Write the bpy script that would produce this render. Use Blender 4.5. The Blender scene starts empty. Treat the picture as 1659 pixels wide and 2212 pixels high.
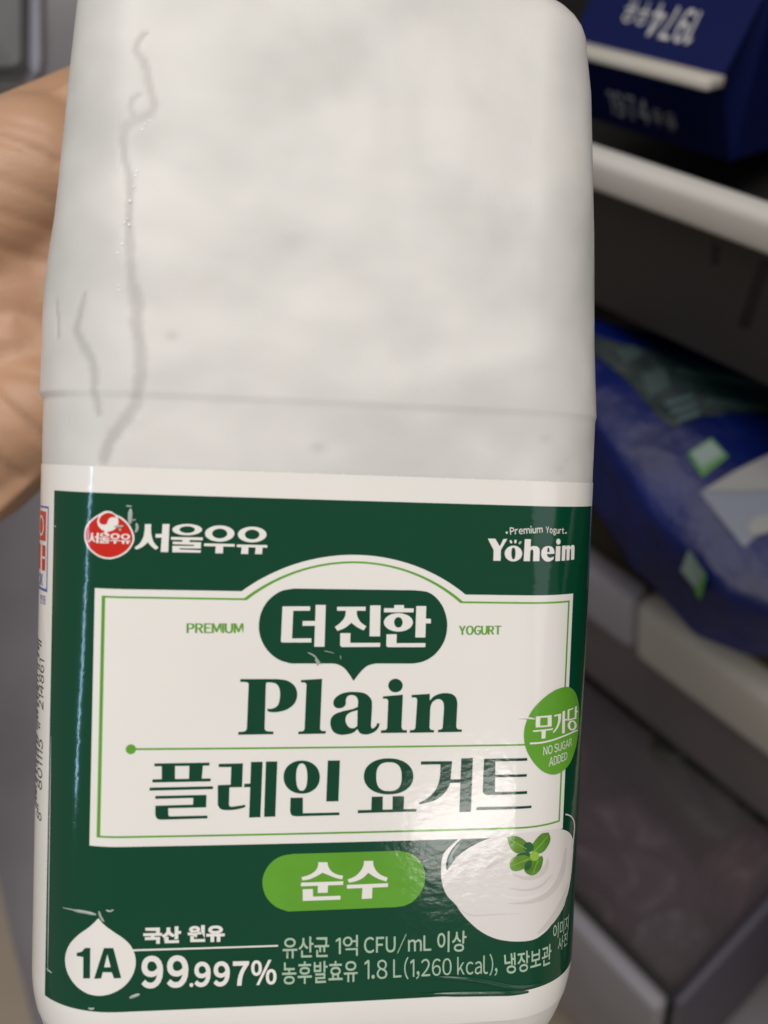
import bpy, bmesh, math, random, json
from mathutils import Vector, Matrix
from mathutils.geometry import interpolate_bezier
random.seed(7)
S = bpy.context.scene
COL = S.collection

# ------------------------------------------------------------------ camera, light, exposure
# room axes: X along the refrigerator shelves (to the right), Y into the refrigerator, Z up; metres
CAM_R = ((0.6142, 0.4981, -0.6121), (0.7685, -0.5538, 0.3206), (-0.1793, -0.6673, -0.7229))  # columns: image right, image down, forward
CAM_P = Vector((0.0, 0.0, 1.0))
cam_d = bpy.data.cameras.new('camera'); cam = bpy.data.objects.new('camera', cam_d); COL.objects.link(cam)
cm = Matrix([[CAM_R[i][0], -CAM_R[i][1], -CAM_R[i][2]] for i in range(3)]).to_4x4(); cm.translation = CAM_P
cam.matrix_world = cm
cam_d.sensor_fit = 'HORIZONTAL'; cam_d.sensor_width = 25.96; cam_d.lens = 25.96 * 3600.0 / 3024.0
cam_d.clip_start = 0.01; cam_d.clip_end = 60
cam_d.dof.use_dof = True; cam_d.dof.focus_distance = 0.176; cam_d.dof.aperture_fstop = 10.8
S.camera = cam

w = bpy.data.worlds.new('World'); S.world = w; w.use_nodes = True
bgn = w.node_tree.nodes['Background']; bgn.inputs[0].default_value = (1.0, 0.93, 0.86, 1); bgn.inputs[1].default_value = 0.24
def area(name, loc, target, sx, sy, power, color):
    d = bpy.data.lights.new(name, 'AREA'); d.shape = 'RECTANGLE'; d.size = sx; d.size_y = sy; d.energy = power; d.color = color
    o = bpy.data.objects.new(name, d); COL.objects.link(o); o.location = loc
    o.rotation_euler = (Vector(target) - Vector(loc)).to_track_quat('-Z', 'Y').to_euler()
    return o
BOT = (-0.08, 0.03, 0.87)
area('ceiling_lamp', (0.25, 0.02, 2.50), BOT, 1.3, 1.3, 24.5, (1.0, 0.95, 0.89))
area('side_window', (1.5, 0.9, 1.5), BOT, 1.2, 1.0, 4.0, (0.86, 0.90, 1.0))
area('down_lamp', (0.86, 0.24, 1.95), BOT, 0.3, 0.3, 2.4, (1.0, 0.95, 0.88))
area('kitchen_lamp', (1.43, -0.30, 1.26), BOT, 0.23, 0.12, 0.75, (1.0, 0.96, 0.94))
area('window_light', (-0.13, -1.40, 1.66), BOT, 0.025, 0.75, 1.9, (0.42, 0.68, 1.0))
S.view_settings.view_transform = 'Standard'; S.view_settings.look = 'None'
S.view_settings.exposure = 0.0; S.view_settings.gamma = 1.0; S.view_settings.use_curve_mapping = False

# ------------------------------------------------------------------ helpers
def lin(r, g, b):
    f = lambda c: (c/255/12.92 if c/255 <= 0.04045 else ((c/255+0.055)/1.055)**2.4)
    return (f(r), f(g), f(b))
MATS = {}
def mat(name, col, rough=0.5, spec=0.5, coat=0.0, noise=None, bump=None, sss=0.0, alpha=1.0, sheen=0.0, trans=0.0):
    """noise=(scale, dark factor); bump=list of (scale, strength, distance, (sx,sy,sz))"""
    m = bpy.data.materials.new(name); m.use_nodes = True; nt = m.node_tree; N = nt.nodes; L = nt.links
    b = N['Principled BSDF']; b.inputs['Base Color'].default_value = (*col, 1); b.inputs['Roughness'].default_value = rough
    b.inputs['Specular IOR Level'].default_value = spec; b.inputs['Coat Weight'].default_value = coat; b.inputs['Coat Roughness'].default_value = 0.08
    b.inputs['Transmission Weight'].default_value = trans
    if sss:
        b.inputs['Subsurface Weight'].default_value = sss; b.inputs['Subsurface Radius'].default_value = (0.006, 0.003, 0.0015); b.inputs['Subsurface Scale'].default_value = 0.6
    tc = N.new('ShaderNodeTexCoord')
    if noise:
        n = N.new('ShaderNodeTexNoise'); n.inputs['Scale'].default_value = noise[0]; n.inputs['Detail'].default_value = 5; L.new(tc.outputs['Object'], n.inputs['Vector'])
        mx = N.new('ShaderNodeMix'); mx.data_type = 'RGBA'; r = N.new('ShaderNodeMapRange'); r.inputs[1].default_value = 0.35; r.inputs[2].default_value = 0.65
        L.new(n.outputs['Fac'], r.inputs[0]); L.new(r.outputs[0], mx.inputs[0])
        mx.inputs[6].default_value = (*col, 1); k = noise[1]; kk = k if isinstance(k, tuple) else (k, k, k)
        mx.inputs[7].default_value = (col[0]*kk[0], col[1]*kk[1], col[2]*kk[2], 1); L.new(mx.outputs[2], b.inputs['Base Color'])
    prev = None
    for (sc, st, di, sq) in (bump or []):
        mp = N.new('ShaderNodeMapping'); mp.inputs['Scale'].default_value = sq; L.new(tc.outputs['Object'], mp.inputs[0])
        n = N.new('ShaderNodeTexNoise'); n.inputs['Scale'].default_value = sc; n.inputs['Detail'].default_value = 3; L.new(mp.outputs[0], n.inputs['Vector'])
        bu = N.new('ShaderNodeBump'); bu.inputs['Strength'].default_value = st; bu.inputs['Distance'].default_value = di; L.new(n.outputs['Fac'], bu.inputs['Height'])
        if prev: L.new(prev.outputs[0], bu.inputs['Normal'])
        prev = bu
    if prev: L.new(prev.outputs[0], b.inputs['Normal'])
    if coat and prev: L.new(prev.outputs[0], b.inputs['Coat Normal'])
    MATS[name] = m
    return m
def empty(name, loc=(0, 0, 0)):
    o = bpy.data.objects.new(name, None); o.empty_display_size = 0.02; COL.objects.link(o); o.location = loc; return o
def tag(o, label, cat, group=None, kind=None):
    o['label'] = label; o['category'] = cat
    if group: o['group'] = group
    if kind: o['kind'] = kind
    return o
def link(name, me, m, parent=None, smooth=False):
    o = bpy.data.objects.new(name, me); COL.objects.link(o)
    for q in (m if isinstance(m, (list, tuple)) else [m]): me.materials.append(q)
    if smooth: me.shade_smooth()
    if parent: o.parent = parent
    return o
def bm_obj(name, bm, m, parent=None, smooth=False):
    me = bpy.data.meshes.new(name); bmesh.ops.recalc_face_normals(bm, faces=bm.faces); bm.to_mesh(me); bm.free()
    return link(name, me, m, parent, smooth)
def add_box(bm, lo, hi, bev=0.0, seg=3):
    r = bmesh.ops.create_cube(bm, size=1.0); vs = r['verts']
    for v in vs: v.co = Vector([(lo[i]+hi[i])/2 + v.co[i]*(hi[i]-lo[i]) for i in range(3)])
    if bev:
        es = list({e for v in vs for e in v.link_edges}); bmesh.ops.bevel(bm, geom=es, offset=bev, segments=seg, affect='EDGES', profile=0.5)
def box(name, lo, hi, m, parent=None, bev=0.0, seg=3, org=(0, 0, 0)):
    bm = bmesh.new(); add_box(bm, [lo[i]-org[i] for i in range(3)], [hi[i]-org[i] for i in range(3)], bev, seg); return bm_obj(name, bm, m, parent, bev > 0)
def ray(u, v):
    """direction through a point of the photograph (1659 x 2212 grid)"""
    d = ((u-829.5)/1975.0, (v-1106.0)/1975.0, 1.0)
    return Vector([sum(CAM_R[i][k]*d[k] for k in range(3)) for i in range(3)])
def at(u, v, dep): return CAM_P + ray(u, v)*dep
def on_plane(u, v, P0, n, lift=0.0):
    d = ray(u, v); t = (P0-CAM_P).dot(n)/d.dot(n); return CAM_P + d*t + n*lift
def prism(name, top, shift, m, parent=None, bev=0.0, seg=3, org=Vector((0, 0, 0))):
    bm = bmesh.new(); a = [bm.verts.new(Vector(p)-org) for p in top]; b = [bm.verts.new(Vector(p)+Vector(shift)-org) for p in top]
    bm.faces.new(a); bm.faces.new(b[::-1]); n = len(a)
    for i in range(n): bm.faces.new((a[i], b[i], b[(i+1) % n], a[(i+1) % n]))
    if bev: bmesh.ops.bevel(bm, geom=bm.edges[:], offset=bev, segments=seg, affect='EDGES', profile=0.5)
    return bm_obj(name, bm, m, parent, bev > 0)

# ------------------------------------------------------------------ refrigerator behind the bottle
m_liner = mat('liner_dark', (0.045, 0.042, 0.036), 0.5, noise=(6, 0.85))
m_trim = mat('trim_white', (0.74, 0.725, 0.70), 0.4, noise=(9, 0.93))
m_trim2 = mat('trim_off_white', (0.55, 0.515, 0.455), 0.4, noise=(9, 0.88))
m_clip = mat('trim_lavender', (0.36, 0.335, 0.37), 0.4)
m_panel = mat('panel_dark', (0.032, 0.031, 0.030), 0.5, noise=(5, 0.8))
m_slot = mat('slot_black', (0.006, 0.006, 0.006), 0.6)
m_plate = mat('plate_brown', (0.10, 0.085, 0.065), 0.3, noise=(12, 0.5))
m_band = mat('band_grey', (0.19, 0.165, 0.155), 0.45, noise=(8, 0.75))
m_lav = mat('plastic_lavender', (0.28, 0.26, 0.28), 0.45, noise=(7.0, 0.68))
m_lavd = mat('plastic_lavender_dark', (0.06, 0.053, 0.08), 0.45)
m_floor = mat('floor_wood', (0.42, 0.35, 0.27), 0.5, noise=(3, 0.85))

floor = box('floor', (-4, -4, -0.05), (4, 4, 0.0), m_floor); floor['kind'] = 'structure'; floor['label'] = 'pale beige floor below the refrigerator'

fr = empty('refrigerator', (-0.35, 0.45, 0.0)); tag(fr, 'open refrigerator with a dark lined interior behind the bottle', 'refrigerator')
fo = (-0.35, 0.45, 0.0)
box('back_wall', (-0.95, 0.66, 0.02), (0.25, 0.70, 1.85), m_liner, fr, org=fo)
box('side_wall', (0.22, 0.30, 0.02), (0.26, 0.66, 1.85), m_liner, fr, org=fo)
box('side_wall', (-0.99, 0.30, 0.02), (-0.95, 0.66, 1.85), m_liner, fr, org=fo)
box('ceiling_panel', (-0.95, 0.30, 1.81), (0.22, 0.66, 1.85), m_liner, fr, org=fo)
box('bottom_panel', (-0.95, 0.20, 0.02), (0.22, 0.66, 0.06), m_lav, fr, org=fo)

bn = empty('storage_bin', (-0.35, 0.40, 0.66)); tag(bn, 'dark storage bin with a white front rail holding the milk carton', 'bin')
bo_ = (-0.35, 0.40, 0.66)
box('front_rail', (-0.90, 0.284, 0.781), (0.20, 0.296, 0.7985), m_trim, bn, 0.0045, 4, bo_)
pf = box('front_panel', (-0.90, 0.290, 0.716), (0.20, 0.2955, 0.7812), m_panel, bn, org=bo_)
box('floor_panel', (-0.90, 0.2955, 0.716), (0.20, 0.64, 0.722), m_panel, bn, org=bo_)
for (pts, nm) in ((((1640, 560), (1665, 570), (1618, 712), (1592, 705)), 'slot'), (((1537, 527), (1556, 533), (1550, 575), (1533, 570)), 'slot')):
    q = [on_plane(u, v, Vector((0, .2895, 0)), Vector((0, 1, 0))) for u, v in pts]
    prism(nm, q, (0, 0.003, 0), m_slot, bn, 0.0008, 2, Vector(bo_))

sh = empty('refrigerator_shelf', (-0.35, 0.45, 0.44)); tag(sh, 'lower refrigerator shelf with thick off-white front trim under the blue package', 'shelf')
so = (-0.35, 0.45, 0.44)
box('front_trim', (-0.236, 0.283, 0.437), (0.20, 0.305, 0.500), m_trim2, sh, 0.009, 4, so)
box('trim_cap', (-0.90, 0.284, 0.438), (-0.2365, 0.305, 0.497), m_clip, sh, 0.008, 4, so)
box('shelf_plate', (-0.90, 0.305, 0.478), (0.20, 0.65, 0.490), m_plate, sh, org=so)

dr = empty('crisper_drawer', (-0.30, 0.28, 0.12)); tag(dr, 'pulled out grey crisper drawer below the off-white shelf trim', 'drawer')
do = (-0.30, 0.28, 0.12)
box('cover_panel', (-0.90, 0.297, 0.335), (0.20, 0.304, 0.4365), m_band, dr, org=do)
box('front_panel', (-0.70, 0.143, 0.07), (-0.091, 0.156, 0.335), mat('drawer_grey', (0.30, 0.285, 0.32), 0.45, noise=(7, 0.8)), dr, 0.004, 3, do)
box('side_panel', (-0.0905, 0.156, 0.07), (-0.0825, 0.60, 0.336), m_lavd, dr, 0.003, 3, do)
box('side_panel', (-0.70, 0.156, 0.07), (-0.692, 0.60, 0.336), m_lavd, dr, 0.003, 3, do)
box('bottom_panel', (-0.692, 0.156, 0.09), (-0.0905, 0.60, 0.096), m_lavd, dr, org=do)
box('inner_ledge', (-0.692, 0.156, 0.325), (-0.0905, 0.163, 0.331), m_slot, dr, org=do)

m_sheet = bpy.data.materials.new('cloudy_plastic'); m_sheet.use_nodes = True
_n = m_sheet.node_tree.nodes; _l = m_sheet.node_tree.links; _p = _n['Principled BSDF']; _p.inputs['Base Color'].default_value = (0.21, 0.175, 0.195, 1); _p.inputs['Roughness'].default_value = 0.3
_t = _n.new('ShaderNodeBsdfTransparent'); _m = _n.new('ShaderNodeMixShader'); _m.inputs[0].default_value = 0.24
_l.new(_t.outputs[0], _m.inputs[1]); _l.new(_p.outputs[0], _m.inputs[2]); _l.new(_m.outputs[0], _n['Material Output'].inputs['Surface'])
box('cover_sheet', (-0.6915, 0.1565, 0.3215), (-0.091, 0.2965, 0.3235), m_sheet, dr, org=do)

# produce seen through the open drawer
from mathutils import noise as mnoise
def blob(name, loc, rx, ry, rz, m, seed, amp=0.32, rot=0.0):
    bm = bmesh.new(); bmesh.ops.create_icosphere(bm, subdivisions=6, radius=1.0); off = Vector((seed*3.1, seed*1.7, seed*0.9))
    for v in bm.verts:
        d = v.co.normalized(); h = mnoise.fractal(d*1.3+off, 1.2, 2.1, 2)+0.3*abs(mnoise.noise(d*2.6+off*2))
        s4 = (abs(d.x)**3+abs(d.y)**3+abs(d.z)**3)**(-1/3)
        v.co = Vector((d.x*rx, d.y*ry, d.z*rz))*s4*(0.9+amp*h)
    o = bm_obj(name, bm, m, None, True); o.location = loc; o.rotation_euler = (0, 0, rot); return o
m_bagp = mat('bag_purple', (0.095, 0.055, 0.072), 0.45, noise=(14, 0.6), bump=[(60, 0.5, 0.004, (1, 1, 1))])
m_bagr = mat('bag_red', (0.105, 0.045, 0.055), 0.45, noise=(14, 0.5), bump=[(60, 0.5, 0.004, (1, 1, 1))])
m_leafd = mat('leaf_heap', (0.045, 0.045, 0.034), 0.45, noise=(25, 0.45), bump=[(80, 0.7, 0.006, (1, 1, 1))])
m_bagg = mat('bag_grey', (0.12, 0.11, 0.125), 0.45, noise=(14, 0.7), bump=[(60, 0.5, 0.004, (1, 1, 1))])
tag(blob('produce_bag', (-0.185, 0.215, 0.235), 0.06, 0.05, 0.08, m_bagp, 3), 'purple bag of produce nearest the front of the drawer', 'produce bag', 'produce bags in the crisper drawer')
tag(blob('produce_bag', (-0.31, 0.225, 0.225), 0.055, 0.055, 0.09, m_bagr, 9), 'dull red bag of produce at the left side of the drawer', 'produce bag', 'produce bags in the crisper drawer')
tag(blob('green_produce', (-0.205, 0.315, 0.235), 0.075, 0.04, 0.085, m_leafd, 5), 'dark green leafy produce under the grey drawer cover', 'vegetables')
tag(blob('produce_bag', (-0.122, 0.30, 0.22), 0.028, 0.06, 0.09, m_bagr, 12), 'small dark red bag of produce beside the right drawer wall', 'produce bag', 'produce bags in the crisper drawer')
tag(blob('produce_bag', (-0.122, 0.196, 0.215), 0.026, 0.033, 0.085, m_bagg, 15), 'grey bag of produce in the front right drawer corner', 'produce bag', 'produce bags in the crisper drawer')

# open door at the left
dP = at(60, 1400, 0.62); dn = Vector((0.66, -0.28, 0.70)).normalized()
dd = empty('door', on_plane(28, 2040, dP, dn)); dd.name = 'door'; dd.parent = fr; dd.location = dd.location - Vector(fo); dO = dd.location + Vector(fo)
pl = lambda pts, lift=0.0: [on_plane(u, v, dP, dn, lift) for u, v in pts]
prism('door_panel', pl([(-700, -500), (330, -500), (330, 1500), (250, 2212), (180, 2420), (67, 2212), (28, 2040), (0, 1914), (-180, 1200), (-700, 900)]), -dn*0.05, m_lav, dd, 0.004, 3, dO)
def rrect(x0, y0, x1, y1, r, n=8):
    o = []
    for cx, cy, a in ((x1-r, y1-r, 0), (x0+r, y1-r, 90), (x0+r, y0+r, 180), (x1-r, y0+r, 270)):
        for k in range(n+1):
            t = math.radians(a+90*k/n); o.append((cx+r*math.cos(t), cy+r*math.sin(t)))
    return o
m_inset = mat('inset_grey', (0.125, 0.13, 0.135), 0.5, noise=(20, 0.85))
m_groove = mat('groove_dark', (0.02, 0.022, 0.025), 0.5)
prism('inset_groove', pl(rrect(-420, -420, 66, 170, 30), 0.0005), dn*0.003, m_groove, dd, 0, 1, dO)
prism('inset_panel', pl(rrect(-410, -410, 55, 157, 24), 0.0012), dn*0.006, m_inset, dd, 0.001, 2, dO)
prism('door_rib', pl([(72, -400), (94, -400), (96, 140), (90, 172), (72, 172), (70, 150)], 0.0005), dn*0.006, mat('rib_lavender', (0.27, 0.265, 0.33), 0.35), dd, 0.002, 3, dO)
prism('lower_recess', pl([(-300, 174), (60, 176), (74, 215), (74, 300), (50, 420), (-300, 420)], 0.0005), dn*0.002, mat('recess_brown', (0.035, 0.032, 0.030), 0.5, noise=(10, 0.8)), dd, 0, 1, dO)

# ------------------------------------------------------------------ milk carton in the bin
m_navy = mat('carton_navy', (0.006, 0.012, 0.095), 0.5, 0.2, noise=(30, 0.9))
m_fin = mat('carton_white', (0.78, 0.74, 0.66), 0.45)
m_ctext = mat('carton_lettering', (0.72, 0.72, 0.70), 0.45)
finp = at(1530, 186, 0.41); th = math.radians(76)
ca = Vector((0, -math.sin(th), math.cos(th))); cn = Vector((0, math.cos(th), math.sin(th))); cx_ = Vector((1, 0, 0))
croot = empty('milk_carton'); C0 = finp - ca*0.012 - cx_*0.0475      # middle of the gable ridge
crm = Matrix((cx_, cn, ca)).transposed().to_4x4(); crm.translation = C0 - ca*0.216
croot.matrix_world = crm
tag(croot, 'navy blue gable-top milk carton lying in the bin with its white ridge toward us', 'milk carton')
HB, HR, Wd, Wy = 0.195, 0.216, 0.0475, 0.040                                  # local: x across, y thickness, z along the carton
bm = bmesh.new()
vb = [bm.verts.new(p) for p in ((-Wd, -Wy, 0), (Wd, -Wy, 0), (Wd, Wy, 0), (-Wd, Wy, 0))]
vt = [bm.verts.new(p) for p in ((-Wd, -Wy, HB), (Wd, -Wy, HB), (Wd, Wy, HB), (-Wd, Wy, HB))]
bm.faces.new(vb[::-1])
for i in range(4): bm.faces.new((vb[i], vb[(i+1) % 4], vt[(i+1) % 4], vt[i]))
e = 0.0025; rl = [bm.verts.new((-Wd, -e, HR)), bm.verts.new((Wd, -e, HR)), bm.verts.new((Wd, e, HR)), bm.verts.new((-Wd, e, HR))]
ir = bm.verts.new((Wd-0.020, 0, HB+0.010)); il = bm.verts.new((-Wd+0.020, 0, HB+0.010))
bm.faces.new((vt[0], vt[1], rl[1], rl[0])); bm.faces.new((vt[2], vt[3], rl[3], rl[2]))
for a, b, r0, r1, i_ in ((vt[1], vt[2], rl[1], rl[2], ir), (vt[3], vt[0], rl[3], rl[0], il)):
    bm.faces.new((a, b, i_)); bm.faces.new((a, i_, r0)); bm.faces.new((b, r1, i_)); bm.faces.new((r0, i_, r1))
bmesh.ops.bevel(bm, geom=[e_ for e_ in bm.edges if e_.calc_length() > 0.03], offset=0.0012, segments=2, affect='EDGES')
body_c = bm_obj('carton_body', bm, m_navy, croot)
bm = bmesh.new(); add_box(bm, (-Wd, -0.0026, HR-0.0005), (Wd, 0.0026, HR+0.012), 0.0011, 2); bm_obj('ridge_fin', bm, m_fin, croot, True)
def text_mesh(t, bold=0.0):
    c = bpy.data.curves.new('t', 'FONT'); c.body = t; c.size = 1.0; c.resolution_u = 5; c.offset = bold; c.dimensions = '2D'; c.fill_mode = 'FRONT'
    o = bpy.data.objects.new('t', c); COL.objects.link(o)
    me = bpy.data.meshes.new_from_object(o.evaluated_get(bpy.context.evaluated_depsgraph_get()))
    bpy.data.objects.remove(o); bpy.data.curves.remove(c); return me
_m8 = text_mesh('\uff18'); Y8 = (max(0.0, min(v.co.y for v in _m8.vertices)), max(v.co.y for v in _m8.vertices)); bpy.data.meshes.remove(_m8)
def bar_glyph(ch, b):
    """plain figure one and capital I without serifs"""
    y0, h = Y8[0], Y8[1]-Y8[0]; q = 0.085+2*b
    f = 0.0 if ch == 'I' else 0.15
    quads = [[(f, y0), (f+q, y0), (f+q, y0+h), (f, y0+h)]]
    if f: quads.append([(0, y0+h*.74), (f-0.0005, y0+h*.85), (f-0.0005, y0+h), (0, y0+h*.87)])
    bm = bmesh.new()
    for Q in quads: bm.faces.new([bm.verts.new((x, y, 0)) for x, y in Q])
    me_ = bpy.data.meshes.new('t'); bm.to_mesh(me_); bm.free(); return me_
def packed_text(t, bold=0.0, gap=0.105, space=0.20):
    """Latin letters and figures from the full-width sans face, set close with even gaps"""
    bm = bmesh.new(); pen = 0.0
    for ch in t:
        if ch == ' ': pen += space; continue
        me_ = bar_glyph(ch, bold) if ch in '1I' else text_mesh(chr(ord(ch)+0xFEE0) if 33 <= ord(ch) <= 126 else ch, bold); xs = [v.co.x for v in me_.vertices]; x0 = min(xs); kx = 0.6 if ch == '/' else 1.0; wd = (max(xs)-x0)*kx
        for v in me_.vertices: v.co.x = pen+(v.co.x-x0)*kx
        bm.from_mesh(me_); bpy.data.meshes.remove(me_); pen += wd+gap
    me_ = bpy.data.meshes.new('t'); bm.to_mesh(me_); bm.free(); return me_
def flat_text(name, t, org, ex, ey, wid, hei, m, parent, bold=0.0):
    """ink box of size wid x hei centred at org, spanned by unit vectors ex, ey; ink stands 0.3 mm proud"""
    me = packed_text(t, bold, 0.13); xs = [v.co.x for v in me.vertices]; ys = [v.co.y for v in me.vertices]
    x0, x1, y0, y1 = min(xs), max(xs), min(ys), max(ys)
    for v in me.vertices: v.co = org + ex*(((v.co.x-x0)/(x1-x0)-.5)*wid) + ey*(((v.co.y-y0)/(y1-y0)-.5)*hei)
    return link(name, me, m, parent)
for sgn in (1, -1):                                                # upper slope (text upside down) and lower slope
    ey = Vector((0, -sgn*(Wy-e), HR-HB)).normalized(); ex = Vector((-sgn, 0, 0)); nrm = Vector((0, sgn*(HR-HB), Wy-e)).normalized()
    mid = Vector((0.000 if sgn > 0 else -0.005, sgn*(Wy+e)/2, (HB+HR)/2)) + nrm*0.0004 + ey*(0.005*sgn)
    flat_text('figures', '1974', mid-ex*0.0085, ex, ey, 0.0265, 0.0155, m_ctext, croot, 0.012)
    flat_text('lettering', '우유', mid+ex*0.0145-ey*0.0015, ex, ey, 0.0155, 0.0105, m_ctext, croot, 0.008)

# ------------------------------------------------------------------ blue food package on the lower shelf
m_blue = mat('package_blue', (0.001, 0.010, 0.13), 0.42, 0.35, noise=(16, 0.4), bump=[(45, 0.35, 0.008, (1, 1, 1)), (14, 0.5, 0.012, (1, 0.6, 1))])
m_teal = mat('package_teal', (0.003, 0.016, 0.018), 0.45, 0.3, noise=(18, 0.6), bump=[(45, 0.35, 0.008, (1, 1, 1)), (14, 0.5, 0.012, (1, 0.6, 1))])
m_tealt = mat('package_print', (0.025, 0.075, 0.08), 0.5)
m_tagw = mat('package_tag', (0.19, 0.27, 0.25), 0.4); m_tagg = mat('package_tag_edge', (0.05, 0.20, 0.035), 0.4)
m_pale = mat('package_pale', (0.16, 0.185, 0.25), 0.4); m_pale2 = mat('package_pale_grey', (0.24, 0.245, 0.25), 0.4)
A_, B_, D_ = at(1250, 700, 0.475), at(1555, 1275, 0.415), at(1760, 830, 0.44)
pn = (B_-A_).cross(D_-A_).normalized()
if pn.dot(CAM_P-A_) < 0: pn = -pn
pk = empty('food_package', on_plane(1500, 1100, A_, pn, -0.045)); tag(pk, 'blue food package with a teal band lying on the lower shelf', 'food package'); pO = pk.location.copy()
pp = lambda pts, lift=0.0: [on_plane(u, v, A_, pn, lift) for u, v in pts]
top = pp([(1225, 650), (1420, 742), (1660, 800), (1850, 830), (1830, 1330), (1690, 1330), (1560, 1282), (1420, 1120), (1235, 860)])
outw = (at(1300, 1150, .43)-at(1420, 1000, .43)).normalized()
prism('package_body', top, -pn*0.044 + outw*0.014, m_blue, pk, 0.006, 4, pO)
def deco(name, pts, m, lift):
    bm = bmesh.new(); vs = [bm.verts.new(p-pO) for p in pp(pts, lift)]; bm.faces.new(vs)
    bmesh.ops.triangulate(bm, faces=bm.faces[:]); return bm_obj(name, bm, m, pk)
deco('teal_band', [(1262, 716), (1330, 740), (1480, 775), (1660, 838), (1800, 880), (1800, 1000), (1659, 895), (1570, 893), (1500, 905), (1455, 925), (1420, 900), (1360, 830), (1300, 776), (1262, 760)], m_teal, 0.0007)
for i, pts in enumerate(([(1325, 756), (1365, 748), (1395, 765), (1350, 790)], [(1385, 812), (1435, 798), (1448, 838), (1400, 862)], [(1460, 795), (1560, 810), (1659, 828), (1659, 845), (1560, 828), (1465, 812)], [(1520, 862), (1600, 868), (1659, 880), (1659, 892), (1590, 886), (1525, 880)])):
    deco('printed_shape', pts, mat('package_print_dim%d' % i, (0.008, 0.034, 0.034), 0.5), 0.0014)
for k in range(3):
    y0 = 872+k*17; deco('printed_line', [(1434+k*12, y0), (1494+k*8, y0-18), (1498+k*8, y0-9), (1439+k*12, y0+9)], m_tealt, 0.0014)
deco('tag_edge', [(1484, 982), (1536, 948), (1572, 988), (1516, 1032)], m_tagg, 0.0012)
deco('tag_label', [(1490, 980), (1534, 955), (1562, 983), (1514, 1014)], m_tagw, 0.0019)
deco('pale_panel', [(1512, 1066), (1590, 1018), (1659, 985), (1740, 960), (1740, 1080), (1659, 1135), (1606, 1184)], m_pale, 0.0009)
deco('pale_crescent', [(1516, 1062), (1590, 1018), (1659, 985), (1740, 960), (1740, 1058), (1600, 1064)], m_pale2, 0.0016)
deco('pale_spot', [(1612, 1150), (1618, 1128), (1640, 1115), (1680, 1112), (1690, 1130), (1659, 1152), (1630, 1160)], m_pale2, 0.0016)
# side tag
s0_ = at(1505, 1225, .425)
q = [at(1488, 1186, .4185), at(1523, 1238, .412), at(1513, 1285, .4215), at(1470, 1232, .4285)]
prism('side_tag', q, ray(1500, 1200)*0.004, m_tagw, pk, 0, 1, pO)
q = [at(1523, 1236, .4115), at(1527, 1244, .4112), at(1512, 1296, .4212), at(1500, 1276, .4216)]
prism('side_tag_edge', q, ray(1500, 1200)*0.004, m_tagg, pk, 0, 1, pO)

# ------------------------------------------------------------------ yogurt bottle (local frame in metres: x right, y back, z up, z = 0 at label reference height)
BR = Matrix(((0.53227, -0.71827, -0.44808), (0.79109, 0.23354, 0.56536), (-0.30144, -0.6554, 0.69252)))
BT = Vector((-0.1097, 0.04156, 0.86699))
RC, KC, HA = 18.0, 0.0005, 34.51718
def section_full():
    """closed rounded-square outline by arc length (mm), slightly bowed sides"""
    out = []; lc = RC*(math.pi/2-2*KC*HA)
    s, x, y, h = 0.0, 0.0, 0.0, 0.0
    segs = [(HA, KC), (lc, 1/RC), (2*HA, KC), (lc, 1/RC), (HA, KC)]
    tab = []
    for L, k in segs:
        tab.append((s, L, k, x, y, h)); h2 = h+k*L
        x += (math.sin(h2)-math.sin(h))/k; y += (math.cos(h)-math.cos(h2))/k; h = h2; s += L
    return tab, s
TAB, HALFP = section_full()
Y0 = None
def sec(s):
    sg = 1 if s >= 0 else -1; t = min(abs(s), HALFP)
    for (s0, L, k, x, y, h) in TAB:
        if t <= s0+L+1e-9: break
    u = t-s0; h2 = h+k*u
    X = x+(math.sin(h2)-math.sin(h))/k; Y = y+(math.cos(h)-math.cos(h2))/k
    return sg*X, Y-Y0, sg*math.sin(h2), -math.cos(h2)
Y0 = 0.0; Y0 = TAB[2][4]                                           # y = 0 where the front corner ends
YC = HA                                                            # centre of the section
def lerp_t(tab, z):
    if z <= tab[0][0]: return tab[0][1]
    for (a, va), (b, vb_) in zip(tab, tab[1:]):
        if z <= b:
            t = (z-a)/(b-a); return va+(vb_-va)*t
    return tab[-1][1]
TL_ = [(26, .0), (45, .3), (50, .5), (54, .9), (57, 1.3), (62, 2.0), (68, 2.6), (78, 3.4), (87, 4.1), (100, 5.3)]
TR_ = [(26, 0), (30.16, 0), (31.3, .5), (45, 1.6), (66, 2.7), (80, 3.7), (92, 4.6), (100, 6.0)]
TF_ = [(30, 0), (60, .5), (90, 1.6), (100, 2.4)]
TBK = [(26, .0), (60, 1.5), (100, 4.0)]
def wrap(s, z, off=0.0):
    """(arc length, height) in mm -> bottle-local point in metres"""
    x, y, nx, ny = sec(s); zz = min(z, 100.0)
    if zz > 26:
        wx, wy = nx*nx, ny*ny
        off -= wx*lerp_t(TL_ if nx < 0 else TR_, zz) + wy*lerp_t(TF_ if ny < 0 else TBK, zz)
    if z > 30.16: off += (0.16+0.54*nx*nx)*min(1.0, (z-30.16)/1.1)
    if z < -74: off -= min(14.0, 0.018*(-74-z)**2)
    x += nx*off; y += ny*off
    if z > 100:
        q = min(1.0, (z-100)/14.0); k = 0.45+0.55*math.sqrt(max(0.0, 1-q*q)); x *= k; y = YC+(y-YC)*k
        if z > 108:                                                # towards the round neck
            a = min(1.0, (z-108)/6.0); r = math.hypot(x, y-YC); f = (1-a)+a*(24.0/max(r, 1e-6)); x *= f; y = YC+(y-YC)*f
    return Vector((x, y, z))*0.001
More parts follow.
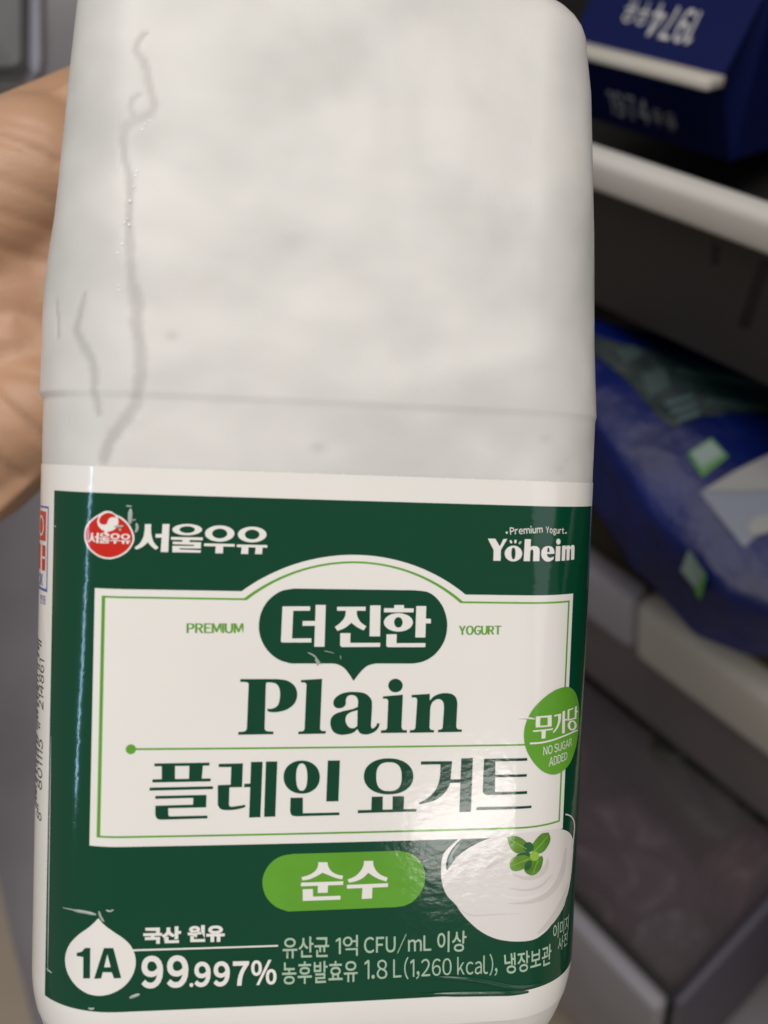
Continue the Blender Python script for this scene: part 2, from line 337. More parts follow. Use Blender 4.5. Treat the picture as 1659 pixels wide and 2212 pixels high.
def wnorm(s, z):
    d = 0.2; a = wrap(s+d, z)-wrap(s-d, z); b = wrap(s, z+d)-wrap(s, z-d); return a.cross(b).normalized()

bottle = empty('yogurt_bottle'); tag(bottle, 'white plastic yogurt bottle with a glossy green and white wrap label, held in front', 'yogurt bottle')
bmw = BR.to_4x4(); bmw.translation = BT + BR @ Vector((0, YC*0.001, -0.093)); bottle.matrix_world = bmw
BOFF = Vector((0, YC*0.001, -0.093))

ART = json.loads(r'''{"creases":[{"k":[[18.58,-71.41],[22.79,-71.67],[28.12,-72.4],[31.73,-73.31],[34.45,-74.0],[36.86,-74.5],[38.82,-74.61],[41.84,-74.58
]],"w":1.1,"h":0.22,"m":"print_green","l":4},
{"k":[[18.35,-74.52],[26.45,-74.89],[33.61,-75.22],[38.86,-75.52
]],"w":1.0,"h":0.22,"m":"print_green","l":4},
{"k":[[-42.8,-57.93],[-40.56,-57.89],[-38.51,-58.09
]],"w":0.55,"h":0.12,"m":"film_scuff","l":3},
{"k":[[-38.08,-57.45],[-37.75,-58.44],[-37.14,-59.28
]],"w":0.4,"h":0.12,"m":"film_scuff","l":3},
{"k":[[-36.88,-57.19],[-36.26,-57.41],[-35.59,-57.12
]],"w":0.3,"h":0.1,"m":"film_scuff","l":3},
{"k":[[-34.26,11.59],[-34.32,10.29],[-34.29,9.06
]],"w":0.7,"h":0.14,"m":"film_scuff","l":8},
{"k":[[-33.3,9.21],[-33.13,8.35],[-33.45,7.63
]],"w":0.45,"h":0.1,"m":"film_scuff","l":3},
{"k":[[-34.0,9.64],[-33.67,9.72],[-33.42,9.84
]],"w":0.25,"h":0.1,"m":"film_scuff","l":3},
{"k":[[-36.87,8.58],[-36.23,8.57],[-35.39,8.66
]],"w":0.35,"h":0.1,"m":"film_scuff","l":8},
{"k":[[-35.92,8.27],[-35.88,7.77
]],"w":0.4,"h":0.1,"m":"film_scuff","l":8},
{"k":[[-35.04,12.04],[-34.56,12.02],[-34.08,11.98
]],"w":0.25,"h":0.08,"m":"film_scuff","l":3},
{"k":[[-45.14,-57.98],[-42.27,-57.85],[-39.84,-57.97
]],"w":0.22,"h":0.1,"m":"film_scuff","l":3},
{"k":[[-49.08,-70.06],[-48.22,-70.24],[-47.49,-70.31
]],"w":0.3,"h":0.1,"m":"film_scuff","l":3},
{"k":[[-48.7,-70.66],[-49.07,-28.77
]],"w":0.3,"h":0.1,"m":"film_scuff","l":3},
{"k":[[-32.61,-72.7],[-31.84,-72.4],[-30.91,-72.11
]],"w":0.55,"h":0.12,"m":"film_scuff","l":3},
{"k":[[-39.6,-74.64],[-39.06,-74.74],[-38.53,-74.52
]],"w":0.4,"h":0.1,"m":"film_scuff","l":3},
{"k":[[34.48,-24.21],[35.86,-24.24],[37.68,-24.49
]],"w":0.35,"h":0.12,"m":"print_white","l":8},
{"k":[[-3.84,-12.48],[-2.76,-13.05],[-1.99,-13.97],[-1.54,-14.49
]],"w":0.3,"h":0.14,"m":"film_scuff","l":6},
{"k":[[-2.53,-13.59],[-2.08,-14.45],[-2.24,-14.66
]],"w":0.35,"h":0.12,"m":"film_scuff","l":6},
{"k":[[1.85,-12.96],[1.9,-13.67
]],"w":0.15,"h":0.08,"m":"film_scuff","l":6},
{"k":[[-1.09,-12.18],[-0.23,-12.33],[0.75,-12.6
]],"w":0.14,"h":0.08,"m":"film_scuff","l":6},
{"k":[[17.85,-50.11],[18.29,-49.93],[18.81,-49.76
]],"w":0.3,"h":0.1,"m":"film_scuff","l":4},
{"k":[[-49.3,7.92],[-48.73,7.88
]],"w":0.25,"h":0.1,"m":"film_scuff","l":3}],"shapes":[{"p":"green_field","m":"print_green","l":1,"k":[[[-49.6,14.1],[57.7,14.1],[57.7,-75.2],[-49.6,-75.2]]]},
{"p":"centre_panel","m":"print_white","l":2,"k":[[[-40.0,-2.0],[-15.5,-2.0],[-14.63,-1.36],[-13.74,-0.74],[-12.83,-0.15],[-11.9,0.4],[-10.95,0.92],[-9.98,1.41],[-9.0,1.87],[-8.0,2.3],[-6.99,2.69],[-5.97,3.04],[-4.93,3.37],[-3.89,3.65],[-2.84,3.9],[-1.77,4.12],[-0.71,4.3],[0.37,4.45],[1.44,4.56],[2.53,4.63],[3.61,4.67],[4.69,4.67],[5.77,4.63],[6.86,4.56],[7.93,4.45],[9.01,4.3],[10.07,4.12],[11.14,3.9],[12.19,3.65],[13.23,3.37],[14.27,3.04],[15.29,2.69],[16.3,2.3],[17.3,1.87],[18.28,1.41],[19.25,0.92],[20.2,0.4],[21.13,-0.15],[22.04,-0.74],[22.93,-1.36],[23.8,-2.0],[45.75,-2.0],[45.75,-46.2],[-40.0,-46.2]]]},
{"p":"centre_panel","m":"print_light_green","l":3,"k":[[[-38.75,-3.2],[-15.05,-3.2],[-14.21,-2.55],[-13.35,-1.93],[-12.46,-1.34],[-11.56,-0.78],[-10.63,-0.25],[-9.69,0.25],[-8.74,0.71],[-7.76,1.14],[-6.78,1.54],[-5.77,1.9],[-4.76,2.23],[-3.74,2.52],[-2.71,2.77],[-1.67,2.99],[-0.62,3.18],[0.44,3.32],[1.49,3.43],[2.55,3.51],[3.62,3.55],[4.68,3.55],[5.75,3.51],[6.81,3.43],[7.86,3.32],[8.92,3.18],[9.97,2.99],[11.01,2.77],[12.04,2.52],[13.06,2.23],[14.07,1.9],[15.08,1.54],[16.06,1.14],[17.04,0.71],[17.99,0.25],[18.93,-0.25],[19.86,-0.78],[20.76,-1.34],[21.65,-1.93],[22.51,-2.55],[23.35,-3.2],[44.75,-3.2],[44.75,-44.65],[-38.75,-44.65]],[[-38.15,-3.52],[-14.6,-3.52],[-13.78,-2.87],[-12.95,-2.25],[-12.09,-1.66],[-11.21,-1.1],[-10.31,-0.57],[-9.39,-0.08],[-8.46,0.38],[-7.51,0.81],[-6.54,1.21],[-5.57,1.57],[-4.58,1.9],[-3.58,2.19],[-2.57,2.44],[-1.55,2.66],[-0.52,2.85],[0.51,2.99],[1.55,3.1],[2.59,3.18],[3.63,3.22],[4.67,3.22],[5.71,3.18],[6.75,3.1],[7.79,2.99],[8.82,2.85],[9.85,2.66],[10.87,2.44],[11.88,2.19],[12.88,1.9],[13.87,1.57],[14.84,1.21],[15.81,0.81],[16.76,0.38],[17.69,-0.08],[18.61,-0.57],[19.51,-1.1],[20.39,-1.66],[21.25,-2.25],[22.08,-2.87],[22.9,-3.52],[44.3,-3.52],[44.3,-44.32],[-38.15,-44.32]]]},
{"p":"centre_panel","m":"print_light_green","l":3,"k":[[[-32.5,-29.3],[-32.53,-29.08],[-32.61,-28.88],[-32.75,-28.7],[-32.93,-28.56],[-33.13,-28.48],[-33.35,-28.45],[-33.57,-28.48],[-33.77,-28.56],[-33.95,-28.7],[-34.09,-28.88],[-34.17,-29.08],[-34.2,-29.3],[-34.17,-29.52],[-34.09,-29.73],[-33.95,-29.9],[-33.77,-30.04],[-33.57,-30.12],[-33.35,-30.15],[-33.13,-30.12],[-32.93,-30.04],[-32.75,-29.9],[-32.61,-29.73],[-32.53,-29.52]]]},
{"p":"centre_panel","m":"print_light_green","l":3.1,"k":[[[-33.3,-29.12],[40.0,-29.02],[40.0,-29.32],[-33.3,-29.45]]]},
{"p":"speech_pill","m":"print_green","l":4,"k":[[[-6.51,-1.37],[14.54,-1.34],[14.99,-1.39],[15.44,-1.42],[15.89,-1.45],[16.34,-1.5],[16.78,-1.58],[17.2,-1.73],[17.59,-1.94],[17.97,-2.18],[18.32,-2.46],[18.66,-2.77],[18.97,-3.1],[19.25,-3.45],[19.51,-3.81],[19.74,-4.19],[19.94,-4.59],[20.12,-5.0],[20.27,-5.41],[20.41,-5.83],[20.51,-6.19],[20.58,-6.55],[20.64,-6.92],[20.67,-7.28],[20.68,-7.65],[20.67,-8.02],[20.65,-8.43],[20.6,-8.84],[20.54,-9.25],[20.45,-9.65],[20.33,-10.05],[20.19,-10.43],[20.0,-10.83],[19.79,-11.22],[19.56,-11.6],[19.3,-11.96],[19.02,-12.3],[18.72,-12.63],[18.44,-12.89],[18.13,-13.13],[17.81,-13.35],[17.48,-13.56],[17.13,-13.74],[16.78,-13.9],[16.46,-14.02],[16.14,-14.1],[15.81,-14.17],[15.47,-14.23],[15.14,-14.28],[14.81,-14.35],[8.03,-14.36],[7.81,-14.42],[7.59,-14.47],[7.37,-14.52],[7.15,-14.58],[6.94,-14.65],[6.74,-14.74],[6.54,-14.85],[6.36,-14.98],[6.18,-15.13],[6.01,-15.28],[5.84,-15.44],[5.69,-15.61],[5.44,-15.9],[5.2,-16.2],[4.97,-16.51],[4.74,-16.83],[4.51,-17.14],[4.28,-17.45],[4.12,-17.22],[3.97,-16.98],[3.82,-16.74],[3.66,-16.5],[3.5,-16.27],[3.33,-16.05],[3.19,-15.87],[3.05,-15.7],[2.91,-15.53],[2.76,-15.37],[2.6,-15.22],[2.44,-15.08],[2.27,-14.96],[2.09,-14.85],[1.91,-14.75],[1.73,-14.67],[1.54,-14.59],[1.34,-14.52],[1.2,-14.48],[1.06,-14.45],[0.92,-14.43],[0.77,-14.42],[0.63,-14.41],[0.48,-14.39],[-6.75,-14.42],[-7.11,-14.32],[-7.47,-14.22],[-7.84,-14.13],[-8.19,-14.02],[-8.54,-13.89],[-8.88,-13.73],[-9.24,-13.51],[-9.58,-13.28],[-9.92,-13.02],[-10.23,-12.75],[-10.53,-12.45],[-10.82,-12.14],[-11.07,-11.82],[-11.3,-11.49],[-11.51,-11.14],[-11.7,-10.77],[-11.88,-10.4],[-12.03,-10.02],[-12.14,-9.68],[-12.24,-9.33],[-12.31,-8.98],[-12.36,-8.62],[-12.39,-8.26],[-12.4,-7.9],[-12.4,-7.51],[-12.37,-7.11],[-12.32,-6.72],[-12.26,-6.33],[-12.17,-5.94],[-12.05,-5.57],[-11.91,-5.18],[-11.74,-4.8],[-11.56,-4.44],[-11.35,-4.08],[-11.12,-3.75],[-10.86,-3.43],[-10.57,-3.12],[-10.25,-2.82],[-9.91,-2.55],[-9.56,-2.3],[-9.19,-2.07],[-8.81,-1.87],[-8.45,-1.73],[-8.07,-1.63],[-7.68,-1.56],[-7.29,-1.5],[-6.9,-1.44]]]},
{"p":"speech_pill_lettering","m":"print_white","l":5.0,"k":[[[-8.46,-4.5],[-3.71,-4.43],[-3.71,-5.18],[-6.61,-5.22],[-6.67,-10.06],[-3.31,-9.99],[-3.32,-10.72],[-8.38,-10.76],[-8.55,-10.59]]]},
{"p":"speech_pill_lettering","m":"print_white","l":5.06,"k":[[[-2.75,-4.16],[-1.02,-4.14],[-1.0,-11.45],[-2.77,-11.46]]]},
{"p":"speech_pill_lettering","m":"print_white","l":5.12,"k":[[[-4.9,-6.99],[-2.74,-6.97],[-2.76,-7.8],[-4.92,-7.82]]]},
{"p":"speech_pill_lettering","m":"print_white","l":5.18,"k":[[[0.97,-4.44],[5.97,-4.37],[5.97,-5.06],[0.99,-5.12]]]},
{"p":"speech_pill_lettering","m":"print_white","l":5.24,"k":[[[2.53,-4.95],[4.42,-4.93],[4.44,-5.2],[4.45,-5.47],[4.48,-5.74],[4.54,-6.0],[4.65,-6.28],[4.79,-6.55],[4.95,-6.8],[5.14,-7.03],[5.38,-7.25],[5.65,-7.45],[5.93,-7.63],[6.2,-7.82],[5.77,-8.53],[5.47,-8.39],[5.16,-8.25],[4.86,-8.1],[4.56,-7.94],[4.31,-7.77],[4.06,-7.58],[3.81,-7.39],[3.57,-7.2],[3.31,-7.42],[3.06,-7.65],[2.8,-7.87],[2.52,-8.07],[2.2,-8.24],[1.87,-8.39],[1.53,-8.52],[1.19,-8.66],[0.7,-7.98],[0.97,-7.77],[1.24,-7.56],[1.5,-7.35],[1.74,-7.11],[1.94,-6.89],[2.12,-6.65],[2.27,-6.4],[2.4,-6.14],[2.47,-5.85],[2.5,-5.55],[2.51,-5.25]]]},
{"p":"speech_pill_lettering","m":"print_white","l":5.3,"k":[[[6.76,-4.12],[8.6,-4.1],[8.69,-9.55],[6.84,-9.56]]]},
{"p":"speech_pill_lettering","m":"print_white","l":5.36,"k":[[[1.68,-9.05],[3.46,-9.03],[3.47,-10.75],[8.77,-10.7],[8.75,-11.41],[1.99,-11.48],[1.73,-11.2]]]},
{"p":"speech_pill_lettering","m":"print_white","l":5.42,"k":[[[11.01,-4.01],[12.76,-3.98],[12.78,-4.61],[11.04,-4.63]]]},
{"p":"speech_pill_lettering","m":"print_white","l":5.48,"k":[[[9.25,-4.57],[14.51,-4.55],[14.51,-5.24],[9.23,-5.3]]]},
{"p":"speech_pill_lettering","m":"print_white","l":5.54,"k":[[[14.45,-7.03],[14.43,-7.28],[14.34,-7.53],[14.19,-7.77],[13.99,-7.99],[13.73,-8.19],[13.43,-8.35],[13.09,-8.49],[12.72,-8.59],[12.33,-8.65],[11.92,-8.68],[11.52,-8.66],[11.13,-8.6],[10.75,-8.51],[10.4,-8.38],[10.09,-8.22],[9.82,-8.02],[9.6,-7.81],[9.44,-7.58],[9.33,-7.33],[9.29,-7.08],[9.32,-6.82],[9.4,-6.57],[9.55,-6.34],[9.75,-6.12],[10.0,-5.92],[10.31,-5.75],[10.64,-5.61],[11.01,-5.51],[11.4,-5.45],[11.81,-5.42],[12.21,-5.44],[12.61,-5.5],[12.98,-5.59],[13.33,-5.72],[13.65,-5.88],[13.92,-6.07],[14.14,-6.29],[14.3,-6.52],[14.41,-6.77]],[[12.63,-7.04],[12.63,-7.19],[12.6,-7.33],[12.56,-7.47],[12.5,-7.59],[12.43,-7.7],[12.34,-7.8],[12.24,-7.88],[12.13,-7.94],[12.02,-7.97],[11.9,-7.98],[11.78,-7.97],[11.66,-7.94],[11.55,-7.88],[11.44,-7.81],[11.35,-7.71],[11.27,-7.6],[11.2,-7.48],[11.15,-7.35],[11.12,-7.2],[11.1,-7.06],[11.11,-6.91],[11.13,-6.77],[11.17,-6.63],[11.23,-6.51],[11.3,-6.4],[11.39,-6.3],[11.49,-6.22],[11.6,-6.17],[11.71,-6.13],[11.83,-6.12],[11.95,-6.13],[12.07,-6.16],[12.18,-6.22],[12.29,-6.29],[12.38,-6.39],[12.46,-6.5],[12.53,-6.62],[12.58,-6.76],[12.62,-6.9]]]},
{"p":"speech_pill_lettering","m":"print_white","l":5.6,"k":[[[14.96,-4.13],[16.74,-4.11],[16.79,-9.69],[14.99,-9.7]]]},
{"p":"speech_pill_lettering","m":"print_white","l":5.66,"k":[[[16.71,-6.33],[17.66,-6.36],[17.67,-7.17],[16.74,-7.18]]]},
{"p":"speech_pill_lettering","m":"print_white","l":5.72,"k":[[[9.83,-9.19],[11.63,-9.14],[11.65,-10.74],[16.85,-10.69],[16.84,-11.41],[10.1,-11.45],[9.85,-11.19]]]},
{"p":"plain_lettering","m":"print_green","l":4.0,"k":[[[-15.3,-17.17],[-9.02,-17.15],[-8.57,-17.2],[-8.11,-17.24],[-7.67,-17.3],[-7.24,-17.43],[-6.87,-17.6],[-6.52,-17.82],[-6.21,-18.08],[-5.94,-18.38],[-5.74,-18.7],[-5.59,-19.05],[-5.5,-19.42],[-5.46,-19.8],[-5.48,-20.2],[-5.54,-20.6],[-5.67,-20.99],[-5.85,-21.35],[-6.09,-21.67],[-6.4,-21.96],[-6.73,-22.21],[-7.08,-22.43],[-7.44,-22.59],[-7.82,-22.72],[-8.2,-22.81],[-8.59,-22.89],[-8.9,-22.93],[-9.22,-22.95],[-9.54,-22.95],[-9.86,-22.94],[-10.02,-22.91],[-10.18,-22.87],[-10.33,-22.82],[-10.49,-22.78],[-10.53,-22.32],[-10.4,-22.34],[-10.26,-22.36],[-10.13,-22.37],[-10.0,-22.37],[-9.78,-22.33],[-9.57,-22.28],[-9.36,-22.21],[-9.17,-22.11],[-9.0,-21.99],[-8.85,-21.83],[-8.73,-21.66],[-8.63,-21.47],[-8.53,-21.13],[-8.47,-20.77],[-8.44,-20.41],[-8.42,-20.05],[-8.43,-19.73],[-8.45,-19.4],[-8.5,-19.08],[-8.59,-18.77],[-8.68,-18.55],[-8.8,-18.34],[-8.94,-18.15],[-9.12,-18.0],[-9.32,-17.89],[-9.54,-17.82],[-9.78,-17.78],[-10.01,-17.74],[-10.21,-17.73],[-10.41,-17.73],[-10.61,-17.74],[-10.81,-17.74],[-10.91,-18.05],[-10.91,-25.84],[-10.84,-25.95],[-10.77,-26.07],[-10.69,-26.17],[-10.59,-26.23],[-10.3,-26.3],[-9.99,-26.32],[-9.68,-26.33],[-9.38,-26.34],[-9.36,-26.8],[-15.38,-26.87],[-15.39,-26.39],[-15.12,-26.37],[-14.84,-26.35],[-14.56,-26.33],[-14.29,-26.26],[-14.19,-26.2],[-14.11,-26.11],[-14.03,-26.0],[-13.95,-25.91],[-13.85,-18.06],[-13.89,-17.97],[-13.93,-17.88],[-13.98,-17.8],[-14.06,-17.75],[-14.36,-17.69],[-14.67,-17.67],[-14.98,-17.67],[-15.28,-17.65]]]},
{"p":"plain_lettering","m":"print_green","l":4.06,"k":[[[-4.9,-17.32],[-1.23,-17.08],[-1.31,-25.9],[-1.23,-26.02],[-1.15,-26.15],[-1.04,-26.24],[-0.8,-26.29],[-0.54,-26.29],[-0.29,-26.29],[-0.3,-26.76],[-5.07,-26.83],[-5.06,-26.37],[-4.78,-26.35],[-4.5,-26.33],[-4.24,-26.27],[-4.14,-26.19],[-4.07,-26.07],[-4.0,-25.96],[-3.91,-18.12],[-3.98,-17.99],[-4.05,-17.87],[-4.15,-17.78],[-4.38,-17.73],[-4.62,-17.73],[-4.86,-17.73]]]},
{"p":"plain_lettering","m":"print_green","l":4.12,"k":[[[4.36,-19.39],[4.82,-19.41],[5.28,-19.43],[5.74,-19.49],[6.19,-19.6],[6.48,-19.72],[6.76,-19.89],[7.02,-20.1],[7.25,-20.33],[7.41,-20.53],[7.54,-20.76],[7.63,-21.0],[7.68,-21.25],[7.72,-22.29],[7.7,-23.34],[7.67,-24.39],[7.64,-25.43],[7.68,-25.55],[7.71,-25.68],[7.76,-25.8],[7.84,-25.88],[7.93,-25.9],[8.04,-25.88],[8.14,-25.84],[8.23,-25.78],[8.34,-25.69],[8.44,-25.59],[8.53,-25.48],[8.61,-25.36],[8.65,-25.26],[8.68,-25.16],[8.7,-25.05],[8.72,-24.94],[9.17,-25.05],[9.14,-25.22],[9.11,-25.39],[9.07,-25.55],[9.01,-25.71],[8.91,-25.89],[8.79,-26.06],[8.66,-26.22],[8.51,-26.36],[8.3,-26.5],[8.08,-26.63],[7.85,-26.73],[7.61,-26.82],[7.39,-26.89],[7.16,-26.94],[6.93,-26.97],[6.7,-26.97],[6.46,-26.95],[6.22,-26.91],[5.99,-26.84],[5.78,-26.73],[5.62,-26.57],[5.49,-26.38],[5.38,-26.17],[5.26,-25.97],[5.1,-26.13],[4.95,-26.3],[4.79,-26.46],[4.61,-26.59],[4.3,-26.72],[3.98,-26.82],[3.65,-26.89],[3.32,-26.94],[3.0,-26.98],[2.67,-27.0],[2.35,-26.99],[2.03,-26.93],[1.74,-26.84],[1.46,-26.72],[1.2,-26.56],[0.97,-26.35],[0.8,-26.11],[0.66,-25.84],[0.57,-25.55],[0.5,-25.26],[0.46,-24.96],[0.45,-24.66],[0.49,-24.37],[0.56,-24.09],[0.69,-23.85],[0.85,-23.64],[1.04,-23.46],[1.26,-23.31],[1.59,-23.14],[1.94,-23.01],[2.3,-22.9],[2.66,-22.79],[3.05,-22.7],[3.43,-22.63],[3.82,-22.55],[4.21,-22.46],[4.46,-22.38],[4.7,-22.28],[4.94,-22.18],[5.18,-22.07],[5.19,-21.77],[5.22,-21.46],[5.22,-21.15],[5.19,-20.85],[5.14,-20.67],[5.05,-20.49],[4.94,-20.33],[4.8,-20.2],[4.65,-20.09],[4.48,-20.01],[4.3,-19.96],[4.12,-19.93],[3.93,-19.94],[3.74,-19.97],[3.56,-20.02],[3.4,-20.12],[3.28,-20.23],[3.18,-20.38],[3.11,-20.54],[3.06,-20.71],[3.04,-20.91],[3.06,-21.1],[3.08,-21.3],[3.06,-21.49],[3.02,-21.64],[2.96,-21.78],[2.87,-21.91],[2.77,-22.01],[2.6,-22.13],[2.41,-22.21],[2.21,-22.27],[2.0,-22.3],[1.8,-22.29],[1.59,-22.26],[1.4,-22.19],[1.22,-22.09],[1.08,-21.95],[0.97,-21.78],[0.9,-21.6],[0.86,-21.41],[0.87,-21.19],[0.91,-20.97],[0.98,-20.77],[1.09,-20.58],[1.29,-20.35],[1.53,-20.14],[1.78,-19.96],[2.05,-19.8],[2.32,-19.68],[2.61,-19.59],[2.9,-19.52],[3.2,-19.46],[3.49,-19.42],[3.78,-19.39],[4.07,-19.38]],[[5.17,-22.62],[5.22,-25.42],[5.09,-25.52],[4.98,-25.64],[4.85,-25.74],[4.71,-25.8],[4.52,-25.84],[4.31,-25.84],[4.12,-25.81],[3.93,-25.75],[3.75,-25.64],[3.59,-25.49],[3.46,-25.32],[3.34,-25.14],[3.24,-24.96],[3.17,-24.76],[3.13,-24.56],[3.1,-24.36],[3.1,-24.16],[3.13,-23.95],[3.18,-23.76],[3.26,-23.58],[3.37,-23.42],[3.51,-23.28],[3.67,-23.16],[3.84,-23.06],[4.16,-22.92],[4.49,-22.82],[4.83,-22.72]]]},
{"p":"plain_lettering","m":"print_green","l":4.18,"k":[[[13.05,-18.27],[13.04,-18.46],[13.0,-18.65],[12.93,-18.82],[12.83,-18.98],[12.71,-19.13],[12.56,-19.25],[12.39,-19.35],[12.2,-19.42],[12.01,-19.46],[11.81,-19.48],[11.6,-19.46],[11.41,-19.42],[11.22,-19.35],[11.04,-19.25],[10.88,-19.12],[10.75,-18.98],[10.64,-18.82],[10.55,-18.64],[10.5,-18.46],[10.48,-18.27],[10.48,-18.08],[10.53,-17.9],[10.6,-17.73],[10.7,-17.56],[10.82,-17.42],[10.97,-17.3],[11.14,-17.2],[11.32,-17.13],[11.52,-17.08],[11.72,-17.07],[11.92,-17.08],[12.12,-17.13],[12.31,-17.2],[12.48,-17.3],[12.64,-17.42],[12.78,-17.56],[12.89,-17.73],[12.98,-17.9],[13.03,-18.08]]]},
{"p":"plain_lettering","m":"print_green","l":4.24,"k":[[[9.6,-20.21],[13.14,-19.9],[13.11,-25.74],[13.18,-25.9],[13.25,-26.07],[13.37,-26.19],[13.6,-26.25],[13.84,-26.25],[14.08,-26.25],[14.1,-26.72],[9.47,-26.73],[9.47,-26.26],[9.77,-26.24],[10.06,-26.23],[10.34,-26.16],[10.43,-26.08],[10.48,-25.97],[10.54,-25.85],[10.57,-20.99],[10.5,-20.87],[10.43,-20.74],[10.32,-20.65],[10.09,-20.6],[9.86,-20.6],[9.62,-20.6]]]},
{"p":"plain_lettering","m":"print_green","l":4.3,"k":[[[14.72,-19.96],[17.98,-19.76],[18.03,-20.97],[18.29,-20.68],[18.55,-20.39],[18.85,-20.15],[19.26,-19.94],[19.71,-19.78],[20.17,-19.68],[20.7,-19.63],[21.24,-19.65],[21.78,-19.74],[22.14,-19.88],[22.47,-20.1],[22.74,-20.38],[22.9,-20.71],[22.99,-21.08],[23.08,-21.44],[23.03,-25.74],[23.12,-25.89],[23.2,-26.04],[23.32,-26.15],[23.56,-26.21],[23.82,-26.22],[24.08,-26.23],[24.07,-26.66],[19.74,-26.69],[19.75,-26.24],[19.96,-26.23],[20.17,-26.21],[20.36,-26.14],[20.45,-26.05],[20.51,-25.93],[20.56,-25.8],[20.67,-22.22],[20.63,-21.91],[20.59,-21.6],[20.5,-21.3],[20.35,-21.08],[20.16,-20.9],[19.94,-20.77],[19.72,-20.71],[19.49,-20.71],[19.27,-20.76],[18.98,-20.89],[18.71,-21.07],[18.49,-21.29],[18.35,-21.57],[18.26,-21.89],[18.18,-22.21],[18.16,-25.78],[18.22,-25.92],[18.28,-26.07],[18.39,-26.18],[18.58,-26.25],[18.79,-26.27],[19.0,-26.29],[18.99,-26.71],[14.63,-26.73],[14.64,-26.25],[14.88,-26.25],[15.12,-26.25],[15.35,-26.2],[15.46,-26.12],[15.53,-26.01],[15.61,-25.89],[15.77,-20.88],[15.7,-20.72],[15.64,-20.57],[15.54,-20.46],[15.28,-20.4],[15.01,-20.4],[14.74,-20.4]]]},
{"p":"yogurt_lettering","m":"print_green","l":4.0,"k":[[[-29.36,-31.77],[-20.12,-31.69],[-20.13,-32.21],[-29.37,-32.26]]]},
{"p":"yogurt_lettering","m":"print_green","l":4.06,"k":[[[-28.15,-32.1],[-25.93,-32.11],[-25.87,-34.63],[-28.09,-34.65]]]},
{"p":"yogurt_lettering","m":"print_green","l":4.12,"k":[[[-23.52,-32.13],[-21.23,-32.15],[-21.38,-34.61],[-23.52,-34.65]]]},
{"p":"yogurt_lettering","m":"print_green","l":4.18,"k":[[[-29.62,-34.52],[-19.85,-34.46],[-19.87,-34.97],[-29.63,-35.06]]]},
{"p":"yogurt_lettering","m":"print_green","l":4.24,"k":[[[-30.06,-35.94],[-19.41,-35.83],[-19.44,-36.32],[-30.09,-36.47]]]},
{"p":"yogurt_lettering","m":"print_green","l":4.3,"k":[[[-29.11,-37.4],[-20.5,-37.32],[-20.5,-39.5],[-26.88,-39.56],[-26.85,-40.73],[-26.62,-40.99],[-20.24,-40.95],[-20.25,-41.44],[-28.13,-41.55],[-28.29,-41.5],[-28.45,-41.45],[-28.61,-41.4],[-28.75,-41.3],[-28.85,-41.17],[-28.91,-41.02],[-28.97,-40.86],[-29.03,-40.7],[-29.05,-39.1],[-22.73,-39.0],[-22.72,-37.82],[-29.09,-37.91]]]},
{"p":"yogurt_lettering","m":"print_green","l":4.36,"k":[[[-18.56,-31.92],[-14.45,-31.87],[-14.48,-36.04],[-16.64,-36.06],[-16.64,-39.07],[-16.6,-39.16],[-16.57,-39.25],[-16.53,-39.33],[-16.46,-39.4],[-16.37,-39.44],[-16.27,-39.45],[-16.17,-39.46],[-16.06,-39.47],[-13.83,-39.16],[-13.86,-39.59],[-14.17,-39.68],[-14.48,-39.77],[-14.79,-39.85],[-15.11,-39.91],[-15.58,-39.98],[-16.05,-40.03],[-16.52,-40.05],[-16.99,-40.05],[-17.26,-40.04],[-17.53,-40.0],[-17.79,-39.94],[-18.04,-39.82],[-18.19,-39.69],[-18.31,-39.52],[-18.41,-39.33],[-18.52,-39.15],[-18.63,-35.65],[-16.44,-35.59],[-16.42,-32.5],[-18.55,-32.48]]]},
{"p":"yogurt_lettering","m":"print_green","l":4.42,"k":[[[-14.1,-35.45],[-12.93,-35.44],[-12.91,-36.04],[-14.13,-36.07]]]},
{"p":"yogurt_lettering","m":"print_green","l":4.48,"k":[[[-13.06,-31.63],[-11.08,-31.63],[-11.18,-41.39],[-13.12,-41.42]]]},
{"p":"yogurt_lettering","m":"print_green","l":4.54,"k":[[[-10.51,-31.59],[-8.55,-31.59],[-8.62,-41.33],[-10.55,-41.36]]]},
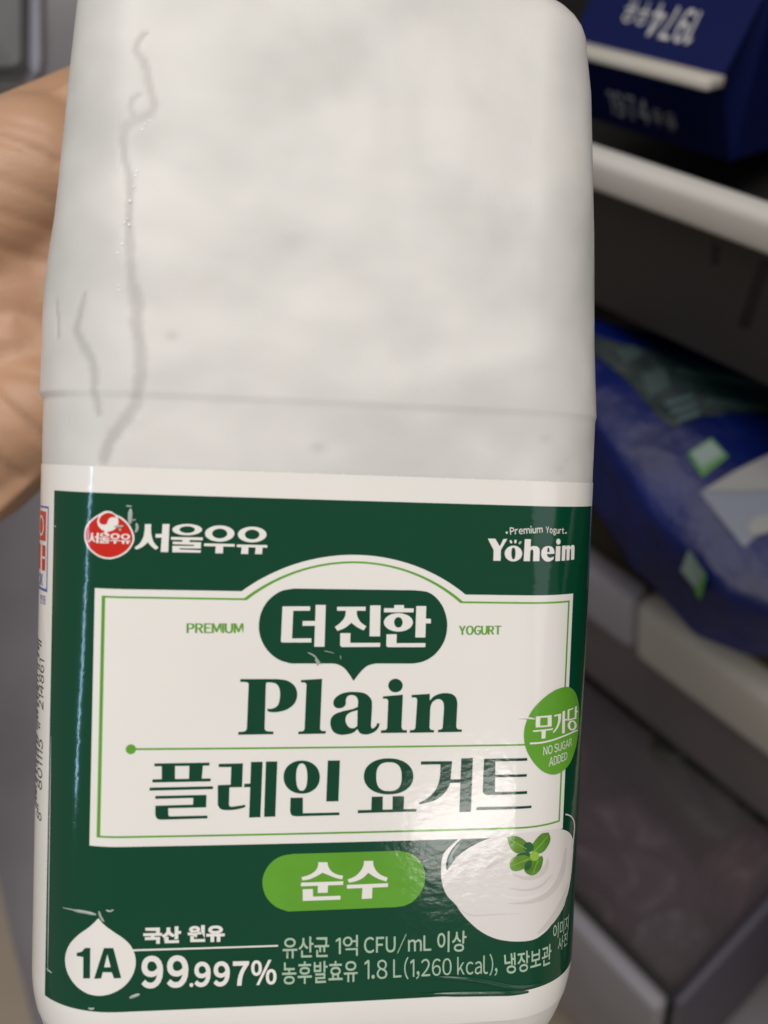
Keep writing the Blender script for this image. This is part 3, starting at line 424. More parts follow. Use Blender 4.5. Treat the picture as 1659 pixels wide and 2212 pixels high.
{"p":"yogurt_lettering","m":"print_green","l":4.6,"k":[[[-1.07,-34.45],[-1.08,-34.88],[-1.14,-35.26],[-1.26,-35.63],[-1.42,-35.97],[-1.64,-36.28],[-1.89,-36.55],[-2.19,-36.79],[-2.52,-36.99],[-2.88,-37.15],[-3.27,-37.26],[-3.69,-37.33],[-4.14,-37.34],[-4.6,-37.31],[-5.02,-37.23],[-5.42,-37.11],[-5.79,-36.94],[-6.13,-36.73],[-6.44,-36.48],[-6.71,-36.2],[-6.94,-35.89],[-7.12,-35.54],[-7.26,-35.18],[-7.35,-34.79],[-7.38,-34.37],[-7.37,-33.95],[-7.31,-33.56],[-7.19,-33.2],[-7.03,-32.86],[-6.82,-32.55],[-6.56,-32.28],[-6.27,-32.04],[-5.94,-31.84],[-5.58,-31.68],[-5.19,-31.57],[-4.78,-31.5],[-4.33,-31.48],[-3.87,-31.51],[-3.45,-31.59],[-3.05,-31.71],[-2.68,-31.87],[-2.34,-32.08],[-2.03,-32.33],[-1.75,-32.61],[-1.52,-32.93],[-1.33,-33.27],[-1.2,-33.64],[-1.11,-34.03]],[[-3.25,-34.42],[-3.25,-34.91],[-3.27,-35.3],[-3.31,-35.65],[-3.37,-35.96],[-3.45,-36.22],[-3.55,-36.44],[-3.67,-36.62],[-3.81,-36.75],[-3.96,-36.82],[-4.16,-36.84],[-4.36,-36.81],[-4.52,-36.73],[-4.66,-36.6],[-4.79,-36.42],[-4.91,-36.2],[-5.0,-35.93],[-5.08,-35.62],[-5.15,-35.27],[-5.19,-34.88],[-5.22,-34.4],[-5.22,-33.91],[-5.2,-33.52],[-5.16,-33.18],[-5.1,-32.87],[-5.02,-32.6],[-4.91,-32.38],[-4.8,-32.21],[-4.66,-32.08],[-4.5,-32.0],[-4.31,-31.98],[-4.11,-32.01],[-3.95,-32.09],[-3.81,-32.22],[-3.68,-32.4],[-3.56,-32.62],[-3.47,-32.89],[-3.38,-33.2],[-3.32,-33.55],[-3.28,-33.94]]]},
{"p":"yogurt_lettering","m":"print_green","l":4.66,"k":[[[0.24,-31.53],[2.37,-31.54],[2.33,-38.81],[0.19,-38.81]]]},
{"p":"yogurt_lettering","m":"print_green","l":4.72,"k":[[[-6.08,-38.05],[-3.93,-38.04],[-3.84,-40.83],[2.59,-40.81],[2.56,-41.29],[-5.02,-41.35],[-5.22,-41.31],[-5.42,-41.27],[-5.61,-41.22],[-5.78,-41.12],[-5.89,-40.98],[-5.96,-40.81],[-6.01,-40.62],[-6.07,-40.44]]]},
{"p":"yogurt_lettering","m":"print_green","l":4.0,"k":[[[15.57,-34.58],[15.56,-35.0],[15.5,-35.38],[15.38,-35.74],[15.21,-36.07],[15.0,-36.38],[14.73,-36.66],[14.43,-36.91],[14.08,-37.14],[13.69,-37.33],[13.27,-37.49],[12.81,-37.61],[12.33,-37.69],[11.81,-37.74],[11.23,-37.75],[10.65,-37.72],[10.13,-37.65],[9.64,-37.55],[9.18,-37.41],[8.75,-37.24],[8.35,-37.03],[7.99,-36.8],[7.67,-36.53],[7.39,-36.24],[7.15,-35.93],[6.96,-35.59],[6.82,-35.24],[6.73,-34.86],[6.69,-34.44],[6.71,-34.02],[6.77,-33.64],[6.88,-33.29],[7.05,-32.96],[7.26,-32.65],[7.52,-32.37],[7.83,-32.12],[8.17,-31.89],[8.55,-31.7],[8.97,-31.54],[9.42,-31.42],[9.91,-31.33],[10.42,-31.28],[11.0,-31.27],[11.58,-31.3],[12.1,-31.36],[12.59,-31.46],[13.05,-31.6],[13.49,-31.77],[13.89,-31.97],[14.25,-32.21],[14.58,-32.47],[14.86,-32.76],[15.1,-33.08],[15.3,-33.42],[15.44,-33.77],[15.53,-34.15]],[[13.47,-34.61],[13.48,-35.19],[13.44,-35.59],[13.36,-35.93],[13.25,-36.23],[13.1,-36.48],[12.91,-36.7],[12.69,-36.88],[12.43,-37.01],[12.14,-37.11],[11.79,-37.16],[11.28,-37.17],[10.76,-37.14],[10.41,-37.08],[10.11,-36.97],[9.84,-36.82],[9.61,-36.64],[9.41,-36.42],[9.24,-36.16],[9.11,-35.86],[9.01,-35.52],[8.94,-35.12],[8.9,-34.54],[8.9,-33.96],[8.94,-33.56],[9.01,-33.22],[9.13,-32.93],[9.28,-32.67],[9.46,-32.46],[9.68,-32.28],[9.94,-32.14],[10.23,-32.05],[10.58,-31.99],[11.09,-31.98],[11.6,-32.0],[11.95,-32.07],[12.26,-32.17],[12.53,-32.32],[12.76,-32.5],[12.96,-32.72],[13.13,-32.98],[13.26,-33.28],[13.37,-33.63],[13.43,-34.03]]]},
{"p":"yogurt_lettering","m":"print_green","l":4.06,"k":[[[8.22,-38.11],[10.21,-38.12],[10.26,-40.66],[8.22,-40.62]]]},
{"p":"yogurt_lettering","m":"print_green","l":4.12,"k":[[[11.97,-38.11],[14.02,-38.13],[14.03,-40.7],[12.02,-40.66]]]},
{"p":"yogurt_lettering","m":"print_green","l":4.18,"k":[[[5.86,-40.48],[16.37,-40.49],[16.34,-40.95],[5.83,-41.01]]]},
{"p":"yogurt_lettering","m":"print_green","l":4.24,"k":[[[16.87,-31.9],[22.52,-31.94],[22.34,-35.9],[22.24,-36.16],[22.15,-36.42],[22.05,-36.67],[21.93,-36.91],[21.72,-37.24],[21.49,-37.55],[21.24,-37.85],[20.97,-38.12],[20.62,-38.41],[20.25,-38.67],[19.85,-38.9],[19.44,-39.09],[18.82,-39.27],[18.18,-39.4],[17.53,-39.51],[16.89,-39.63],[16.77,-39.43],[17.16,-39.22],[17.55,-39.02],[17.94,-38.81],[18.3,-38.57],[18.6,-38.34],[18.88,-38.09],[19.14,-37.82],[19.38,-37.53],[19.6,-37.22],[19.8,-36.9],[19.97,-36.56],[20.11,-36.21],[20.23,-35.78],[20.32,-35.34],[20.38,-34.89],[20.42,-34.44],[20.44,-33.95],[20.44,-33.47],[20.42,-32.98],[20.41,-32.49],[16.85,-32.48]]]},
{"p":"yogurt_lettering","m":"print_green","l":4.3,"k":[[[22.31,-35.25],[24.34,-35.27],[24.32,-35.85],[22.23,-35.9]]]},
{"p":"yogurt_lettering","m":"print_green","l":4.36,"k":[[[24.19,-31.46],[26.33,-31.44],[26.34,-41.24],[24.24,-41.23]]]},
{"p":"yogurt_lettering","m":"print_green","l":4.42,"k":[[[28.4,-31.61],[36.49,-31.62],[36.52,-32.12],[30.5,-32.11],[30.6,-34.58],[36.56,-34.58],[36.53,-35.07],[30.59,-35.03],[30.69,-37.73],[36.75,-37.73],[36.75,-38.25],[29.45,-38.24],[29.24,-38.2],[29.03,-38.17],[28.82,-38.12],[28.64,-38.02],[28.54,-37.89],[28.48,-37.72],[28.44,-37.55],[28.39,-37.38]]]},
{"p":"yogurt_lettering","m":"print_green","l":4.48,"k":[[[27.38,-40.43],[37.73,-40.48],[37.76,-40.94],[27.35,-40.95]]]},
{"p":"brand_lettering","m":"print_white","l":3.0,"k":[[[-31.88,9.08],[-30.86,9.11],[-30.86,8.78],[-30.87,8.46],[-30.86,8.14],[-30.85,7.82],[-30.81,7.54],[-30.76,7.25],[-30.7,6.97],[-30.62,6.69],[-30.55,6.48],[-30.46,6.26],[-30.36,6.06],[-30.24,5.87],[-30.08,5.68],[-29.91,5.51],[-29.73,5.35],[-29.55,5.18],[-30.01,4.8],[-30.19,4.93],[-30.38,5.06],[-30.56,5.19],[-30.73,5.34],[-30.89,5.51],[-31.05,5.69],[-31.2,5.87],[-31.35,6.05],[-31.47,5.92],[-31.59,5.78],[-31.71,5.64],[-31.84,5.52],[-32.03,5.37],[-32.22,5.23],[-32.43,5.1],[-32.63,4.98],[-32.78,4.92],[-32.93,4.86],[-33.08,4.81],[-33.23,4.76],[-33.5,5.07],[-33.28,5.25],[-33.06,5.42],[-32.84,5.6],[-32.65,5.81],[-32.48,6.05],[-32.34,6.31],[-32.22,6.58],[-32.11,6.86],[-32.04,7.11],[-31.99,7.37],[-31.96,7.64],[-31.93,7.9],[-31.91,8.19],[-31.9,8.49],[-31.89,8.78]]]},
{"p":"brand_lettering","m":"print_white","l":3.06,"k":[[[-28.98,9.16],[-27.85,9.19],[-27.94,4.45],[-29.19,4.44]]]},
{"p":"brand_lettering","m":"print_white","l":3.12,"k":[[[-30.07,7.45],[-28.9,7.48],[-28.93,6.88],[-30.1,6.85]]]},
{"p":"brand_lettering","m":"print_white","l":3.18,"k":[[[-22.42,8.4],[-22.45,8.25],[-22.53,8.1],[-22.68,7.96],[-22.88,7.82],[-23.13,7.7],[-23.42,7.6],[-23.75,7.51],[-24.1,7.44],[-24.48,7.4],[-24.86,7.38],[-25.25,7.38],[-25.62,7.4],[-25.98,7.45],[-26.31,7.52],[-26.61,7.61],[-26.86,7.72],[-27.06,7.84],[-27.21,7.98],[-27.31,8.12],[-27.34,8.27],[-27.31,8.42],[-27.23,8.57],[-27.08,8.71],[-26.89,8.84],[-26.64,8.96],[-26.35,9.07],[-26.02,9.15],[-25.67,9.22],[-25.29,9.27],[-24.91,9.29],[-24.52,9.29],[-24.15,9.26],[-23.79,9.21],[-23.46,9.14],[-23.16,9.05],[-22.91,8.95],[-22.7,8.82],[-22.55,8.69],[-22.45,8.55]],[[-23.6,8.37],[-23.62,8.27],[-23.66,8.18],[-23.74,8.1],[-23.84,8.02],[-23.97,7.94],[-24.12,7.88],[-24.29,7.83],[-24.48,7.79],[-24.67,7.76],[-24.87,7.75],[-25.07,7.75],[-25.27,7.77],[-25.45,7.8],[-25.63,7.84],[-25.78,7.9],[-25.91,7.96],[-26.02,8.04],[-26.1,8.12],[-26.15,8.21],[-26.17,8.3],[-26.15,8.39],[-26.11,8.48],[-26.03,8.57],[-25.93,8.65],[-25.8,8.72],[-25.65,8.78],[-25.48,8.84],[-25.29,8.87],[-25.1,8.9],[-24.9,8.91],[-24.7,8.91],[-24.5,8.9],[-24.32,8.87],[-24.14,8.82],[-23.99,8.77],[-23.86,8.7],[-23.75,8.63],[-23.67,8.54],[-23.62,8.46]]]},
{"p":"brand_lettering","m":"print_white","l":3.24,"k":[[[-27.53,7.02],[-22.26,7.07],[-22.27,6.59],[-27.52,6.56]]]},
{"p":"brand_lettering","m":"print_white","l":3.3,"k":[[[-25.64,6.65],[-24.44,6.66],[-24.44,6.01],[-25.66,5.98]]]},
{"p":"brand_lettering","m":"print_white","l":3.36,"k":[[[-27.21,6.24],[-22.53,6.23],[-22.54,5.18],[-26.07,5.14],[-26.06,4.93],[-22.53,4.89],[-22.56,4.47],[-27.27,4.45],[-27.27,5.53],[-23.7,5.57],[-23.7,5.78],[-27.24,5.82]]]},
{"p":"brand_lettering","m":"print_white","l":3.42,"k":[[[-16.99,7.87],[-17.01,7.65],[-17.1,7.44],[-17.24,7.23],[-17.44,7.04],[-17.68,6.87],[-17.98,6.73],[-18.3,6.6],[-18.66,6.51],[-19.03,6.45],[-19.42,6.43],[-19.8,6.43],[-20.18,6.48],[-20.54,6.55],[-20.87,6.65],[-21.17,6.79],[-21.42,6.95],[-21.63,7.13],[-21.78,7.32],[-21.88,7.53],[-21.91,7.74],[-21.89,7.96],[-21.8,8.17],[-21.66,8.37],[-21.46,8.56],[-21.22,8.73],[-20.93,8.88],[-20.6,9.0],[-20.25,9.1],[-19.88,9.16],[-19.49,9.18],[-19.11,9.18],[-18.73,9.14],[-18.37,9.06],[-18.04,8.96],[-17.74,8.83],[-17.48,8.67],[-17.27,8.49],[-17.12,8.29],[-17.02,8.08]],[[-18.18,7.84],[-18.19,7.71],[-18.24,7.58],[-18.31,7.46],[-18.41,7.34],[-18.54,7.24],[-18.69,7.15],[-18.86,7.08],[-19.04,7.02],[-19.23,6.99],[-19.43,6.97],[-19.63,6.98],[-19.83,7.0],[-20.01,7.05],[-20.18,7.11],[-20.34,7.19],[-20.47,7.29],[-20.58,7.4],[-20.66,7.52],[-20.71,7.64],[-20.73,7.77],[-20.71,7.9],[-20.67,8.03],[-20.6,8.16],[-20.5,8.27],[-20.37,8.37],[-20.22,8.46],[-20.05,8.53],[-19.87,8.59],[-19.68,8.63],[-19.48,8.64],[-19.28,8.64],[-19.08,8.61],[-18.9,8.57],[-18.72,8.5],[-18.57,8.42],[-18.44,8.32],[-18.33,8.21],[-18.25,8.1],[-18.2,7.97]]]},
{"p":"brand_lettering","m":"print_white","l":3.48,"k":[[[-22.01,6.07],[-16.9,6.07],[-16.88,5.63],[-22.02,5.61]]]},
{"p":"brand_lettering","m":"print_white","l":3.54,"k":[[[-20.06,5.7],[-18.82,5.69],[-18.83,4.45],[-20.1,4.42]]]},
{"p":"brand_lettering","m":"print_white","l":3.6,"k":[[[-11.56,7.84],[-11.58,7.63],[-11.66,7.42],[-11.8,7.22],[-12.0,7.04],[-12.24,6.87],[-12.53,6.72],[-12.85,6.61],[-13.2,6.52],[-13.57,6.46],[-13.95,6.43],[-14.33,6.44],[-14.7,6.48],[-15.05,6.55],[-15.38,6.66],[-15.67,6.79],[-15.92,6.94],[-16.12,7.11],[-16.27,7.3],[-16.37,7.51],[-16.4,7.72],[-16.38,7.93],[-16.3,8.13],[-16.16,8.33],[-15.96,8.52],[-15.72,8.68],[-15.44,8.83],[-15.12,8.94],[-14.77,9.03],[-14.4,9.09],[-14.02,9.12],[-13.64,9.11],[-13.27,9.07],[-12.92,9.0],[-12.59,8.9],[-12.3,8.77],[-12.04,8.62],[-11.84,8.44],[-11.69,8.25],[-11.59,8.05]],[[-12.74,7.81],[-12.75,7.68],[-12.79,7.55],[-12.87,7.42],[-12.96,7.31],[-13.09,7.2],[-13.23,7.12],[-13.4,7.04],[-13.58,6.99],[-13.77,6.95],[-13.96,6.94],[-14.16,6.94],[-14.35,6.97],[-14.53,7.01],[-14.7,7.08],[-14.85,7.16],[-14.98,7.26],[-15.08,7.37],[-15.16,7.49],[-15.21,7.61],[-15.23,7.75],[-15.22,7.88],[-15.17,8.01],[-15.1,8.13],[-15.0,8.24],[-14.88,8.35],[-14.73,8.44],[-14.57,8.51],[-14.39,8.57],[-14.2,8.6],[-14.01,8.62],[-13.81,8.61],[-13.62,8.58],[-13.44,8.54],[-13.27,8.47],[-13.12,8.39],[-12.99,8.3],[-12.89,8.19],[-12.81,8.07],[-12.76,7.94]]]},
{"p":"brand_lettering","m":"print_white","l":3.66,"k":[[[-16.52,6.01],[-11.38,6.03],[-11.36,5.59],[-16.51,5.57]]]},
{"p":"brand_lettering","m":"print_white","l":3.7199999999999998,"k":[[[-15.69,5.64],[-14.55,5.66],[-14.57,4.42],[-15.78,4.42]]]},
{"p":"brand_lettering","m":"print_white","l":3.7800000000000002,"k":[[[-13.32,5.65],[-12.16,5.68],[-12.23,4.45],[-13.41,4.45]]]},
{"p":"brand_emblem","m":"print_white","l":3,"k":[[[-38.16,11.1],[-37.96,11.1],[-37.77,11.09],[-37.57,11.05],[-37.38,11.0],[-37.22,10.91],[-37.07,10.8],[-36.92,10.69],[-36.76,10.59],[-36.5,10.47],[-36.23,10.37],[-35.97,10.26],[-35.72,10.13],[-35.42,9.92],[-35.14,9.69],[-34.87,9.44],[-34.62,9.17],[-34.4,8.88],[-34.21,8.56],[-34.03,8.23],[-33.87,7.89],[-33.77,7.66],[-33.69,7.41],[-33.62,7.16],[-33.58,6.91],[-33.56,6.68],[-33.57,6.44],[-33.6,6.21],[-33.65,5.98],[-33.76,5.68],[-33.89,5.39],[-34.05,5.11],[-34.23,4.85],[-34.42,4.6],[-34.63,4.37],[-34.86,4.15],[-35.11,3.96],[-35.39,3.77],[-35.68,3.59],[-35.98,3.44],[-36.3,3.3],[-36.59,3.2],[-36.9,3.11],[-37.21,3.05],[-37.52,3.01],[-37.87,3.0],[-38.22,3.02],[-38.56,3.06],[-38.91,3.14],[-39.23,3.24],[-39.55,3.37],[-39.86,3.53],[-40.16,3.7],[-40.46,3.89],[-40.74,4.09],[-41.01,4.32],[-41.26,4.57],[-41.48,4.85],[-41.68,5.14],[-41.85,5.45],[-41.99,5.77],[-42.07,6.04],[-42.12,6.32],[-42.15,6.6],[-42.16,6.88],[-42.15,7.2],[-42.12,7.52],[-42.06,7.83],[-41.97,8.14],[-41.85,8.41],[-41.69,8.68],[-41.5,8.93],[-41.3,9.16],[-41.02,9.43],[-40.72,9.68],[-40.41,9.92],[-40.1,10.15],[-39.88,10.29],[-39.66,10.42],[-39.43,10.55],[-39.2,10.68],[-39.08,10.76],[-38.95,10.84],[-38.83,10.91],[-38.7,10.98],[-38.57,11.03],[-38.43,11.07],[-38.3,11.09]]]},
{"p":"brand_emblem","m":"print_red","l":4,"k":[[[-38.13,10.81],[-37.94,10.81],[-37.76,10.79],[-37.58,10.76],[-37.4,10.7],[-37.25,10.62],[-37.11,10.51],[-36.98,10.4],[-36.83,10.3],[-36.59,10.19],[-36.34,10.1],[-36.1,10.0],[-35.87,9.87],[-35.6,9.68],[-35.33,9.47],[-35.08,9.25],[-34.85,9.0],[-34.65,8.73],[-34.47,8.44],[-34.31,8.13],[-34.15,7.82],[-34.06,7.6],[-33.98,7.38],[-33.91,7.15],[-33.87,6.91],[-33.85,6.69],[-33.85,6.47],[-33.88,6.26],[-33.93,6.05],[-34.03,5.77],[-34.16,5.5],[-34.31,5.24],[-34.48,5.0],[-34.66,4.77],[-34.86,4.56],[-35.07,4.36],[-35.3,4.18],[-35.56,4.0],[-35.83,3.85],[-36.11,3.7],[-36.4,3.58],[-36.68,3.48],[-36.95,3.4],[-37.24,3.34],[-37.53,3.31],[-37.85,3.3],[-38.17,3.32],[-38.5,3.36],[-38.81,3.42],[-39.11,3.52],[-39.41,3.64],[-39.69,3.78],[-39.97,3.94],[-40.24,4.11],[-40.51,4.31],[-40.76,4.51],[-40.98,4.74],[-41.19,5.0],[-41.37,5.27],[-41.53,5.56],[-41.66,5.86],[-41.74,6.11],[-41.79,6.36],[-41.81,6.63],[-41.82,6.89],[-41.81,7.18],[-41.78,7.48],[-41.74,7.77],[-41.65,8.05],[-41.53,8.31],[-41.39,8.55],[-41.21,8.79],[-41.02,9.0],[-40.77,9.25],[-40.49,9.48],[-40.21,9.7],[-39.92,9.91],[-39.72,10.04],[-39.51,10.17],[-39.3,10.28],[-39.09,10.41],[-38.97,10.48],[-38.86,10.56],[-38.74,10.63],[-38.62,10.69],[-38.5,10.74],[-38.38,10.77],[-38.25,10.8]]]},
{"p":"brand_emblem","m":"print_white","l":5,"k":[[[-36.2,9.39],[-36.21,9.17],[-36.25,8.95],[-36.32,8.74],[-36.41,8.54],[-36.53,8.36],[-36.68,8.18],[-36.85,8.03],[-37.04,7.91],[-37.24,7.8],[-37.46,7.72],[-37.68,7.67],[-37.91,7.65],[-38.15,7.65],[-38.38,7.69],[-38.6,7.75],[-38.82,7.84],[-39.02,7.95],[-39.2,8.09],[-39.36,8.24],[-39.5,8.42],[-39.61,8.61],[-39.69,8.82],[-39.75,9.03],[-39.77,9.25],[-39.76,9.47],[-39.71,9.69],[-39.64,9.9],[-39.54,10.1],[-39.41,10.29],[-39.25,10.46],[-39.08,10.61],[-38.88,10.74],[-38.67,10.85],[-38.45,10.93],[-38.22,10.98],[-37.99,11.0],[-37.75,11.0],[-37.53,10.97],[-37.31,10.9],[-37.1,10.81],[-36.91,10.7],[-36.73,10.56],[-36.58,10.4],[-36.45,10.22],[-36.34,10.03],[-36.27,9.82],[-36.22,9.61]]]},
{"p":"brand_emblem","m":"print_white","l":5.1,"k":[[[-38.5,7.93],[-37.98,7.76],[-38.03,7.08],[-38.48,7.06]]]},
{"p":"brand_emblem","m":"print_red","l":6,"k":[[[-36.53,9.9],[-36.62,10.05],[-36.71,10.2],[-36.8,10.35],[-36.91,10.47],[-37.04,10.57],[-37.19,10.65],[-37.34,10.71],[-37.5,10.76],[-37.65,10.79],[-37.81,10.8],[-37.97,10.79],[-38.12,10.76],[-38.32,10.71],[-38.52,10.63],[-38.7,10.53],[-38.88,10.41],[-39.02,10.29],[-39.14,10.15],[-39.25,10.0],[-39.34,9.84],[-39.4,9.71],[-39.43,9.58],[-39.44,9.44],[-39.43,9.31],[-39.4,9.2],[-39.35,9.1],[-39.28,9.01],[-39.2,8.94],[-39.08,8.87],[-38.95,8.82],[-38.82,8.79],[-38.68,8.77],[-38.57,8.77],[-38.45,8.79],[-38.34,8.83],[-38.24,8.88],[-38.18,8.93],[-38.12,8.99],[-38.08,9.06],[-38.04,9.13],[-38.0,9.24],[-37.98,9.34],[-37.96,9.45],[-37.92,9.56],[-37.87,9.65],[-37.8,9.75],[-37.72,9.83],[-37.64,9.91],[-37.53,9.97],[-37.42,10.02],[-37.3,10.06],[-37.18,10.09],[-37.09,10.1],[-36.99,10.11],[-36.9,10.1],[-36.81,10.08],[-36.74,10.05],[-36.67,10.0],[-36.6,9.95]]]},
{"p":"brand_emblem","m":"print_white","l":5.2,"k":[[[-40.84,7.29],[-40.48,7.31],[-40.48,7.19],[-40.48,7.08],[-40.48,6.96],[-40.47,6.84],[-40.46,6.74],[-40.44,6.63],[-40.42,6.53],[-40.39,6.43],[-40.37,6.35],[-40.34,6.27],[-40.3,6.2],[-40.26,6.13],[-40.2,6.06],[-40.14,6.0],[-40.08,5.94],[-40.02,5.88],[-40.18,5.74],[-40.24,5.79],[-40.31,5.83],[-40.37,5.88],[-40.43,5.93],[-40.49,5.99],[-40.54,6.06],[-40.6,6.12],[-40.65,6.19],[-40.69,6.14],[-40.74,6.08],[-40.78,6.03],[-40.83,5.99],[-40.89,5.93],[-40.96,5.88],[-41.04,5.83],[-41.11,5.78],[-41.16,5.76],[-41.22,5.73],[-41.27,5.71],[-41.33,5.69],[-41.43,5.8],[-41.35,5.87],[-41.26,5.94],[-41.19,6.01],[-41.12,6.09],[-41.06,6.18],[-41.01,6.27],[-40.96,6.37],[-40.92,6.48],[-40.9,6.57],[-40.88,6.67],[-40.87,6.76],[-40.86,6.86],[-40.85,6.97],[-40.85,7.08],[-40.84,7.18]]]},
{"p":"brand_emblem","m":"print_white","l":5.26,"k":[[[-39.82,7.34],[-39.43,7.36],[-39.47,5.63],[-39.9,5.62]]]},
{"p":"brand_emblem","m":"print_white","l":5.32,"k":[[[-40.2,6.71],[-39.79,6.73],[-39.8,6.51],[-40.21,6.49]]]},
{"p":"brand_emblem","m":"print_white","l":5.38,"k":[[[-37.64,7.09],[-37.65,7.04],[-37.68,6.98],[-37.72,6.93],[-37.79,6.88],[-37.87,6.84],[-37.96,6.8],[-38.07,6.77],[-38.19,6.74],[-38.31,6.72],[-38.44,6.71],[-38.56,6.71],[-38.69,6.72],[-38.81,6.74],[-38.92,6.76],[-39.02,6.79],[-39.1,6.83],[-39.17,6.87],[-39.22,6.92],[-39.25,6.97],[-39.26,7.03],[-39.25,7.08],[-39.22,7.14],[-39.18,7.19],[-39.11,7.24],[-39.03,7.28],[-38.93,7.32],[-38.82,7.36],[-38.7,7.38],[-38.58,7.4],[-38.45,7.41],[-38.32,7.41],[-38.2,7.4],[-38.08,7.39],[-37.97,7.36],[-37.88,7.33],[-37.8,7.29],[-37.73,7.25],[-37.68,7.2],[-37.65,7.15]],[[-38.02,7.08],[-38.03,7.05],[-38.04,7.01],[-38.07,6.98],[-38.1,6.95],[-38.14,6.92],[-38.19,6.9],[-38.25,6.88],[-38.31,6.87],[-38.37,6.85],[-38.44,6.85],[-38.5,6.85],[-38.57,6.85],[-38.63,6.86],[-38.69,6.88],[-38.74,6.9],[-38.78,6.92],[-38.82,6.95],[-38.85,6.98],[-38.86,7.01],[-38.87,7.04],[-38.86,7.08],[-38.85,7.11],[-38.82,7.14],[-38.79,7.17],[-38.75,7.2],[-38.7,7.22],[-38.64,7.24],[-38.58,7.26],[-38.51,7.27],[-38.45,7.27],[-38.38,7.27],[-38.32,7.27],[-38.26,7.26],[-38.2,7.24],[-38.15,7.22],[-38.11,7.2],[-38.07,7.17],[-38.04,7.14],[-38.03,7.11]]]},
{"p":"brand_emblem","m":"print_white","l":5.44,"k":[[[-39.33,6.57],[-37.59,6.61],[-37.59,6.44],[-39.32,6.4]]]},
{"p":"brand_emblem","m":"print_white","l":5.5,"k":[[[-38.69,6.44],[-38.3,6.45],[-38.3,6.22],[-38.7,6.2]]]},
{"p":"brand_emblem","m":"print_white","l":5.5600000000000005,"k":[[[-39.22,6.29],[-37.67,6.3],[-37.68,5.93],[-38.84,5.89],[-38.83,5.82],[-37.68,5.82],[-37.69,5.67],[-39.24,5.63],[-39.24,6.03],[-38.05,6.06],[-38.06,6.14],[-39.23,6.13]]]},
{"p":"brand_emblem","m":"print_white","l":5.62,"k":[[[-35.92,6.91],[-35.93,6.83],[-35.95,6.76],[-36.0,6.68],[-36.06,6.61],[-36.14,6.55],[-36.23,6.5],[-36.33,6.45],[-36.44,6.42],[-36.56,6.4],[-36.68,6.39],[-36.8,6.39],[-36.92,6.4],[-37.04,6.43],[-37.14,6.47],[-37.24,6.51],[-37.32,6.57],[-37.38,6.63],[-37.43,6.7],[-37.46,6.78],[-37.48,6.86],[-37.47,6.94],[-37.44,7.01],[-37.39,7.09],[-37.33,7.16],[-37.25,7.22],[-37.16,7.27],[-37.06,7.32],[-36.94,7.35],[-36.83,7.38],[-36.7,7.39],[-36.58,7.38],[-36.46,7.37],[-36.35,7.34],[-36.25,7.31],[-36.15,7.26],[-36.07,7.2],[-36.01,7.14],[-35.96,7.07],[-35.93,6.99]],[[-36.29,6.9],[-36.3,6.85],[-36.31,6.81],[-36.33,6.76],[-36.36,6.72],[-36.4,6.68],[-36.45,6.65],[-36.5,6.62],[-36.56,6.6],[-36.62,6.59],[-36.69,6.58],[-36.75,6.59],[-36.81,6.59],[-36.87,6.61],[-36.92,6.63],[-36.97,6.66],[-37.01,6.7],[-37.05,6.74],[-37.07,6.78],[-37.09,6.82],[-37.1,6.87],[-37.09,6.92],[-37.08,6.97],[-37.05,7.01],[-37.02,7.05],[-36.98,7.09],[-36.93,7.12],[-36.88,7.15],[-36.82,7.17],[-36.76,7.18],[-36.7,7.19],[-36.64,7.19],[-36.58,7.18],[-36.52,7.16],[-36.46,7.14],[-36.41,7.11],[-36.37,7.08],[-36.34,7.04],[-36.31,6.99],[-36.3,6.95]]]},
{"p":"brand_emblem","m":"print_white","l":5.68,"k":[[[-37.51,6.25],[-35.89,6.26],[-35.89,6.1],[-37.51,6.08]]]},
{"p":"brand_emblem","m":"print_white","l":5.74,"k":[[[-36.88,6.12],[-36.5,6.12],[-36.5,5.67],[-36.9,5.66]]]},
{"p":"brand_emblem","m":"print_white","l":5.8,"k":[[[-34.25,6.9],[-34.26,6.82],[-34.28,6.75],[-34.33,6.68],[-34.39,6.61],[-34.46,6.55],[-34.55,6.5],[-34.65,6.46],[-34.75,6.42],[-34.87,6.4],[-34.98,6.39],[-35.1,6.4],[-35.21,6.41],[-35.32,6.44],[-35.42,6.47],[-35.51,6.52],[-35.59,6.58],[-35.65,6.64],[-35.7,6.71],[-35.73,6.78],[-35.74,6.86],[-35.73,6.93],[-35.71,7.01],[-35.66,7.08],[-35.6,7.15],[-35.53,7.21],[-35.44,7.26],[-35.34,7.3],[-35.23,7.33],[-35.12,7.35],[-35.0,7.36],[-34.89,7.36],[-34.77,7.35],[-34.67,7.32],[-34.57,7.28],[-34.48,7.24],[-34.4,7.18],[-34.34,7.12],[-34.29,7.05],[-34.26,6.97]],[[-34.61,6.89],[-34.62,6.84],[-34.63,6.8],[-34.65,6.75],[-34.68,6.71],[-34.72,6.67],[-34.76,6.64],[-34.82,6.61],[-34.87,6.59],[-34.93,6.58],[-34.99,6.58],[-35.05,6.58],[-35.11,6.59],[-35.16,6.6],[-35.21,6.63],[-35.26,6.66],[-35.3,6.69],[-35.33,6.73],[-35.35,6.78],[-35.37,6.82],[-35.38,6.87],[-35.37,6.92],[-35.36,6.96],[-35.34,7.01],[-35.31,7.05],[-35.27,7.09],[-35.22,7.12],[-35.17,7.14],[-35.12,7.16],[-35.06,7.18],[-35.0,7.18],[-34.94,7.18],[-34.88,7.17],[-34.83,7.15],[-34.78,7.13],[-34.73,7.1],[-34.69,7.07],[-34.66,7.03],[-34.63,6.98],[-34.62,6.94]]]},
{"p":"brand_emblem","m":"print_white","l":5.86,"k":[[[-35.78,6.24],[-34.2,6.25],[-34.19,6.09],[-35.77,6.08]]]},
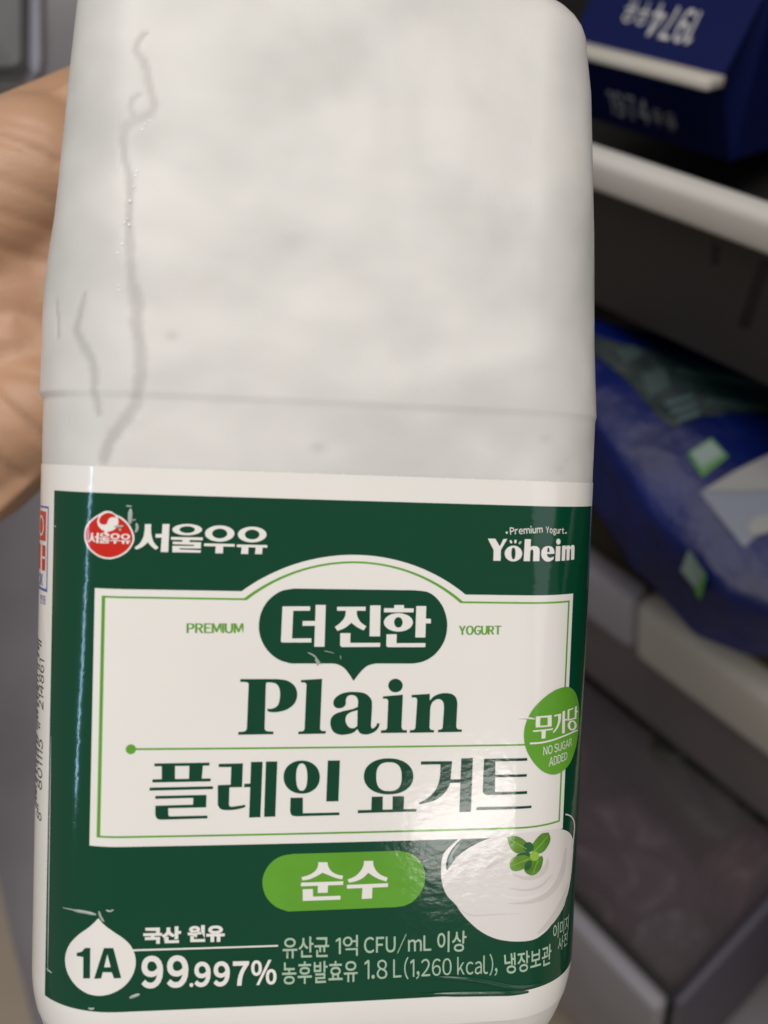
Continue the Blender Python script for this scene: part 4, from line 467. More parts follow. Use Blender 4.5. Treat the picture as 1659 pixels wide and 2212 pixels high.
{"p":"brand_emblem","m":"print_white","l":5.92,"k":[[[-35.52,6.11],[-35.17,6.12],[-35.18,5.67],[-35.55,5.67]]]},
{"p":"brand_emblem","m":"print_white","l":5.98,"k":[[[-34.79,6.11],[-34.44,6.12],[-34.46,5.68],[-34.82,5.68]]]},
{"p":"sub_brand_lettering","m":"print_white","l":3.0,"k":[[[27.47,8.07],[28.83,8.07],[29.71,6.71],[30.31,8.04],[31.04,8.1],[29.94,6.08],[29.97,4.16],[28.64,4.13],[28.62,6.0]]]},
{"p":"sub_brand_lettering","m":"print_white","l":3.06,"k":[[[33.91,5.53],[33.9,5.34],[33.87,5.16],[33.81,4.99],[33.72,4.82],[33.61,4.66],[33.48,4.52],[33.32,4.4],[33.15,4.29],[32.96,4.21],[32.76,4.14],[32.56,4.11],[32.35,4.09],[32.13,4.1],[31.92,4.13],[31.72,4.18],[31.53,4.26],[31.35,4.36],[31.18,4.48],[31.04,4.61],[30.91,4.77],[30.81,4.93],[30.74,5.1],[30.69,5.28],[30.67,5.46],[30.67,5.65],[30.71,5.83],[30.77,6.0],[30.85,6.17],[30.97,6.32],[31.1,6.47],[31.25,6.59],[31.42,6.7],[31.61,6.78],[31.81,6.84],[32.01,6.88],[32.22,6.9],[32.44,6.89],[32.65,6.86],[32.85,6.81],[33.04,6.73],[33.22,6.63],[33.39,6.51],[33.54,6.38],[33.66,6.23],[33.76,6.06],[33.84,5.89],[33.89,5.71]],[[32.68,5.53],[32.68,5.27],[32.67,5.07],[32.65,4.89],[32.61,4.74],[32.56,4.62],[32.5,4.53],[32.42,4.48],[32.33,4.46],[32.23,4.47],[32.16,4.53],[32.09,4.61],[32.03,4.73],[31.98,4.88],[31.94,5.05],[31.91,5.25],[31.89,5.51],[31.89,5.77],[31.9,5.97],[31.92,6.15],[31.96,6.3],[32.01,6.42],[32.07,6.5],[32.14,6.56],[32.24,6.58],[32.33,6.56],[32.41,6.51],[32.48,6.43],[32.54,6.31],[32.59,6.16],[32.63,5.99],[32.66,5.78]]]},
{"p":"sub_brand_lettering","m":"print_white","l":3.12,"k":[[[34.3,8.11],[35.41,8.13],[35.4,6.74],[35.51,6.78],[35.62,6.84],[35.74,6.88],[35.86,6.91],[36.04,6.92],[36.23,6.91],[36.42,6.89],[36.6,6.85],[36.74,6.79],[36.86,6.71],[36.97,6.61],[37.06,6.5],[37.12,6.37],[37.16,6.22],[37.18,6.07],[37.21,5.92],[37.21,4.21],[36.0,4.2],[36.0,5.91],[35.96,6.0],[35.93,6.09],[35.88,6.18],[35.83,6.26],[35.78,6.28],[35.72,6.3],[35.67,6.29],[35.62,6.28],[35.55,6.23],[35.5,6.16],[35.46,6.09],[35.41,6.02],[35.39,4.19],[34.24,4.17]]]},
{"p":"sub_brand_lettering","m":"print_white","l":3.18,"k":[[[38.81,6.93],[39.02,6.93],[39.23,6.91],[39.44,6.87],[39.64,6.8],[39.8,6.7],[39.95,6.57],[40.07,6.42],[40.16,6.27],[40.23,6.08],[40.26,5.89],[40.28,5.69],[40.31,5.5],[38.67,5.51],[38.71,5.4],[38.73,5.29],[38.77,5.18],[38.83,5.09],[38.92,5.0],[39.02,4.92],[39.13,4.86],[39.25,4.82],[39.37,4.8],[39.5,4.8],[39.62,4.82],[39.74,4.85],[39.86,4.9],[39.98,4.96],[40.08,5.03],[40.2,5.1],[40.11,4.52],[39.96,4.44],[39.81,4.36],[39.65,4.28],[39.49,4.22],[39.36,4.18],[39.22,4.14],[39.09,4.12],[38.95,4.12],[38.77,4.14],[38.59,4.17],[38.42,4.22],[38.27,4.3],[38.1,4.42],[37.95,4.56],[37.82,4.72],[37.71,4.88],[37.64,5.03],[37.58,5.19],[37.55,5.35],[37.53,5.52],[37.53,5.71],[37.54,5.91],[37.58,6.09],[37.65,6.27],[37.74,6.42],[37.85,6.56],[37.99,6.67],[38.15,6.78],[38.29,6.84],[38.46,6.89],[38.63,6.92]],[[38.73,5.83],[38.72,5.97],[38.71,6.12],[38.7,6.26],[38.72,6.39],[38.75,6.48],[38.8,6.57],[38.86,6.64],[38.95,6.67],[39.03,6.64],[39.08,6.57],[39.12,6.48],[39.15,6.39],[39.18,6.25],[39.21,6.11],[39.22,5.97],[39.24,5.83]]]},
{"p":"sub_brand_lettering","m":"print_white","l":3.24,"k":[[[40.59,6.91],[41.62,6.9],[41.67,4.2],[40.57,4.18]]]},
{"p":"sub_brand_lettering","m":"print_white","l":3.3,"k":[[[41.6,7.72],[41.6,7.6],[41.56,7.49],[41.51,7.39],[41.43,7.31],[41.33,7.25],[41.23,7.21],[41.11,7.2],[41.0,7.21],[40.89,7.25],[40.79,7.31],[40.7,7.4],[40.64,7.5],[40.6,7.61],[40.58,7.73],[40.58,7.84],[40.61,7.95],[40.67,8.05],[40.74,8.14],[40.84,8.2],[40.94,8.24],[41.05,8.25],[41.17,8.24],[41.28,8.2],[41.38,8.13],[41.47,8.05],[41.54,7.95],[41.58,7.83]]]},
{"p":"sub_brand_lettering","m":"print_white","l":3.36,"k":[[[42.01,6.93],[42.94,6.99],[42.94,6.72],[43.09,6.82],[43.24,6.93],[43.42,6.99],[43.61,7.0],[43.82,6.97],[44.01,6.91],[44.09,6.85],[44.14,6.77],[44.19,6.69],[44.34,6.82],[44.5,6.94],[44.69,7.03],[44.9,7.05],[45.11,7.02],[45.29,6.94],[45.41,6.81],[45.45,6.66],[45.49,6.51],[45.53,4.33],[44.55,4.31],[44.47,6.18],[44.41,6.26],[44.36,6.33],[44.27,6.37],[44.19,6.34],[44.14,6.27],[44.1,6.2],[44.08,4.28],[43.3,4.26],[43.21,6.22],[43.15,6.28],[43.1,6.34],[43.03,6.36],[42.96,6.32],[42.93,6.24],[42.91,6.17],[42.91,4.22],[42.06,4.22]]]},
{"p":"sub_brand_lettering","m":"print_white","l":3.42,"k":[[[31.44,7.77],[31.48,7.69],[31.54,7.58],[31.6,7.46],[31.66,7.35],[31.7,7.28],[32.02,7.43],[31.98,7.5],[31.92,7.61],[31.86,7.74],[31.8,7.85],[31.76,7.92]]]},
{"p":"sub_brand_lettering","m":"print_white","l":3.48,"k":[[[32.41,7.97],[32.4,7.89],[32.38,7.76],[32.36,7.61],[32.34,7.48],[32.33,7.4],[32.7,7.34],[32.72,7.43],[32.73,7.56],[32.76,7.7],[32.77,7.83],[32.79,7.92]]]},
{"p":"sub_brand_lettering","m":"print_pale_green","l":3,"k":[[[33.44,7.79],[33.39,7.72],[33.32,7.61],[33.23,7.5],[33.16,7.39],[33.11,7.32],[33.41,7.12],[33.46,7.2],[33.53,7.3],[33.61,7.42],[33.69,7.52],[33.74,7.59]]]},
{"p":"sub_brand_lettering","m":"print_white","l":3,"k":[[[31.09,9.21],[31.08,9.14],[31.05,9.09],[31.0,9.04],[30.93,9.02],[30.86,9.01],[30.79,9.04],[30.74,9.08],[30.7,9.14],[30.69,9.2],[30.7,9.27],[30.73,9.33],[30.78,9.37],[30.85,9.4],[30.92,9.4],[30.98,9.38],[31.04,9.34],[31.08,9.28]]]},
{"p":"sub_brand_lettering","m":"print_white","l":3,"k":[[[43.05,9.29],[43.04,9.23],[43.01,9.19],[42.96,9.15],[42.9,9.14],[42.84,9.14],[42.78,9.16],[42.73,9.19],[42.69,9.24],[42.68,9.29],[42.69,9.34],[42.71,9.39],[42.76,9.42],[42.82,9.44],[42.88,9.44],[42.95,9.42],[43.0,9.38],[43.03,9.34]]]},
{"p":"flavour_pill","m":"print_light_green","l":3,"k":[[[-5.22,-48.06],[13.57,-48.0],[13.98,-48.11],[14.4,-48.2],[14.81,-48.3],[15.22,-48.41],[15.62,-48.55],[16.0,-48.75],[16.35,-48.99],[16.68,-49.27],[17.0,-49.57],[17.28,-49.9],[17.54,-50.25],[17.77,-50.61],[17.95,-50.96],[18.09,-51.32],[18.21,-51.7],[18.29,-52.08],[18.35,-52.46],[18.38,-52.85],[18.39,-53.23],[18.38,-53.6],[18.34,-53.98],[18.27,-54.35],[18.17,-54.71],[18.04,-55.05],[17.85,-55.45],[17.63,-55.84],[17.38,-56.21],[17.11,-56.57],[16.82,-56.9],[16.51,-57.21],[16.29,-57.4],[16.04,-57.56],[15.78,-57.69],[15.5,-57.8],[15.22,-57.91],[14.94,-58.0],[14.68,-58.07],[14.42,-58.12],[14.15,-58.15],[13.88,-58.18],[13.61,-58.2],[13.35,-58.24],[-5.87,-58.33],[-6.23,-58.19],[-6.6,-58.06],[-6.96,-57.93],[-7.32,-57.79],[-7.67,-57.63],[-8.01,-57.43],[-8.33,-57.19],[-8.64,-56.93],[-8.94,-56.65],[-9.21,-56.35],[-9.46,-56.03],[-9.69,-55.7],[-9.89,-55.33],[-10.06,-54.94],[-10.21,-54.55],[-10.33,-54.14],[-10.42,-53.73],[-10.48,-53.32],[-10.5,-52.97],[-10.5,-52.62],[-10.46,-52.27],[-10.39,-51.92],[-10.31,-51.59],[-10.2,-51.26],[-10.05,-50.92],[-9.89,-50.6],[-9.7,-50.28],[-9.49,-49.98],[-9.26,-49.7],[-9.01,-49.43],[-8.76,-49.21],[-8.5,-49.01],[-8.22,-48.82],[-7.93,-48.66],[-7.63,-48.52],[-7.32,-48.4],[-6.98,-48.3],[-6.63,-48.23],[-6.28,-48.18],[-5.92,-48.14],[-5.57,-48.1]]]},
{"p":"flavour_pill","m":"print_dark_green","l":2,"k":[[[18.03,-49.37],[18.01,-49.63],[17.95,-49.88],[17.84,-50.1],[17.7,-50.28],[17.52,-50.41],[17.32,-50.49],[17.11,-50.51],[16.89,-50.47],[16.68,-50.38],[16.5,-50.24],[16.34,-50.05],[16.21,-49.82],[16.13,-49.57],[16.1,-49.31],[16.11,-49.06],[16.18,-48.81],[16.28,-48.59],[16.43,-48.41],[16.6,-48.28],[16.81,-48.2],[17.02,-48.18],[17.23,-48.21],[17.44,-48.31],[17.63,-48.45],[17.79,-48.64],[17.91,-48.87],[17.99,-49.11]]]},
{"p":"flavour_pill","m":"print_white","l":4.0,"k":[[[-0.86,-49.65],[0.79,-49.7],[0.81,-49.87],[0.82,-50.05],[0.85,-50.23],[0.9,-50.39],[1.01,-50.64],[1.14,-50.88],[1.29,-51.1],[1.47,-51.3],[1.69,-51.49],[1.94,-51.66],[2.2,-51.8],[2.47,-51.93],[2.74,-52.03],[3.03,-52.1],[3.32,-52.16],[3.61,-52.22],[3.47,-52.85],[3.18,-52.78],[2.88,-52.72],[2.58,-52.65],[2.29,-52.56],[1.99,-52.44],[1.69,-52.31],[1.4,-52.18],[1.1,-52.04],[0.82,-51.92],[0.53,-51.8],[0.25,-51.68],[-0.04,-51.55],[-0.33,-51.72],[-0.63,-51.89],[-0.92,-52.06],[-1.22,-52.21],[-1.5,-52.34],[-1.79,-52.47],[-2.08,-52.58],[-2.37,-52.67],[-2.65,-52.73],[-2.94,-52.77],[-3.24,-52.8],[-3.53,-52.83],[-3.74,-52.27],[-3.4,-52.18],[-3.06,-52.1],[-2.72,-52.0],[-2.4,-51.88],[-2.11,-51.75],[-1.84,-51.6],[-1.58,-51.42],[-1.35,-51.22],[-1.2,-51.03],[-1.07,-50.81],[-0.98,-50.58],[-0.89,-50.34],[-0.86,-50.18],[-0.86,-50.0],[-0.86,-49.83]]]},
{"p":"flavour_pill","m":"print_white","l":4.06,"k":[[[-3.75,-53.22],[3.68,-53.2],[3.68,-53.85],[-3.8,-53.87]]]},
{"p":"flavour_pill","m":"print_white","l":4.12,"k":[[[-0.79,-53.61],[1.0,-53.63],[0.97,-55.16],[-0.78,-55.16]]]},
{"p":"flavour_pill","m":"print_white","l":4.18,"k":[[[-3.44,-54.42],[-1.64,-54.42],[-1.59,-55.8],[3.28,-55.81],[3.26,-56.49],[-3.37,-56.5]]]},
{"p":"flavour_pill","m":"print_white","l":4.24,"k":[[[7.25,-49.65],[8.87,-49.68],[8.9,-49.89],[8.91,-50.11],[8.94,-50.33],[9.0,-50.54],[9.1,-50.8],[9.22,-51.06],[9.37,-51.32],[9.53,-51.55],[9.71,-51.76],[9.91,-51.95],[10.12,-52.12],[10.35,-52.28],[10.65,-52.44],[10.97,-52.57],[11.3,-52.69],[11.62,-52.82],[11.38,-53.47],[11.08,-53.38],[10.77,-53.28],[10.47,-53.19],[10.18,-53.07],[9.87,-52.93],[9.56,-52.77],[9.26,-52.61],[8.97,-52.43],[8.74,-52.28],[8.52,-52.13],[8.3,-51.96],[8.08,-51.8],[7.86,-52.03],[7.65,-52.26],[7.44,-52.48],[7.2,-52.67],[6.93,-52.85],[6.64,-53.0],[6.34,-53.12],[6.04,-53.23],[5.71,-53.32],[5.38,-53.38],[5.04,-53.43],[4.71,-53.49],[4.42,-52.92],[4.77,-52.79],[5.13,-52.66],[5.48,-52.51],[5.81,-52.33],[6.08,-52.13],[6.32,-51.89],[6.55,-51.63],[6.76,-51.36],[6.89,-51.16],[7.01,-50.94],[7.11,-50.72],[7.18,-50.48],[7.22,-50.28],[7.24,-50.07],[7.24,-49.86]]]},
{"p":"flavour_pill","m":"print_white","l":4.3,"k":[[[4.35,-53.88],[11.69,-53.82],[11.7,-54.5],[4.35,-54.55]]]},
{"p":"flavour_pill","m":"print_white","l":4.36,"k":[[[7.14,-54.31],[8.91,-54.33],[8.91,-56.49],[7.07,-56.5]]]},
{"p":"sugar_free_seal","m":"print_light_green","l":5,"k":[[[45.13,-19.35],[45.37,-19.4],[45.6,-19.46],[45.84,-19.53],[46.08,-19.63],[46.31,-19.73],[46.53,-19.84],[46.84,-20.02],[47.15,-20.2],[47.45,-20.4],[47.73,-20.61],[48.0,-20.82],[48.24,-21.04],[48.51,-21.31],[48.75,-21.58],[48.96,-21.85],[49.15,-22.12],[49.32,-22.4],[49.49,-22.67],[49.66,-22.95],[49.81,-23.23],[49.95,-23.51],[50.06,-23.78],[50.17,-24.05],[50.25,-24.32],[50.34,-24.63],[50.4,-24.94],[50.44,-25.25],[50.47,-25.55],[50.49,-25.85],[50.51,-26.14],[50.53,-26.52],[50.54,-26.89],[50.55,-27.26],[50.54,-27.63],[50.52,-27.99],[50.49,-28.35],[50.44,-28.71],[50.38,-29.07],[50.31,-29.42],[50.22,-29.77],[50.11,-30.11],[49.98,-30.45],[49.82,-30.78],[49.65,-31.11],[49.47,-31.44],[49.27,-31.76],[49.05,-32.07],[48.82,-32.38],[48.59,-32.67],[48.36,-32.96],[48.12,-33.25],[47.86,-33.52],[47.57,-33.79],[47.26,-34.04],[46.99,-34.22],[46.7,-34.38],[46.4,-34.54],[46.08,-34.68],[45.75,-34.82],[45.43,-34.95],[45.17,-35.03],[44.91,-35.11],[44.64,-35.18],[44.37,-35.23],[44.09,-35.28],[43.82,-35.32],[43.6,-35.35],[43.37,-35.37],[43.15,-35.38],[42.92,-35.38],[42.7,-35.37],[42.47,-35.35],[42.21,-35.31],[41.96,-35.26],[41.71,-35.19],[41.46,-35.12],[41.22,-35.04],[40.99,-34.95],[40.72,-34.84],[40.46,-34.72],[40.2,-34.6],[39.96,-34.47],[39.72,-34.32],[39.5,-34.17],[39.21,-33.95],[38.94,-33.72],[38.69,-33.49],[38.44,-33.25],[38.2,-33.0],[37.98,-32.75],[37.75,-32.49],[37.54,-32.23],[37.34,-31.97],[37.15,-31.7],[36.96,-31.42],[36.79,-31.15],[36.63,-30.87],[36.48,-30.59],[36.34,-30.3],[36.22,-30.01],[36.1,-29.72],[36.0,-29.42],[35.91,-29.11],[35.83,-28.8],[35.77,-28.49],[35.72,-28.18],[35.68,-27.87],[35.65,-27.56],[35.64,-27.27],[35.64,-26.99],[35.65,-26.71],[35.67,-26.43],[35.71,-26.15],[35.75,-25.88],[35.81,-25.59],[35.89,-25.31],[35.97,-25.03],[36.07,-24.75],[36.18,-24.48],[36.3,-24.21],[36.44,-23.92],[36.59,-23.64],[36.75,-23.36],[36.92,-23.09],[37.11,-22.83],[37.31,-22.57],[37.56,-22.28],[37.83,-22.01],[38.11,-21.74],[38.41,-21.48],[38.71,-21.23],[39.03,-20.99],[39.33,-20.77],[39.64,-20.57],[39.96,-20.37],[40.3,-20.18],[40.65,-20.0],[41.02,-19.84],[41.32,-19.72],[41.63,-19.62],[41.96,-19.52],[42.31,-19.44],[42.66,-19.38],[43.04,-19.33],[43.35,-19.29],[43.68,-19.27],[44.02,-19.27],[44.38,-19.28],[44.75,-19.3]]]},
{"p":"sugar_free_seal","m":"print_white","l":6.0,"k":[[[37.82,-24.07],[41.23,-24.08],[41.32,-26.2],[37.86,-26.08]],[[38.73,-24.35],[40.34,-24.44],[40.39,-25.89],[38.77,-25.83]]]},
{"p":"sugar_free_seal","m":"print_white","l":6.06,"k":[[[37.36,-26.6],[41.67,-26.59],[41.69,-26.86],[37.34,-26.87]]]},
{"p":"sugar_free_seal","m":"print_white","l":6.12,"k":[[[39.12,-26.76],[40.03,-26.76],[40.03,-28.29],[39.18,-28.26]]]},
{"p":"sugar_free_seal","m":"print_white","l":6.18,"k":[[[41.81,-24.17],[43.59,-24.1],[43.6,-24.3],[43.61,-24.49],[43.62,-24.69],[43.61,-24.88],[43.59,-25.09],[43.56,-25.3],[43.51,-25.51],[43.44,-25.71],[43.35,-25.92],[43.25,-26.12],[43.13,-26.32],[43.0,-26.5],[42.85,-26.69],[42.69,-26.86],[42.52,-27.03],[42.33,-27.18],[42.2,-27.28],[42.05,-27.36],[41.9,-27.44],[41.76,-27.52],[41.68,-27.31],[41.81,-27.19],[41.94,-27.07],[42.08,-26.95],[42.19,-26.82],[42.33,-26.66],[42.46,-26.48],[42.58,-26.31],[42.68,-26.12],[42.75,-25.92],[42.8,-25.71],[42.84,-25.5],[42.87,-25.29],[42.88,-25.08],[42.87,-24.86],[42.86,-24.64],[42.85,-24.43],[41.8,-24.43]]]},
{"p":"sugar_free_seal","m":"print_white","l":6.24,"k":[[[43.95,-23.77],[44.68,-23.74],[44.89,-27.96],[44.1,-27.92]]]},
{"p":"sugar_free_seal","m":"print_white","l":6.3,"k":[[[44.73,-25.34],[45.41,-25.34],[45.43,-25.64],[44.75,-25.63]]]},
{"p":"sugar_free_seal","m":"print_white","l":6.36,"k":[[[45.45,-23.65],[47.46,-23.65],[47.45,-23.86],[46.08,-23.92],[46.13,-25.54],[48.12,-25.65],[48.11,-25.91],[45.54,-25.76]]]},
{"p":"sugar_free_seal","m":"print_white","l":6.42,"k":[[[48.07,-23.54],[48.88,-23.56],[48.94,-26.07],[48.11,-25.95]]]},
{"p":"sugar_free_seal","m":"print_white","l":6.48,"k":[[[48.9,-24.49],[49.54,-24.63],[49.53,-24.91],[48.89,-24.8]]]},
{"p":"sugar_free_seal","m":"print_white","l":6.54,"k":[[[49.27,-27.37],[49.25,-27.54],[49.17,-27.69],[49.03,-27.81],[48.83,-27.91],[48.58,-27.98],[48.3,-28.02],[48.0,-28.03],[47.69,-28.01],[47.38,-27.96],[47.08,-27.89],[46.79,-27.79],[46.52,-27.66],[46.29,-27.52],[46.09,-27.37],[45.92,-27.2],[45.8,-27.02],[45.72,-26.85],[45.68,-26.67],[45.69,-26.5],[45.75,-26.35],[45.85,-26.21],[45.99,-26.1],[46.17,-26.01],[46.38,-25.95],[46.63,-25.93],[46.91,-25.93],[47.2,-25.97],[47.51,-26.05],[47.82,-26.15],[48.13,-26.29],[48.42,-26.44],[48.69,-26.62],[48.91,-26.81],[49.09,-27.0],[49.21,-27.19]],[[48.19,-27.13],[48.19,-27.27],[48.14,-27.4],[48.06,-27.51],[47.95,-27.6],[47.81,-27.66],[47.65,-27.68],[47.48,-27.68],[47.3,-27.65],[47.13,-27.58],[46.97,-27.49],[46.83,-27.38],[46.71,-27.25],[46.62,-27.11],[46.56,-26.96],[46.53,-26.81],[46.54,-26.66],[46.58,-26.53],[46.64,-26.42],[46.74,-26.33],[46.87,-26.27],[47.01,-26.23],[47.17,-26.23],[47.35,-26.27],[47.52,-26.33],[47.69,-26.42],[47.84,-26.54],[47.98,-26.68],[48.08,-26.82],[48.16,-26.98]]]},
{"p":"sugar_free_seal","m":"print_white","l":6.6,"k":[[[36.85,-29.13],[37.14,-29.13],[37.55,-29.14],[38.04,-29.15],[38.57,-29.15],[39.07,-29.14],[39.55,-29.12],[40.04,-29.08],[40.55,-29.04],[41.06,-29.0],[41.58,-28.95],[42.09,-28.9],[42.59,-28.84],[43.11,-28.78],[43.69,-28.71],[44.36,-28.65],[45.24,-28.57],[46.37,-28.5],[47.64,-28.47],[48.94,-28.5],[50.01,-28.56],[49.68,-28.24],[48.65,-28.19],[47.39,-28.17],[46.15,-28.21],[45.05,-28.28],[44.18,-28.36],[43.52,-28.43],[42.95,-28.49],[42.45,-28.55],[41.96,-28.61],[41.46,-28.66],[40.95,-28.7],[40.45,-28.74],[39.95,-28.78],[39.47,-28.81],[39.01,-28.83],[38.52,-28.84],[38.01,-28.83],[37.52,-28.82],[37.1,-28.81],[36.81,-28.81]]]},
{"p":"droplet_badge","m":"print_white","l":3,"k":[[[-38.12,-58.7],[-37.97,-58.88],[-37.81,-59.06],[-37.66,-59.24],[-37.51,-59.42],[-37.34,-59.59],[-37.17,-59.75],[-36.91,-59.97],[-36.65,-60.17],[-36.38,-60.37],[-36.1,-60.57],[-35.83,-60.76],[-35.55,-60.96],[-35.25,-61.18],[-34.94,-61.4],[-34.63,-61.61],[-34.32,-61.83],[-34.02,-62.06],[-33.73,-62.31],[-33.5,-62.52],[-33.26,-62.75],[-33.04,-62.98],[-32.83,-63.23],[-32.63,-63.49],[-32.46,-63.77],[-32.29,-64.11],[-32.13,-64.46],[-31.99,-64.82],[-31.88,-65.18],[-31.79,-65.55],[-31.74,-65.93],[-31.71,-66.33],[-31.72,-66.73],[-31.75,-67.13],[-31.82,-67.53],[-31.91,-67.92],[-32.02,-68.29],[-32.18,-68.68],[-32.36,-69.05],[-32.57,-69.41],[-32.8,-69.76],[-33.06,-70.08],[-33.33,-70.38],[-33.62,-70.66],[-33.94,-70.91],[-34.27,-71.13],[-34.61,-71.34],[-34.97,-71.52],[-35.33,-71.69],[-35.68,-71.84],[-36.05,-71.96],[-36.43,-72.07],[-36.81,-72.16],[-37.21,-72.23],[-37.6,-72.27],[-38.0,-72.29],[-38.4,-72.29],[-38.81,-72.26],[-39.21,-72.21],[-39.61,-72.14],[-40.0,-72.04],[-40.43,-71.89],[-40.84,-71.71],[-41.25,-71.51],[-41.64,-71.29],[-42.01,-71.04],[-42.36,-70.78],[-42.69,-70.49],[-43.0,-70.18],[-43.28,-69.85],[-43.53,-69.51],[-43.76,-69.14],[-43.96,-68.76],[-44.1,-68.41],[-44.21,-68.04],[-44.29,-67.66],[-44.33,-67.27],[-44.34,-66.87],[-44.31,-66.46],[-44.25,-66.08],[-44.16,-65.69],[-44.03,-65.3],[-43.88,-64.91],[-43.7,-64.53],[-43.49,-64.16],[-43.25,-63.79],[-42.98,-63.42],[-42.68,-63.08],[-42.38,-62.74],[-42.07,-62.42],[-41.76,-62.1],[-41.41,-61.78],[-41.05,-61.48],[-40.69,-61.19],[-40.33,-60.91],[-39.98,-60.62],[-39.64,-60.33],[-39.37,-60.06],[-39.11,-59.79],[-38.86,-59.52],[-38.61,-59.24],[-38.37,-58.97]]]},
{"p":"droplet_badge","m":"print_green","l":4.0,"k":[[[-40.43,-64.14],[-39.44,-63.99],[-39.37,-69.36],[-40.63,-69.54],[-40.69,-65.77],[-41.94,-65.81],[-41.95,-65.27],[-40.97,-64.86]]]},
{"p":"droplet_badge","m":"print_green","l":4.06,"k":[[[-37.08,-63.83],[-35.49,-63.8],[-34.08,-69.12],[-35.27,-69.15],[-35.68,-68.06],[-37.18,-68.09],[-37.43,-69.2],[-38.65,-69.34]],[[-36.47,-64.87],[-36.97,-67.21],[-35.87,-67.18]]]},
{"p":"milk_lettering","m":"print_white","l":3,"k":[[[-32.23,-64.15],[-7.44,-64.28],[-7.43,-64.57],[-32.15,-64.47]]]},
{"p":"bowl_picture","m":"picture_white","l":4,"k":[[[22.6,-51.65],[22.8,-51.29],[23.0,-50.93],[23.21,-50.58],[23.45,-50.24],[23.77,-49.85],[24.11,-49.48],[24.48,-49.12],[24.86,-48.79],[25.32,-48.45],[25.8,-48.13],[26.29,-47.83],[26.79,-47.55],[27.22,-47.31],[27.66,-47.09],[28.11,-46.89],[28.57,-46.7],[29.13,-46.5],[29.71,-46.32],[30.28,-46.15],[30.86,-45.97],[32.1,-45.84],[33.35,-45.71],[34.6,-45.58],[35.86,-45.47],[37.47,-45.41],[39.18,-45.42],[41.03,-45.52],[43.09,-45.72],[43.58,-45.82],[44.08,-45.91],[44.61,-46.03],[45.15,-46.2],[45.76,-46.43],[46.41,-46.71],[47.07,-47.03],[47.73,-47.41],[48.3,-47.79],[48.83,-48.2],[49.31,-48.63],[49.72,-49.06],[50.1,-49.56],[50.35,-50.03],[50.51,-50.49],[50.61,-50.92],[50.69,-51.55],[50.67,-52.15],[50.6,-52.73],[50.52,-53.31],[50.43,-54.24],[50.34,-55.16],[50.2,-56.06],[49.99,-56.93],[49.72,-57.71],[49.41,-58.47],[49.04,-59.19],[48.58,-59.87],[48.09,-60.45],[47.53,-60.99],[46.95,-61.5],[46.36,-62.01],[45.85,-62.42],[45.33,-62.81],[44.79,-63.18],[44.24,-63.55],[43.69,-63.92],[43.13,-64.29],[42.56,-64.64],[41.96,-64.95],[41.38,-65.2],[40.79,-65.43],[40.17,-65.62],[39.53,-65.75],[38.84,-65.8],[38.14,-65.79],[37.44,-65.75],[36.76,-65.7],[36.11,-65.65],[35.46,-65.58],[34.82,-65.5],[34.19,-65.4],[33.54,-65.28],[32.9,-65.14],[32.27,-64.96],[31.65,-64.74],[30.98,-64.46],[30.33,-64.13],[29.7,-63.77],[29.09,-63.38],[28.54,-62.98],[28.02,-62.55],[27.52,-62.1],[27.03,-61.64],[26.57,-61.19],[26.13,-60.73],[25.71,-60.25],[25.3,-59.76],[25.0,-59.35],[24.72,-58.93],[24.44,-58.5],[24.17,-58.07],[23.79,-57.74],[23.41,-57.41],[23.05,-57.08],[22.72,-56.71],[22.45,-56.32],[22.21,-55.9],[22.01,-55.48],[21.83,-55.04],[21.67,-54.56],[21.54,-54.06],[21.43,-53.57],[21.35,-53.07],[21.29,-52.54],[21.27,-52.01],[21.26,-51.48],[21.27,-50.95],[21.27,-50.58],[21.28,-50.21],[21.31,-49.85],[21.37,-49.49],[21.48,-49.15],[21.61,-48.82],[21.78,-48.5],[21.98,-48.21],[22.28,-47.87],[22.62,-47.55],[22.97,-47.25],[23.32,-46.95],[23.57,-46.72],[23.83,-46.49],[24.09,-46.27],[24.34,-46.04],[25.08,-45.96],[24.8,-46.21],[24.51,-46.46],[24.24,-46.71],[23.97,-46.97],[23.7,-47.27],[23.43,-47.58],[23.18,-47.9],[22.96,-48.24],[22.76,-48.58],[22.59,-48.94],[22.43,-49.31],[22.31,-49.68],[22.23,-50.04],[22.17,-50.4],[22.14,-50.77],[22.14,-51.14],[22.16,-51.32],[22.21,-51.49],[22.29,-51.66],[22.39,-51.8],[22.44,-51.81],[22.49,-51.77],[22.55,-51.7]]]},
{"p":"bowl_picture","m":"picture_white","l":4.1,"k":[[[46.35,-43.79],[46.61,-43.9],[46.98,-44.04],[47.41,-44.22],[47.85,-44.42],[48.22,-44.61],[48.55,-44.82],[48.87,-45.06],[49.19,-45.3],[49.47,-45.56],[49.73,-45.83],[49.94,-46.09],[50.11,-46.36],[50.24,-46.64],[50.33,-46.92],[50.41,-47.21],[50.45,-47.5],[50.45,-47.79],[50.41,-48.08],[50.37,-48.4],[50.34,-48.74],[50.3,-49.14],[50.25,-49.6],[50.2,-50.06],[50.15,-50.46],[50.13,-50.74],[50.67,-50.94],[50.72,-50.67],[50.78,-50.27],[50.85,-49.82],[50.92,-49.37],[50.98,-48.97],[51.04,-48.64],[51.1,-48.33],[51.15,-48.04],[51.17,-47.75],[51.14,-47.45],[51.06,-47.15],[50.96,-46.85],[50.82,-46.56],[50.62,-46.25],[50.37,-45.95],[50.06,-45.64],[49.72,-45.34],[49.34,-45.04],[48.95,-44.76],[48.54,-44.5],[48.07,-44.25],[47.57,-44.02],[47.1,-43.82],[46.72,-43.67],[46.47,-43.56]]]},
